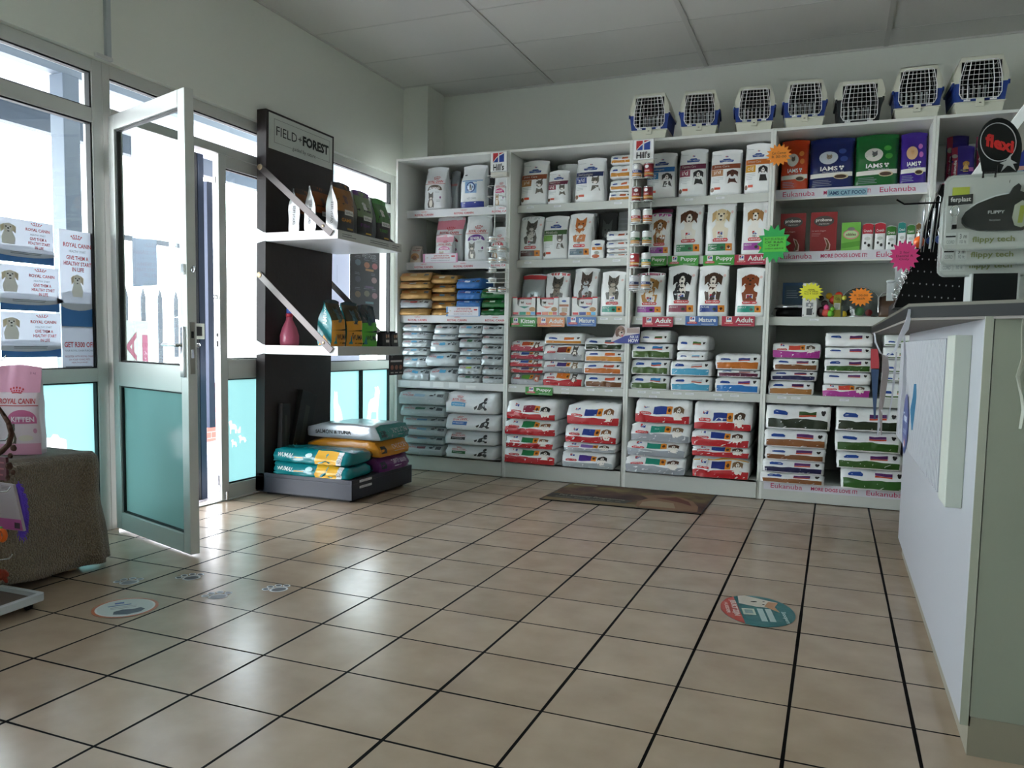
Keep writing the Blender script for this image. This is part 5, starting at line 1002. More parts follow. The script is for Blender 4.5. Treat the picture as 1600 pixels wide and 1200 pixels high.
blob_toy(1298, 480, .022, '#6ab42e', 'lime green toy in front of the wire pack', more=((.01, .05, .014, '#7ac43a'),), dy=.03)
p = aty(1308, 478, Y3+.03); q = aty(1318, 478, Y3+.03); t = aty(1308, 465, Y3+.03); m = MB(); w = .045; h = .065
m.box(-w/2, 0, 0, w/2, .004, .14, mat('tag_olive', '#8a8420', .5)); fn = flat((-w/2, -.0005, .075), (w, 0, 0), (0, 0, .06)); m.text(fn, 'Gills', .2, .5, .8, .8, paper('#2a2a14'), .001); m.rect(fn, .1, -.5, .9, .2, paper('#b8bab0'), .001, 1, 1); lines(m, fn, .15, -.45, .85, .1, 4, BLACK)
m.box(-w/2-.004, .004, 0, w/2+.012, .05, .07, mat('toy_net', '#3c4438', .6)); o = m.build('toy_pack'); o.location = (p.x, Y3+.03, Z3); tag(o, 'olive tagged toy pack standing between toys and glass dome', 'toy pack')
p = aty(1343, 478, Y3+.16); root = empty('glass_dome', (p.x, Y3+.165, Z3), 'round glass dome with steel band behind the orange star', 'dome')
m = MB(); m.lathe([(.118, .004), (.12, .08), (.112, .12), (.085, .16), (.04, .182), (0, .186)], (0, 0, 0), glass('dome_glass', '#c9cfd0', 1.2, .05), 32); m.build('glass_cover', root, local=1)
m = MB(); m.lathe([(.0, 0), (.125, 0), (.125, .008), (.118, .008), (0, .006)], (0, 0, 0), STEEL, 32); m.build('steel_base', root, local=1)
m = MB(); m.tube([(.118*math.cos(t*math.pi/16), .118*math.sin(t*math.pi/16)*0, .08+.112*math.sin(t*math.pi/16)) for t in range(17)], .006, STEEL, 8); m.build('steel_band', root, local=1)
for dx, dz, r, c, l in ((.0, .04, .03, '#5fa858', 'green ball inside the glass dome'), (.055, .03, .022, '#b8343a', 'red ball inside the glass dome'), (-.055, .03, .022, '#2a2c30', 'dark ball inside the glass dome')):
    m = MB(); m.ell((0, 0, 0), r, r, r, TOY(c), 14); o = m.build('toy_ball'); o.location = (p.x+dx, Y3+.12, Z3+.0085+r); tag(o, l, 'ball', 'balls inside the glass dome')
p = aty(1383, 475, Y3+.1); m = MB(); cube(m, stand_P(.11, .135, .08, 55, 1, .02), 8, 4, 8, mat('brown_pouch', '#4a3424', .5, bump=.3)); o = m.build('leather_pouch'); o.location = (p.x+.02, Y3+.03, Z3); tag(o, 'brown pouch right of the glass dome on the third shelf', 'pouch')
m = MB(); m.tube([(-.06, -.002, .03), (-.065, .0, .12), (-.04, .02, .15), (.0, .05, .15)], .005, STEEL, 6); m.build('handle', o, local=1)
# ------------------------------------------------------------------ dark display stand by the window
SLATE = mat('slate_laminate', '#262c38', .4, bump=.05, bscale=30, vary=.15); WPL = mat('white_steel', '#eceeee', .35); STRAP = mat('dark_metal_strap', '#54504f', .35, .6)
dy0, dy1 = .85, 1.56
ds = empty('display_stand', (-2.98, 1.2, .0), 'tall dark woodgrain display stand with white shelves beside the door', 'display stand')
m = MB(); m.box(-3.325, dy0, .02, -2.605, 1.59, .118, SLATE)
for q in ((-3.325, dy0, -3.307, 1.59), (-2.623, dy0, -2.605, 1.59), (-3.307, dy0, -2.623, dy0+.018), (-3.307, 1.572, -2.623, 1.59)): m.box(q[0], q[1], .118, q[2], q[3], .142, SLATE)
m.build('base_box', ds, bevel=.002)
m = MB(); m.box(-3.28, .90, 0, -2.65, 1.54, .02, BLACK); m.build('plinth', ds)
m = MB(); b0, t0 = (-3.329, -3.262), (-3.294, -3.224)
m.prism([(b0[0], dy0, .03), (b0[1], dy0, .03), (t0[1], dy0, 2.40), (t0[0], dy0, 2.40)], (0, dy1-dy0, 0), DWOOD); m.build('back_board', ds, bevel=.002)
bx = lambda z: b0[1]+(t0[1]-b0[1])*(z-.03)/2.37
fn = flat((bx(2.17)+.002, .872, 2.17), (0, .665, 0), (bx(2.385)-bx(2.17), 0, .215)); m = MB(); SG = mat('sign_board', '#c8cdc6', .5)
m.obox(fn(0, 0, -.001), (0, .665, 0), (bx(2.385)-bx(2.17), 0, .215), (.003, 0, 0), SG); f2 = lambda u, v, off=0: fn(u, v, off+.0035); K = paper('#17191a')
for q in ((.07, .86, .95, .868), (.07, .20, .33, .208), (.72, .20, .95, .208), (.07, .20, .074, .868), (.946, .20, .95, .868)): m.rect(f2, *q, K, .0005, 1, 1)
m.text(f2, 'FIELD', .10, .42, .41, .68, K, .001); m.text(f2, '+', .43, .48, .485, .62, K, .001); m.text(f2, 'FOREST', .50, .40, .93, .70, K, .001, 2)
m.text(f2, 'guided by nature', .34, .13, .71, .27, K, .001); m.build('sign_panel', ds)
for i, (z, zz) in enumerate(((1.648, 1.596), (.953, .898))):
    m = MB(); xb = bx(z)+.001; m.box(xb, dy0, zz, -2.704, 1.60, zz+.008, WPL); m.box(xb, dy0, z-.014, -2.704, 1.60, z, WPL)
    m.box(-2.706, dy0, zz, -2.703, 1.60, z+.002, mat('shelf_edge_grey', '#b4b6b0', .5)); m.box(xb, 1.597, zz, -2.704, 1.60, z, WPL)
    sh = m.build('shelf', ds, bevel=.001)
    m = MB(); m.box(xb, dy0-.002, zz+.002, -2.704, dy0, z, WPL)
    m.prism([(xb-.075, dy0-.004, z+.035), (xb-.015, dy0-.004, z+.004), (xb-.015, dy0-.004, zz+.002), (xb-.075, dy0-.004, zz-.012)], (0, .003, 0), WPL); m.box(xb-.016, dy0-.004, zz+.002, xb+.002, dy0-.001, z+.003, WPL); m.build('side_bracket', sh)
    if i == 0:
        m = MB(); f3 = flat((-2.7025, dy0+.02, zz+.006), (0, .72, 0), (0, 0, z-zz-.01))
        for u0, u1 in ((.03, .25), (.46, .78), (.84, .99)): lines(m, f3, u0, .2, u1, .8, 2, paper('#3c3e40'), int(u0*50))
        m.build('price_strip', sh)
    for yy in (dy0-.010, 1.604):
        m = MB(); zt_ = (2.055, 1.397)[i]; a = Vector((bx(zt_)-.045, yy, zt_)); b = Vector((-2.742, yy, (1.625, .925)[i]))
        m.bar(a, b, .006, .040, STRAP, up=(0, 0, 1)); d = (b-a).normalized()
        for q, r in ((a+d*.012, .018), (b-d*.075, .009)): m.lathe([(0, -.007), (r, -.006), (r, .006), (0, .007)], q, mat('brass_bolt', '#9a8a70', .35, .8), 14, 'y')
        m.build('strap_brace', ds, bevel=.001)
def W_(v): return paper(v)
def d_ff(c1, c2, word, pc):
    def f(m, g):
        m.rect(g, 0, .42, 1, .9, ink(c1), .0006, 6, 5); m.rect(g, 0, .88, 1, 1, ink(c2), .0008, 6, 1); m.rect(g, .35, .9, .8, .98, ink(c1), .0014, 2, 1)
        pet(m, g, .48, .72, .17, .5, 'dog', pc, pc); m.rect(g, .30, .36, .86, .46, W_('#d6d6d0'), .0022, 2, 1); m.text(g, 'field+forest', .36, .385, .8, .435, K, .003)
        m.text(g, word, .14, .22, .7, .29, W_(c2 if c2 != '#1a1a1a' else '#c98a2a'), .0022, 1); m.rect(g, .45, .08, .8, .11, W_('#c9a13a'), .002, 1, 1)
    return f
SILV = mat('silver_gusset', '#b9bcbc', .28, .6, bump=.5, bscale=12); BLKB = mat('black_matt_bag', '#1b1b1c', .45, bump=.25)
def side_panel(m, P, h, word='GRAIN FREE'):
    sd = lambda u, v, off=0: P(-1, -1+2*u, -1+2*v)+Vector((-.001-off, 0, 0))
    m.rect(sd, .0, .0, 1, 1, SILV, .0012, 6, 10); rt_ = lambda u, v, off=0: sd(.62-.22*v, .18+.42*u, off); m.text(rt_, word, 0, 0, 1, 1, K, .003)
for i, (x, y, w, h, c1, c2, word, pc, l) in enumerate(((-2.755, .925, .185, .31, '#8a5a22', '#1a1a1a', 'GAME', '#5a3a3a', 'orange and black bag with silver side, front of the upper display shelf'), (-2.755, 1.14, .185, .30, '#6a7a58', '#5a2a6a', 'FISH', '#cfcfcf', 'grey-green bag with purple top edge on the upper display shelf'), (-2.755, 1.36, .185, .285, '#3a6a2a', '#3f8f34', 'TURKEY', '#d8d4cc', 'dark green bag on the upper display shelf'),
        (-2.90, .905, .17, .29, '#8a4a1c', '#2a1a12', 'GAME', '#5a3a3a', 'orange bag in the second row of the upper display shelf'), (-3.02, .905, .16, .28, '#7a4420', '#2a1a12', 'GAME', '#5a3a3a', 'orange bag nearest the board on the upper display shelf'))):
    _n[0] += 1; P = stand_P(w, h, .105, _n[0], .8, .03)
    o = bagobj('pet_food_bag', P, 10, 4, 14, BLKB, (lambda P, f: lambda m, g: (f(m, g), side_panel(m, P, 1)))(P, d_ff(c1, c2, word, pc)), (x, y+w/2+.01, 1.6485), math.pi/2, l, 'pet food bag', 'bags on the upper display shelf', mat('seal_'+c2, c2, .5))
# lower display shelf
PINK = film('pink_plastic', '#d9708c', .3)
m = MB(); m.lathe([(0, 0), (.056, 0), (.060, .012), (.060, .06), (.046, .11), (.022, .16), (.019, .185), (0, .185)], (0, 0, 0), PINK, 24); o = m.build('spray_bottle'); o.location = (-3.175, 1.0, .9545); tag(o, 'translucent pink cone-shaped bottle with blue cap on the lower display shelf', 'bottle')
m = MB(); m.lathe([(.020, .180), (.023, .182), (.023, .200), (.019, .202)], (0, 0, 0), mat('red_collar', '#c03048', .4), 18); m.build('collar', o, local=1)
m = MB(); m.lathe([(.019, .200), (.020, .225), (.014, .245), (.0, .25)], (0, 0, 0), mat('blue_cap', '#2a5ac0', .35), 18); m.build('cap', o, local=1)
TEALB = mat('teal_foil', '#0c7a80', .2, bump=.5, bscale=9); DKB = mat('forest_foil', '#173034', .25, bump=.5, bscale=9)
def d_wuma(c, c2='#173034'):
    def f(m, g): m.rect(g, 0, 0, 1, .34, ink(c), .001, 8, 3); m.rect(g, 0, .34, 1, .55, ink(c if c2 == '#173034' else c2), .0008, 6, 3, .04); m.text(g, 'WUMA', .22, .14, .9, .26, K, .003, 1); pet(m, g, .5, .72, .24, .6, 'cat', '#24464a', '#2c565a'); m.poly(g, [(.1, .05), (.2, .25), (.3, .05)], ink('#0c7a80'), .002)
    return f
def teal_side(m, P):
    sd = lambda u, v, off=0: P(-1, -1+2*u, -1+2*v)+Vector((-.001-off, 0, 0))
    m.rect(sd, 0, 0, 1, 1, TEALB, .001, 6, 10); rt_ = lambda u, v, off=0: sd(.35+.3*v, .85-.4*u, off); m.text(rt_, 'WUMA', 0, 0, 1, 1, W_('#cfe6e4'), .003, 1); m.poly(sd, [(.05, .02), (.5, .24), (.95, .02), (.75, .02), (.5, .13), (.25, .02)], ink('#d9a02a'), .003)
for x, y, w, h, d, c, rz, l in ((-2.745, .935, .12, .285, .15, '#c98a1e', 1.40, 'teal and amber bag standing nearest the strap on the lower display shelf'), (-2.74, 1.10, .14, .28, .13, '#d9961e', 1.35, 'middle teal and amber bag on the lower display shelf'), (-2.74, 1.27, .17, .27, .09, '#4fae2c', 1.5, 'dark bag with bright green base on the lower display shelf')):
    _n[0] += 1; P = stand_P(w, h, d, _n[0], 1.2, .05)
    bagobj('pet_food_bag', P, 10, 5, 14, DKB if c == '#4fae2c' else mat('amber_dark', '#3a3418', .25, bump=.5), (lambda P, c: lambda m, g: (d_wuma(c)(m, g), teal_side(m, P) if c != '#4fae2c' else None))(P, c), (x, y, .9545), rz, l, 'pet food bag', 'bags on the lower display shelf', DKB)
for y, l in ((1.44, 'black food cup pair on the lower display shelf, nearer the bags'), (1.545, 'black food cup pair at the end of the lower display shelf')):
    m = MB(); cube(m, lambda a, b, c, off=0: Vector((a*.042*(1-.12*(c+1)/2), b*.03*(1-.2*(c+1)/2), .047*(c+1))), 4, 3, 5, BLKB)
    g = lambda u, v, off=0: Vector((-.042+.084*u*(1)-0, -.031-off, v*.09)); m.rect(g, .25, .3, .75, .5, W_('#d4d4ce'), .001, 1, 1); m.oval(g, .35, .75, .12, .16, ink('#a87a5a'), .001, 8); m.oval(g, .65, .78, .1, .14, ink('#c9a98a'), .001, 8)
    o = m.build('food_cup'); o.location = (-2.745, y, .9545); o.rotation_euler = (0, 0, math.pi/2); tag(o, l, 'food cup', 'black food cups on the display shelf')
    m = MB(); m.lathe([(0, .092), (.026, .092), (.026, .104), (0, .104)], (0, 0, 0), BLACK, 14); m.build('lid', o, local=1)
# sacks in the base
def l_wuma(m, g):
    m.rect(g, .58, 0, .86, 1, ink('#d9a41c'), .001, 5, 6); m.rect(g, .86, 0, .92, 1, W_('#dfe3e2'), .0014, 2, 6); m.text(g, 'WUMA!', .05, .36, .27, .66, W_('#d9ecec'), .002, 1); m.rect(g, .30, .36, .42, .42, ink('#d9a41c'), .002, 1, 1)
    m.poly(g, [(.62, .05), (.72, .85), (.82, .05), (.77, .05), (.72, .45), (.67, .05)], ink('#0c7a80'), .002); m.oval(g, .49, .6, .05, .16, W_('#bfe2e2'), .002, 10)
    rt_ = lambda u, v, off=0: g(.915-.05*v, .15+.7*u, off); m.text(rt_, 'ADULT', 0, 0, 1, 1, GREYP, .0026)
for z, h, l in ((.1425, .082, 'lower shiny teal and yellow sack on the stand base'), (.226, .086, 'upper shiny teal and yellow sack on the stand base')):
    _n[0] += 1; P = lie_P(.565, h, .30, _n[0]+.5, 1.5)
    bagobj('pet_food_bag', P, 16, 6, 8, TEALB, l_wuma, (-2.915, .858, z), .0, l, 'pet food bag', 'teal sacks on the stand base')
SVB = mat('silver_sack', '#b8c0c6', .25, .35, bump=.5, bscale=9)
def l_end(c, t, c2=None):
    def f(m, g): m.rect(g, 0, 0, 1, 1, ink(c, .3), .0006, 12, 6); m.text(g, t, .40, .42, .90, .72, W_('#d9d4dc'), .002); m.rect(g, .05, .2, .2, .7, ink(c2 or '#173034'), .002, 2, 2); lines(m, g, .45, .2, .8, .34, 1, W_('#c9c4cc'))
    return f
for z, h, base, c, t, l in ((.1425, .098, mat('purple_sack', '#5c1c64', .3, bump=.4), '#5c1c64', 'TURKEY & DUCK', 'purple sack lowest at the back of the stand base'), (.242, .105, mat('amber_sack', '#c8861e', .3, bump=.4), '#c8861e', 'CHICKEN', 'amber sack between purple and silver sacks on the stand base'), (.349, .10, SVB, '#1c7a74', 'SALMON & TUNA', 'silver and teal salmon sack on top at the back of the stand base')):
    _n[0] += 1; P = lie_P(.385, h, .56, _n[0]+.5, 1.1); sl = lambda P, t: (lambda m, g: (l_end(c, t)(m, g), m.text(lambda u, v, off=0: P(-1, -1+2*(.75-.45*(1-u)) if 0 else 1-2*(.12+.5*u), -1+2*(.3+.3*v))+Vector((-.002, 0, 0)), t, 0, 0, 1, 1, K, .002, 1) if base is SVB else None))
    bagobj('pet_food_bag', P, 14, 8, 8, base, sl(P, t), (-2.612, 1.365, z), math.pi/2, l, 'pet food bag', 'sacks at the back of the stand base')
for x, y, z, w, h, tl, l in ((-3.232, 1.03, .16, .17, .50, -.30, 'matt black box leaning tilted against the dark display board'), (-3.232, .90, .16, .08, .42, -.05, 'thin black folder standing behind the teal sacks')):
    m = MB(); m.box(-.012, -w/2, 0, .026, w/2, h, mat('matt_black', '#101011', .55)); g = flat((.0265, -w/2, 0), (0, w, 0), (0, 0, h)); m.rect(g, .35, .3, .62, .82, W_('#34342f'), .001, 1, 1)
    o = m.build('display_box', bevel=.002); o.location = (x, y+.09, z-.005); o.rotation_euler = (tl, -.01, 0); tag(o, l, 'box')
    m = MB(); m.box(.0262, -w*.35, h*.05, .027, -w*.28, h*.28, W_('#8a8a84')); m.build('side_print', o, local=1)
# posters behind
x = -3.345; a, b = atx(546, 382, x), atx(592, 500, x)
fn = flat((x+.005, a.y, b.z), (0, b.y-a.y, 0), (0, 0, a.z-b.z)); m = MB(); m.obox(fn(0, 0), (0, b.y-a.y, 0), (-.002, 0, 0), (0, 0, a.z-b.z), W_('#23242c')); m.text(fn, 'WET FOOD', .38, .86, .86, .92, W_('#8d9098'), .002)
for i, (u, v, c) in enumerate(((.25, .78, '#4a5a66'), (.55, .76, '#8a5a44'), (.82, .76, '#8a5458'), (.25, .55, '#3a3c48'), (.8, .56, '#7a6468'), (.25, .34, '#5c4c3a'), (.55, .36, '#5c5a4a'), (.82, .34, '#7a5c64'))): m.oval(fn, u, v, .10, .045, W_(c), .002, 7+i % 3); lines(m, fn, u-.1, v+.06, u+.1, v+.1, 2, W_('#6a6e78'), i)
for v in (.68, .44, .22): m.rect(fn, .5, v, .78, v+.03, W_(('#4c6c74', '#4a3c54', '#8a6a48')[int(v*3) % 3]), .002, 1, 1)
tag(m.build('wall_poster'), 'black WET FOOD poster on the right window behind the display shelves', 'poster')
for px0, px1, py0, py1, l in ((512, 546, 374, 480, 'pale back of a large taped poster left of the WET FOOD poster'), (513, 562, 556, 574, 'pale bottom edge of a poster showing below the lower display shelf')):
    a, b = atx(px0, py0, x), atx(px1, py1, x); m = MB(); m.box(x+.0, a.y, b.z, x+.0015, b.y, a.z, film('poster_back', '#d8dae4', .42)); lines(m, flat((x+.0016, a.y, b.z), (0, b.y-a.y, 0), (0, 0, a.z-b.z)), .4, .0, .42, 1, 1, W_('#b4b8c4')); tag(m.build('poster_back'), l, 'poster')
a, b = atx(608, 558, -2.699), atx(630, 585, -2.699); m = MB(); m.box(-2.701, a.y, b.z, -2.699, b.y, .897, W_('#16181a')); g = flat((-2.6985, a.y, b.z), (0, b.y-a.y, 0), (0, 0, a.z-b.z)); m.rect(g, .1, .72, .9, .82, W_('#b9b9b4'), 0, 1, 1)
for u in (.2, .5, .8): m.oval(g, u, .42, .11, .14, W_('#8a5a48'), .001, 9); m.rect(g, u-.1, .1, u+.1, .16, W_('#a8a49c'), .001, 1, 1)
tag(m.build('hanging_card'), 'small black card hanging from the end of the lower display shelf', 'card')
# ------------------------------------------------------------------ service counter
CW = mat('counter_white', '#a9abb2', .35); CG = mat('counter_grey', '#8f9487', .5); CK = mat('counter_kick', '#8f897a', .5, .15)
X0, Yn, Yf = .400, -1.03, 1.06; ct = empty('service_counter', (.9, 0, 0), 'white and grey service counter with dark angled worktop on the right', 'counter')
m = MB(); m.box(X0, Yn+.002, .075, X0+.018, Yf, 1.076, CW); m.build('front_panel', ct, bevel=.001)
m = MB(); m.box(X0-.001, Yn-.001, .075, X0+.018, Yn+.0015, 1.076, mat('counter_edge', '#a3a698', .5)); m.box(X0+.0195, Yn+.001, .098, 1.9, Yn+.018, 1.076, CG); m.build('end_panel', ct, bevel=.001)
m = MB(); m.box(X0+.018, Yn, 0, 1.9, Yf-.02, .074, CK); m.box(X0+.022, Yn, .074, 1.9, Yn+.018, .098, CK); m.build('kick_plinth', ct)
m = MB(); m.box(X0+.018, Yf-.02, .075, 1.9, Yf, 1.076, CG); m.build('back_panel', ct)
m = MB(); m.box(X0-.016, -.70, .584, X0, 1.0, 1.032, CW)
for k in range(46): y = -.66+k*.036; m.box(X0-.040, y, .588, X0-.016, y+.016, 1.028, CW)
m.build('ribbed_panel', ct, bevel=.002)
m = MB(); m.box(X0-.040, -.85, .58, X0, -.70, 1.034, mat('panel_strip', '#b6bbb2', .45)); m.build('panel_frame', ct, bevel=.002)
fn = flat((X0-.0415, .62, .56), (0, -.29, 0), (0, 0, .25)); m = MB(); m.oval(fn, .5, .5, .5, .5, ink('#22346c'), 0, 28); m.oval(fn, .5, .5, .46, .46, ink('#2c3f80'), .001, 28); m.text(fn, 'Trupet', .2, .5, .8, .68, W_('#c9d2e6'), .002, 1); m.text(fn, 'accredited', .25, .34, .75, .44, W_('#c9d2e6'), .002); m.poly(fn, [(.4, .12), (.46, .26), (.52, .2), (.6, .24), (.56, .1)], W_('#d9d4d0'), .002); m.oval(fn, .62, .2, .05, .06, ink('#c8502e'), .003, 8)
m.build('oval_sticker', ct)
WT = mat('worktop_dark', '#121415', .5, spec=.15); pts = [(.245, 1.41), (.245, -.89), (.468, -1.085), (2.0, -1.085), (2.0, 1.41)]
m = MB(); m.prism([(x, y, 1.077) for x, y in pts], (0, 0, .028), WT); m.prism([(x, y, 1.105) for x, y in pts], (0, 0, .008), mat('worktop_edge', '#5c5a50', .5, spec=.2)); m.build('worktop', ct, bevel=.001)
m = MB(); m.prism([(x+.004, y+(.004 if y < 0 else -.004), 1.070) for x, y in pts[:3]]+[(.468, 1.40, 1.070)], (0, 0, .0065), mat('worktop_under', '#7c7672', .7)); m.build('underside', ct)
ZW = 1.1135
# perforated stand with leads
ps = empty('perforated_stand', (.35, -.6, ZW), 'black perforated sloping metal stand with hooks on the counter', 'display stand'); Yp = -.62; m = MB()
q = [aty(x, y, Yp) for x, y in ((1470, 288), (1396, 480), (1507, 480), (1535, 400), (1535, 288))]; q[1].z = q[2].z = ZW
m.prism(q, (0, .004, 0), BLACK); HOL = W_('#8d9092')
for r, (ya, xa) in enumerate(((404, 1431), (423, 1424), (442, 1417), (461, 1410))):
    for k in range(9 if r > 1 else 5):
        c = aty(xa+k*10.2, ya+k*.7, Yp); m.oval(flat(c-Vector((0, .0005, 0)), (1, 0, 0), (0, 0, 1)), 0, 0, .0018, .0028, HOL, .0005, 6)
for k in range(4): c = aty(1452+k*8, 345-k*13, Yp); m.oval(flat(c-Vector((0, .0005, 0)), (1, 0, 0), (0, 0, 1)), 0, 0, .0016, .0024, HOL, .0005, 6)
m.build('perforated_sheet', ps)
m = MB(); m.tube([q[0], q[1]], .0022, STRAP, 6); m.build('edge_strip', ps)
m = MB(); m.box(q[1].x, Yp-.05, ZW, q[2].x, Yp+.10, ZW+.004, BLACK); m.build('base_plate', ps)
m = MB(); a, b, c = aty(1401, 312, Yp-.06), aty(1413, 319, Yp-.06), aty(1476, 316, Yp-.06); m.tube([a, b, c, c+Vector((.0, .06, 0))], .0025, BLACK, 8); m.build('hook', ps)
for i, (xa, ya, xb, yb, l) in enumerate(((1450, 310, 1441, 394, 'lead clip set hanging first on the black hook, with orange ball beside'), (1466, 308, 1456, 394, 'lead clip set hanging second on the black hook beside the packs'))):
    m = MB(); Yq = Yp-.06; a, b = aty(xa, ya, Yq), aty(xb, yb, Yq); n = (b-a).normalized(); s = Vector((.006, 0, 0))
    m.tube([a+s, a+Vector((0, 0, .006)), a-s, b-s*.6, b+s*.5], .0014, STEEL, 6, closed=True); m.obox(a-s*1.6+n*.03, b-a-n*.04, s*1.2, (0, .001, 0), film('lead_card', '#d0d2d8', .3)); tag(m.build('lead_set'), l, 'lead', 'lead sets on the black hook')
for xa, ya, r, c, l, nm in ((1436, 378, .0145, '#e8641e', 'bright orange ball tag hanging by the black hook', 'ball_tag'), (1452, 376, .009, '#1c3f8c', 'blue ball tag behind the second lead set', 'ball_tag'), (1467, 374, .010, '#1c3f8c', 'blue ball tag beside the clear leash packs', 'ball_tag')):
    c_ = aty(xa, ya, Yp-.045); m = MB(); m.ell((0, 0, 0), r, r, r*1.15, mat('ball_'+c, c, .3), 14); o = m.build(nm); o.location = c_; tag(o, l, 'tag'); q_ = MB(); q_.tube([(0, 0, r), (.004, 0, r+.016), (.0, 0, r+.024), (-.004, 0, r+.016), (0, 0, r)], .0009, STEEL, 5); q_.build('clip', o, local=1)
m = MB()
for k in range(26):
    c = aty(1428-k*1.25+2*math.sin(k*2.1), 398+k*2.7, Yp-.02+.01*math.cos(k*1.7)); r = .0055; ax = Vector((math.sin(k*1.3), .4*math.cos(k), math.cos(k*1.9))).normalized(); u = ax.cross(Vector((0, 1, .2))).normalized()
    m.tube([c+u*r*math.cos(t*.9)+ax*r*1.3*math.sin(t*.9) for t in range(7)], .0011, STEEL, 5, closed=True)
tag(m.build('chain_lead'), 'tangle of shiny chain links hanging along the sloping edge', 'chain')
for xa, ya, xb, yb, l in ((1399, 418, 1408, 440, 'upper clear tag behind the chain links'), (1386, 440, 1396, 470, 'lower clear plastic tag above the brown pouch')):
    a, b = aty(xa, ya, Yp+.03), aty(xb, yb, Yp+.03); m = MB(); m.obox((a.x, a.y, b.z), (b.x-a.x, 0, 0), (0, .003, 0), (0, 0, a.z-b.z), mat('clear_tag', '#b9bec0', .15)); m.ell(((a.x+b.x)/2, a.y, a.z), .012, .003, .005, mat('clear_tag', '#b9bec0', .15), 10); tag(m.build('plastic_tag'), l, 'tag')
star(1413, 400, 25, 26, Yp-.075, '#d63a7c', ('2 for', 'Dental R', 'Only'), 'bright pink starburst card in front of the chain links')
# leash packs
BL = glass('blister', '#fafbfb', .8, .08); CARD = W_('#b9bdb8')
def pack(i, x0, y0, x1, y1, Y, label, full):
    a, b = aty(x0, y0, Y), aty(x1, y1, Y); w, h = b.x-a.x, a.z-b.z; root = empty('leash_pack', (a.x+w/2, Y, b.z), label, 'leash pack', 'blister packs of retractable leashes')
    def rr(w, h, r, y, n=5):
        return [Vector((cx+r*math.cos(math.radians(t)), y, cz+r*math.sin(math.radians(t)))) for cx, cz, t0 in ((w/2-r, h-r, 0), (-w/2+r, h-r, 90), (-w/2+r, r, 180), (w/2-r, r, 270)) for t in [t0+90*k/n for k in range(n+1)]]
    m = MB(); m.prism(rr(w, h, .018, .0), (0, .003, 0), CARD); g = flat((-w/2, -.0006, 0), (w, 0, 0), (0, 0, h))
    m.rect(g, .09, .72, .28, .84, ink('#a8b43a'), .001, 1, 1); m.rect(g, .05, .60, .32, .73, ink('#26282a'), .0014, 2, 1, .015); m.text(g, 'ferplast', .075, .63, .30, .71, W_('#d4d6d2'), .002, 1)
    m.rect(g, .04, .08, .16, .24, W_('#c6cac6'), .001, 1, 1); m.rect(g, .045, .18, .155, .20, BLACK, .002, 1, 1); m.text(g, 'CORD', .055, .095, .145, .14, GREYP, .002); m.rect(g, .18, .08, .30, .24, W_('#c6cac6'), .001, 1, 1); m.text(g, '3 m', .20, .16, .28, .22, BLACK, .002); m.text(g, '10 ft', .205, .095, .275, .14, GREYP, .002)
    m.text(g, 'flippy tech', .34, .085, .80, .18, ink('#7d8450'), .002, 1); m.text(g, 'f', .70, .86, .715, .90, BLACK, .002); m.build('backing_card', root, local=1)
    m = MB(); m.tube(rr(w, h, .018, -.001), .0022, BL, 6, closed=True); m.tube(rr(w*.96, h*.95, .016, -.022), .0018, BL, 6, closed=True)
    A_, B_ = rr(w, h, .018, -.001), rr(w*.96, h*.95, .016, -.022); n = len(A_); B_ = [p+Vector((0, 0, h*.025)) for p in B_]; m.add(A_+B_, [(k, (k+1) % n, n+(k+1) % n, n+k) for k in range(n)], BL, True); m.add(B_, [tuple(range(n))], BL); m.build('blister', root, local=1)
    if full:
        m = MB(); pr_ = [(.20, .42), (.24, .50), (.36, .60), (.55, .68), (.70, .71), (.74, .80), (.79, .84), (.82, .80), (.81, .74), (.90, .70), (.97, .60), (.99, .45), (.96, .28), (.86, .24), (.60, .24), (.40, .25), (.26, .30), (.21, .36)]
        m.prism([(-w/2+u*w, -.018, v*h) for u, v in pr_], (0, .016, 0), mat('leash_black', '#111415', .35, spec=.35)); g2 = flat((-w/2, -.0185, 0), (w, 0, 0), (0, 0, h))
        m.poly(g2, [(.77, .30), (.74, .40), (.76, .56), (.84, .62), (.92, .56), (.94, .40), (.90, .30), (.84, .27)], W_('#9da392'), .001); m.poly(g2, [(.80, .33), (.82, .55), (.87, .55), (.85, .33)], ink('#97a03c'), .002)
        for k in range(9): u = .28+.045*k; v = .555+.155*math.sin(k/9*1.45); v2 = .555+.155*math.sin((k+1)/9*1.45); m.poly(g2, [(u, v), (u+.045, v2), (u+.045, v2+.012), (u, v+.012)], W_('#d9dcdc'), .001)
        m.text(g2, 'FLIPPY', .48, .46, .66, .50, W_('#c9cdcd'), .001, 1); m.text(g2, 'ferplast', .50, .36, .62, .39, W_('#b9bdbd'), .001)
        m.build('leash_body', root, bevel=.003, local=1)
        m = MB(); c0 = Vector((-w/2+.125*w, -.012, .52*h)); m.tube([c0+Vector((.009*math.cos(t*.7), 0, .013*math.sin(t*.7))) for t in range(9)], .0022, STEEL, 8, closed=True); m.bar(c0+Vector((0, 0, -.012)), c0+Vector((0, 0, -.034)), .009, .009, STEEL); m.bar(c0+Vector((0, 0, -.034)), c0+Vector((0, 0, -.044)), .014, .01, BLACK); m.build('snap_hook', root, local=1)
    m = MB(); m.tube([(-.018, -.012, h-.012), (-.018, -.012, h+.004), (.008, -.012, h+.004), (.008, -.012, h-.012)], .0028, BLACK, 6); m.build('hang_tab', root, local=1)
pack(0, 1477, 275, 1614, 389, -.93, 'front clear blister pack with black retractable leash on the counter stand', 1)
pack(1, 1474, 300, 1612, 413, -.86, 'second leash blister pack, bottom edge showing below the front one', 0)
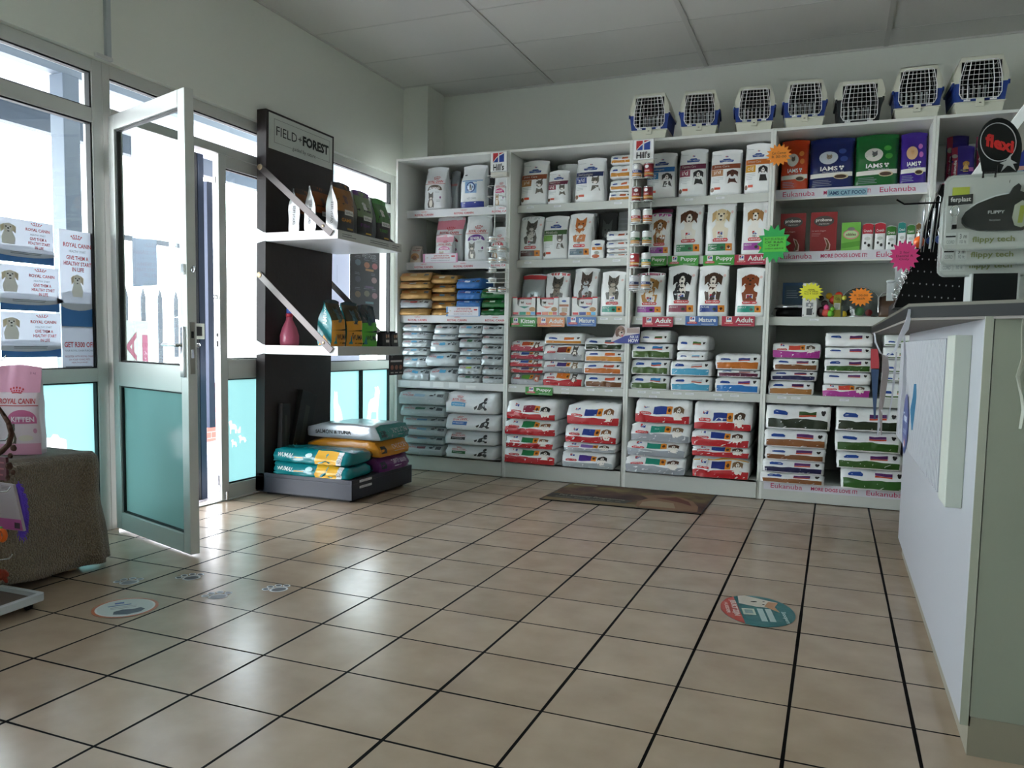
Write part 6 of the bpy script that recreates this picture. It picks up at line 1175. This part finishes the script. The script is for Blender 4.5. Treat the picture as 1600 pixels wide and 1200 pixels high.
pack(2, 1471, 310, 1610, 431, -.80, 'third leash blister pack, lowest edge showing above the black stand', 0)
a, b = aty(1521, 425, -.84), aty(1588, 469, -.84); m = MB(); m.box(a.x, -.84, ZW, b.x, -.72, a.z-.004, mat('stand_black', '#0b0e10', .4, spec=.25)); m.box(a.x-.004, -.842, ZW, a.x, -.72, a.z-.004, W_('#a8acaa')); m.box(b.x, -.842, ZW, b.x+.004, -.72, a.z-.004, W_('#a8acaa')); st = m.build('acrylic_stand'); st.location = (0, 0, 0); tag(st, 'black-faced acrylic stand carrying the leash packs on the worktop', 'display stand')
m = MB(); m.tube([((a.x+b.x)/2, -.73, a.z), ((a.x+b.x)/2, -.73, aty(1520, 262, -.73).z)], .006, BLACK, 8); m.build('stand_post', st)
m = MB(); c = aty(1562, 228, -.77); rx, rz_ = .050, .072; tl = -.12
E_ = lambda k, n, s=1, y=0: c+Vector((rx*s*math.cos(2*math.pi*k/n)-tl*rz_*s*math.sin(2*math.pi*k/n)*-1, y, rz_*s*math.sin(2*math.pi*k/n)))
pl = [E_(k, 32) for k in range(32)]; pl = [p+Vector((0, 0, -.02 if p.z < c.z-.04 else 0)) for p in pl]; m.prism(pl, (0, .006, 0), mat('flexi_black', '#0e1111', .4, spec=.25))
m.tube([c+Vector((rx*.80*math.cos(t*.2)-.004+tl*rz_*.7*math.sin(t*.2)*1, -.001, rz_*.68*math.sin(t*.2)+.010)) for t in range(32)], .0012, W_('#a9adad'), 5, closed=True)
g = lambda u, v, off=0: c+Vector((-.040+.08*u, -.001-off, -.022+.075*v-.03*u)); m.text(g, 'flexi', .08, .35, .90, .80, mat('flexi_red', '#b81c1c', .4), .001, 2)
g = flat(c+Vector((.002, -.001, -.072)), (.04, 0, 0), (0, 0, .05)); m.poly(g, [(.1, .1), (.25, .45), (0, .55), (.35, .65), (.6, 1.), (.62, .7), (1., .5), (.75, .48), (.95, .1), (.6, .38), (.45, .4)], W_('#a4a8a6'), .001)
fo = m.build('leash_brand_sign', bevel=.002); tag(fo, 'oval black flexi sign with red lettering above the leash packs', 'sign'); m = MB(); m.bar(c+Vector((0, .005, -.05)), c+Vector((0, .005, -.13)), .02, .004, BLACK); m.build('sign_neck', fo)
Yb = -.35; p0, p1 = aty(1505, 290, Yb), aty(1612, 148, Yb); d = (p1-p0).normalized(); nrm = Vector((d.z, 0, -d.x)); m = MB(); p0 = p0-d*.30
m.obox(p0, d*.75, nrm*.028, (0, .22, 0), WPL); o = m.build('sloping_side_board', bevel=.001); tag(o, 'white sloping side board of a rack behind the flexi sign', 'board')
m = MB(); m.obox(p0+nrm*.028+Vector((0, .002, 0)), d*.75, nrm*.05, (0, .02, 0), mat('board_back', '#8f8c86', .6)); m.build('inner_panel', o)
Yd = -.2; a, b = aty(1371, 470, Yd), aty(1424, 508, Yd); m = MB(); m.box(.262, Yd, ZW, .42, Yd+.5, ZW+.05, BLACK); m.tube([(.262, Yd-.001, ZW+.005), (.30, Yd-.001, ZW+.05), (.42, Yd-.001, ZW+.052)], .0016, STEEL, 5); tag(m.build('counter_tray', bevel=.003), 'low black tray at the left edge of the worktop behind the stand', 'tray')
p = aty(1509, 450, -.55); m = MB(); cube(m, stand_P(.035, .06, .03, 81, .6), 5, 3, 5, mat('tan_jar', '#8a7a5c', .35)); o = m.build('treat_jar'); o.location = (p.x, -.55, ZW); tag(o, 'small tan jar between perforated stand and black acrylic stand', 'jar')
m = MB(); m.lathe([(0, .056), (.012, .056), (.012, .066), (0, .066)], (0, .015, 0), BLACK, 12); m.build('lid', o, local=1)
# hanging ribbons and bags
def ribbon(pts, w, Y, mm, label, name='paper_ribbon', tw=1.5):
    P = [aty(x, y, Y) for x, y in pts]; m = MB(); vs = []; ws = w if isinstance(w, list) else [w]*len(P)
    for i, p in enumerate(P):
        an = tw*math.sin(i*.8+.4); s = Vector((math.cos(an), math.sin(an), 0))*ws[i]/2; nn_ = Vector((-math.sin(an), math.cos(an), 0))*.0006; vs += [p-s-nn_, p+s-nn_, p+s+nn_, p-s+nn_]
    n = len(P); m.add(vs, [(4*i+k, 4*i+(k+1) % 4, 4*i+4+(k+1) % 4, 4*i+4+k) for i in range(n-1) for k in range(4)]+[(3, 2, 1, 0), (4*n-4, 4*n-3, 4*n-2, 4*n-1)], mm, False)
    return tag(m.build(name), label, 'ribbon' if name == 'paper_ribbon' else 'bag')
RB = film('ribbon_plastic', '#d8d8e2', .35)
Yr = -.895
ribbon([(1421, 483), (1419, 500), (1414, 515), (1408, 525), (1398, 548), (1385, 557), (1376, 552), (1368, 535), (1366, 520)], [.006, .012, .018, .012, .006, .005, .005, .005, .004], Yr, RB, 'looping pale plastic ribbon strung from the worktop corner', tw=.4)
ribbon([(1413, 525), (1414, 560), (1413, 600), (1409, 640), (1404, 678)], [.004, .008, .011, .010, .003], Yr, RB, 'longest grey plastic streamer below the worktop corner', tw=.5)
ribbon([(1401, 550), (1398, 580), (1394, 620), (1388, 655)], [.003, .006, .004, .002], Yr, RB, 'thin white streamer left of the longest one', tw=.5)
ribbon([(1376, 640), (1374, 660), (1371, 680)], [.010, .008, .002], Yr, RB, 'pointed white plastic strip hanging lowest under the red and blue bag', tw=.2)
ribbon([(1383, 555), (1384, 580), (1380, 610), (1376, 640), (1377, 680)], [.014, .018, .016, .010, .002], Yr, W_('#9a8f92'), 'crumpled greyish pink plastic bag hanging by the counter', 'plastic_bag', .5)
o = ribbon([(1366, 545), (1367, 560), (1367, 576)], [.016, .020, .020], Yr-.004, W_('#c04650'), 'folded red and blue plastic bag hanging from the ribbon', 'plastic_bag', .1)
m = MB(); a = aty(1367, 577, Yr-.004); b = aty(1366, 655, Yr-.004)
m.add([a+Vector((-.009, 0, 0)), a+Vector((.010, 0, 0)), b+Vector((.003, 0, 0)), b+Vector((-.001, 0, 0)), a+Vector((-.009, .001, 0)), a+Vector((.010, .001, 0)), b+Vector((.003, .001, 0)), b+Vector((-.001, .001, 0))], [(0, 1, 2, 3), (7, 6, 5, 4), (0, 4, 5, 1), (3, 2, 6, 7)], W_('#33486c')); m.build('blue_lower_half', o)
ribbon([(1430, 600), (1429, 620), (1426, 640), (1425, 672)], [.006, .010, .013, .003], -.70, W_('#4a8ab8'), 'torn light blue plastic strip beside the ribbed counter panel', 'plastic_strip' if 0 else 'plastic_bag', .3)
ribbon([(1600, 488), (1597, 520), (1598, 560), (1590, 588), (1596, 620), (1599, 640), (1594, 670)], [.004, .005, .008, .008, .006, .008, .006], -1.04, W_('#b9bbb0'), 'crinkled pale strip hanging down the grey end panel', tw=.6)
# ------------------------------------------------------------------ floor mat, stickers
def mat_tex():
    m = bpy.data.materials.new('mat_print'); m.use_nodes = True; n = m.node_tree; L = n.links.new; b = n.nodes['Principled BSDF']; b.inputs['Roughness'].default_value = .85
    t = n.nodes.new('ShaderNodeTexCoord'); s = n.nodes.new('ShaderNodeTexNoise'); s.inputs['Scale'].default_value = 3.2; s.inputs['Detail'].default_value = 5; r = n.nodes.new('ShaderNodeValToRGB')
    r.color_ramp.elements[0].position = .35; r.color_ramp.elements[0].color = lin('#3a2826'); r.color_ramp.elements[1].position = .68; r.color_ramp.elements[1].color = lin('#857848'); e = r.color_ramp.elements.new(.5); e.color = lin('#5a4034')
    L(t.outputs['Object'], s.inputs[0]); L(s.outputs[0], r.inputs[0]); L(r.outputs[0], b.inputs['Base Color']); return m
m = MB(); m.box(-1.63, 1.505, .0008, -.615, 2.165, .006, BLACK); fn = flat((-1.62, 1.515, .0062), (.995, 0, 0), (0, .64, 0)); m.rect(fn, 0, 0, 1, 1, mat_tex(), .0002, 1, 1)
m.rect(fn, 0, 0, .62, .13, W_('#7a6a48'), .0004, 1, 1); m.poly(fn, [(.0, .13), (.0, .36), (.55, .30), (.52, .13)], W_('#2c2c26'), .0006); m.text(fn, 'Pet Slimmer Programme', .06, .24, .5, .33, W_('#9a9a86'), .001); m.text(fn, 'Slimmer, fitter, healthier for life', .05, .16, .49, .21, W_('#8a8a78'), .001); m.rect(fn, .03, .88, .2, .96, W_('#8a8468'), .0006, 1, 1)
m.poly(fn, [(.60, .05), (.58, .3), (.62, .5), (.56, .62), (.66, .74), (.80, .72), (.90, .55), (.96, .3), (.98, .05), (.8, .0)], mat('mat_dog', '#8a6a52', .85, vary=.35, vscale=7), .0006); m.poly(fn, [(.66, .55), (.78, .68), (.88, .5), (.92, .3), (.85, .4), (.74, .5)], mat('mat_dog_dark', '#6a3c30', .85, vary=.3), .001); m.poly(fn, [(.62, .1), (.61, .3), (.68, .42), (.80, .36), (.84, .12)], mat('mat_dog_light', '#a08c72', .85, vary=.25), .001)
tag(m.build('floor_mat'), 'brown printed pet mat lying on the tiles against the shelf plinth', 'mat')
def disc(name, cx, cy, r1, r2, ang, layers, label):
    R2 = Matrix.Rotation(ang, 3, 'Z'); g = lambda u, v, off=0: Vector((cx, cy, .0012+off))+R2@Vector(((u-.5)*2*r1, (v-.5)*2*r2, 0)); m = MB()
    m.prism([g(.5+.5*math.cos(k*math.pi/20), .5+.5*math.sin(k*math.pi/20))-Vector((0, 0, .0007)) for k in range(40)], (0, 0, .0006), ink('#1c6a6c', .3)); layers(m, g); return tag(m.build(name), label, 'sticker')
def s1(m, g):
    m.oval(g, .5, .5, .5, .5, ink('#1c6a6c', .3), .0003, 40)
    m.poly(g, [(.5+.5*math.cos(math.radians(a)), .5+.5*math.sin(math.radians(a))) for a in range(122, 243, 8)]+[(.27, .06)], ink('#b84438', .3), .0006)
    rt_ = lambda a, b, c, d: (lambda u, v, off=0: g(a+(c-a)*(1-v) if 0 else a+(c-a)*v, d-(d-b)*u if 0 else b+(d-b)*(1-u), off))
    m.text(rt_(.14, .28, .24, .80), 'JEUKT ZIJN', 0, 0, 1, 1, W_('#d9c4bc'), .001, 2); m.text(rt_(.07, .35, .12, .7), 'HUISDIER', 0, 0, 1, 1, W_('#d9c4bc'), .001, 1)
    m.poly(g, [(.30, .96), (.28, .70), (.5, .62), (.68, .60), (.80, .46), (.76, .64), (.84, .80), (.72, .84), (.55, .92), (.4, .99)], W_('#c9bfb0'), .0009)
    m.poly(g, [(.62, .64), (.80, .46), (.76, .64), (.84, .80), (.70, .80)], W_('#b88a68'), .0012); m.oval(g, .5, .78, .05, .02, BLACK, .0015, 8); m.oval(g, .64, .80, .02, .012, BLACK, .0015, 6); m.oval(g, .62, .70, .02, .012, BLACK, .0015, 6)
    for x0, x1 in ((.50, .58), (.61, .69)): m.rect(g, x0, .16, x1, .56, W_('#a9bcb8'), .0009, 1, 1)
    m.rect(g, .29, .34, .46, .54, W_('#b9c0ac'), .0009, 1, 1); m.rect(g, .32, .38, .43, .50, W_('#8aa09c'), .0012, 1, 1); m.text(rt_(.80, .14, .88, .50), 'Snoopers', 0, 0, 1, 1, W_('#c4d4d2'), .001, 1)
disc('floor_sticker', -.155, -.13, .135, .178, .22, s1, 'round teal and red sticker on the floor tiles in front of the counter')
def s2(m, g):
    m.oval(g, .5, .5, .5, .5, ink('#b86a48', .3), .0003, 36); m.oval(g, .5, .5, .45, .45, W_('#d8dcd8'), .0006, 36); m.oval(g, .5, .5, .42, .42, W_('#c4d0cc'), .0009, 36)
    m.rect(g, .25, .62, .6, .66, W_('#5a7aa0'), .0012, 1, 1); lines(m, g, .28, .44, .7, .58, 2, W_('#8a9094'))
    m.poly(g, [(.3, .2), (.32, .34), (.45, .4), (.6, .36), (.72, .4), (.78, .3), (.7, .18), (.5, .12)], W_('#5a6874'), .0012); m.rect(g, .36, .72, .5, .8, ink('#2c5aa0'), .0012, 1, 1)
disc('floor_sticker', -2.296, -1.094, .112, .112, .9, s2, 'round white sticker with orange rim on the floor near the covered table')
def paw(cx, cy, ang, label, c='#4a4c50'):
    R2 = Matrix.Rotation(ang, 3, 'Z'); g = lambda u, v, off=0: Vector((cx, cy, .001+off))+R2@Vector((u*.05, v*.05, 0)); m = MB()
    m.oval(g, 0, -.25, .75, .62, W_('#c4c6c6'), 0, 16); m.oval(g, 0, -.28, .58, .46, W_(c), .0004, 14)
    for x, y in ((-.85, .35), (-.32, .75), (.32, .75), (.85, .35)): m.oval(g, x, y, .30, .36, W_('#c4c6c6'), 0, 10); m.oval(g, x, y, .20, .26, W_(c), .0004, 10)
    tag(m.build('paw_sticker'), label, 'sticker', 'paw print stickers on the floor')
paw(-2.54, -.856, .9, 'faint grey paw print sticker on the floor, nearest the covered table', '#8a8d92'); paw(-2.364, -.704, 1.0, 'dark paw print sticker below the open door tip')
paw(-2.094, -.845, .9, 'pale paw print sticker between the two dark ones', '#94979c'); paw(-1.943, -.677, 1.0, 'dark paw print sticker farthest from the covered table')
# ------------------------------------------------------------------ covered table with kitten bag
tb = empty('side_table', (-3.06, -1.6, 0), 'low table hidden under the brown towel at the left window', 'table'); WD = mat('table_wood', '#8a6a48', .5)
m = MB(); m.box(-3.26, -2.4, .465, -2.86, -.78, .490, WD); m.build('tabletop', tb)
for x in (-3.24, -2.92):
    for y in (-2.36, -.86): m = MB(); m.box(x, y, 0, x+.04, y+.04, .465, WD); m.build('leg', tb)
TW = bpy.data.materials.new('towel_terry'); TW.use_nodes = True; n = TW.node_tree; b = n.nodes['Principled BSDF']; L = n.links.new
tc = n.nodes.new('ShaderNodeTexCoord'); v1 = n.nodes.new('ShaderNodeTexNoise'); v1.inputs['Scale'].default_value = 150; v1.inputs['Detail'].default_value = 4; rp = n.nodes.new('ShaderNodeValToRGB')
rp.color_ramp.elements[0].position = .3; rp.color_ramp.elements[0].color = lin('#5a4e3e'); rp.color_ramp.elements[1].position = .7; rp.color_ramp.elements[1].color = lin('#85765f'); bp = n.nodes.new('ShaderNodeBump'); bp.inputs['Strength'].default_value = 1; bp.inputs['Distance'].default_value = .012
L(tc.outputs['Object'], v1.inputs[0]); L(v1.outputs[0], rp.inputs[0]); L(rp.outputs[0], b.inputs['Base Color']); L(v1.outputs[0], bp.inputs['Height']); L(bp.outputs[0], b.inputs['Normal']); b.inputs['Roughness'].default_value = .95
b.inputs['Sheen Weight'].default_value = .3
m = MB(); ring = []; xa, xb, ya, yb = -3.285, -2.83, -2.45, -.745; r = .045
for cx, cy, t0 in ((xb-r, yb-r, 0), (xa+r, yb-r, 90), (xa+r, ya+r, 180), (xb-r, ya+r, 270)):
    for k in range(7): t = math.radians(t0+15*k); ring.append((cx+r*math.cos(t), cy+r*math.sin(t), math.cos(t), math.sin(t)))
full = []
for i, p in enumerate(ring):
    q = ring[(i+1) % len(ring)]; L_ = math.hypot(q[0]-p[0], q[1]-p[1]); k = max(1, int(L_/.035))
    for j in range(k): f = j/k; full.append(tuple(p[c]+(q[c]-p[c])*f for c in range(4)))
n_ = len(full); vs = []; NZ = 16
for j in range(NZ+1):
    v = j/NZ
    for i, (x, y, nx, ny) in enumerate(full):
        s = i*.035; ph = noise.noise(Vector((x*7, y*7, .4)))*.5+math.sin(s*16)*.2+(1.1*math.sin(s*38+1) if (x > -2.95 and y > -.80) else 0)
        amp = .026*v+.006; o_ = amp*ph+.028*v+.012*math.sin(v*9+s*3)*(1-v); hem = .028+.03*max(0, math.sin(y*4.2+1.2))*(x > -2.95)
        if j == 0: z = .4965
        else: z = .4965-(.4965-hem)*((v-.02)/.98)**1.0
        e = -.012 if j == 0 else 0
        vs.append((max(x+nx*(o_+e), -3.31), y+ny*(o_+e), z+noise.noise(Vector((x*20, y*20, v*5)))*.003))
fs = [(j*n_+i, j*n_+(i+1) % n_, (j+1)*n_+(i+1) % n_, (j+1)*n_+i) for j in range(NZ) for i in range(n_)]
m.add(vs, fs, TW, True); top = [Vector(vs[i])+Vector((0, 0, .001)) for i in range(n_)]; cc = Vector((-3.06, -1.6, .4985)); m.add(top+[cc], [(i, (i+1) % n_, n_) for i in range(n_)], TW, True)
o = m.build('towel'); so2 = o.modifiers.new('thickness', 'SOLIDIFY'); so2.thickness = .005; so2.offset = -1; tag(o, 'brown terry towel draped over the low table by the left window', 'towel')
P = stand_P(.172, .365, .09, 91, .9, .03)
kp = ink('#d99ab4')
o = bagobj('pet_food_bag', P, 12, 4, 16, mat('kitten_bag', '#dcc9d2', .38, bump=.25), lambda m, g: (m.rect(g, 0, .70, 1, 1, kp, .0008, 8, 4), m.rect(g, 0, 0, 1, .13, kp, .0008, 8, 2), crown(m, g, .5, .70, .3, .10), m.text(g, 'ROYAL CANIN', .14, .575, .92, .635, W_('#b8303a'), .002, 1), m.rect(g, .02, .55, .98, .56, W_('#b8303a'), .0016, 8, 1), m.oval(g, .63, .40, .32, .11, ink('#c4608e'), .002, 16, 0, 180), m.rect(g, .31, .355, .95, .405, ink('#c4608e'), .002, 4, 1), m.text(g, 'KITTEN', .40, .375, .90, .435, W_('#efe0e8'), .003, 1), pet(m, g, .40, .30, .16, .7, 'cat', '#5a5248', '#e0d8cc'), m.oval(g, .7, .19, .16, .035, W_('#d8ccc0'), .0022, 10), m.text(g, '2 kg', .76, .90, .88, .93, W_('#8a4a68'), .002), m.oval(g, .90, .27, .04, .03, W_('#c98aa8'), .002, 8)),
           (atz(27, 711, .501).x, atz(27, 711, .501).y, .501), .62, 'pink and white kitten food bag standing on the brown towel', 'pet food bag', None, kp)
# ------------------------------------------------------------------ wheeled rack at the left edge of the frame
rk = empty('wheeled_rack', (-2.66, -1.45, 0), 'white metal wheeled rack base in the lower left corner', 'rack')
c1 = Vector((-2.56, -1.225, .045)); u1 = Vector((-.36, -.005, 0)).normalized(); u2 = Vector((.03, -.34, 0)).normalized(); m = MB(); WM = mat('rack_white', '#c9d0d4', .4)
for a, b in ((c1, c1+u1*.215), (c1, c1+u2*.5), (c1+u1*.215, c1+u1*.215+u2*.5), (c1+u2*.5, c1+u2*.5+u1*.215)): m.bar(a, b, .022, .028, WM)
m.build('base_frame', rk, bevel=.002); m = MB(); m.obox(c1+Vector((-.20, -.48, -.006)), (.19, 0, 0), (0, .47, 0), (0, 0, .004), W_('#6a6058')); m.build('base_shelf', rk)
for d in (Vector((-.03, -.03, 0)), Vector((-.19, -.03, 0)), Vector((-.01, -.47, 0)), Vector((-.17, -.47, 0))):
    m = MB(); q = c1+d; m.lathe([(0, -.009), (.015, -.008), (.015, .008), (0, .009)], (q.x, q.y, .0155), BLACK, 14, 'y'); m.box(q.x-.008, q.y-.008, .02, q.x+.008, q.y+.008, .034, BLACK); m.build('castor', rk)
m = MB(); m.bar(c1+u1*.15+u2*.25, c1+u1*.15+u2*.25+Vector((0, 0, 1.6)), .03, .03, WM, up=(0, 1, 0)); m.build('post', rk)
for z in (.86, .58, .40, .16): m = MB(); q = c1+u1*.15+u2*.25+Vector((0, 0, z)); m.tube([q, q+Vector((.10, .155, 0)), q+Vector((.105, .165, .015))], .0025, STEEL, 6); m.build('hook', rk)
Yk = -1.30
a, b = aty(-30, 750, Yk), aty(37, 833, Yk); fn = lambda u, v, off=0: Vector((a.x+(b.x-a.x)*u, Yk-off, b.z+(a.z-b.z)*v)); m = MB()
m.prism([fn(0, 0), fn(1, .04), fn(.78, .98), fn(0, 1)], (0, .010, 0), W_('#a3979a')); m.poly(fn, [(0, .24), (0, .0), (.99, .05), (.95, .27)], W_('#a8508a'), .001); m.rect(fn, .80, .08, .93, .20, W_('#3a2a34'), .002, 1, 1); lines(m, fn, .5, .86, .72, .95, 3, W_('#6a5c5e'))
tag(m.build('toy_packet'), 'pale pink and grey toy packet hanging at the left edge of the frame', 'packet')
a, b = aty(-20, 712, Yk+.01), aty(10, 751, Yk+.01); m = MB(); m.box(a.x, Yk+.01, b.z, b.x, Yk+.02, a.z, W_('#5a2430')); lines(m, flat((a.x, Yk+.0095, b.z), (b.x-a.x, 0, 0), (0, 0, a.z-b.z)), .5, .1, .95, .9, 3, W_('#8a4a50')); tag(m.build('toy_packet'), 'small dark maroon packet just above the pale pink one', 'packet')
BR = mat('plush_brown', '#4a2e22', .95, bump=.6, bscale=90); m = MB()
tp = [aty(x, y, Yk-.03) for x, y in ((-6, 632), (4, 646), (13, 660), (18, 678), (14, 694), (4, 704), (-6, 710))]; m.tube(tp, [.006, .007, .008, .009, .009, .010, .011], BR, 10)
for x, y, r in ((21, 700, .011), (16, 712, .009), (14, 728, .013), (20, 738, .009), (12, 746, .009)): c_ = aty(x, y, Yk-.03); m.ell(c_, r*1.1, r*.8, r, BR, 10, .25)
tag(m.build('plush_toy'), 'dark brown plush animal toy with curled limb at the left edge', 'plush toy')
PF = mat('feather_purple', '#6a4ad0', .9); m = MB(); rr = random.Random(3)
for k in range(420):
    t = rr.random(); c_ = aty(29+9*math.sin(t*2.6), 758+78*t, Yk+.03); an = rr.uniform(0, 6.28); l_ = .012+.008*rr.random(); m.tube([c_, c_+Vector((math.cos(an)*l_, rr.uniform(-.006, .006), math.sin(an)*l_-.003)), c_+Vector((math.cos(an)*l_*1.5, 0, math.sin(an)*l_*1.3-.010))], [.0018, .0016, .0005], PF, 4)
c_ = [aty(x, y, Yk+.03) for x, y in ((28, 756), (34, 775), (38, 800), (38, 820), (32, 838))]; m.tube(c_, [.006, .009, .011, .010, .004], PF, 8); tag(m.build('feather_toy'), 'fluffy purple feather boa toy hanging beside the brown towel', 'toy')
c_ = aty(3, 836, Yk); m = MB(); m.tube([c_+Vector((.017*math.cos(t*.55), 0, .019*math.sin(t*.55))) for t in range(11)], .0085, mat('ring_orange', '#e8681c', .4), 10, closed=True); o = m.build('ring_toy'); tag(o, 'bright orange ring toy at the left edge of the frame', 'toy'); q_ = MB(); q_.ell(c_+Vector((0, 0, .026)), .008, .006, .006, mat('ring_green', '#3a9a3a', .4), 8); q_.build('green_knot', o)
c_ = aty(4, 898, Yk); m = MB(); m.ell(c_, .022, .016, .020, mat('rope_red', '#8a3420', .9, vary=.5, vscale=60, bump=.6, bscale=80), 14, .3); o = m.build('rope_toy'); tag(o, 'red and orange knotted rope toy just above the rack base', 'toy'); q_ = MB(); q_.tube([c_, c_+Vector((.016, 0, -.018)), c_+Vector((.022, 0, -.026))], [.008, .007, .004], mat('rope_red', '#8a3420', .9), 8); q_.build('tassel', o)

for ya, l in ((745, 'upper white price sticker on the dark base of the display stand'), (754, 'lower white price sticker on the dark base of the display stand')):
    a, b = atx(562, ya+2, -2.604), atx(581, ya-1, -2.604); m = MB(); m.box(-2.6048, a.y, b.z-.019, -2.604, b.y, b.z-.004, W_('#d8dadc')); lines(m, flat((-2.604, a.y, b.z-.019), (0, b.y-a.y, 0), (0, 0, .015)), .05, .1, .95, .9, 2, W_('#8a8e92'), 3); tag(m.build('price_sticker'), l, 'price ticket')
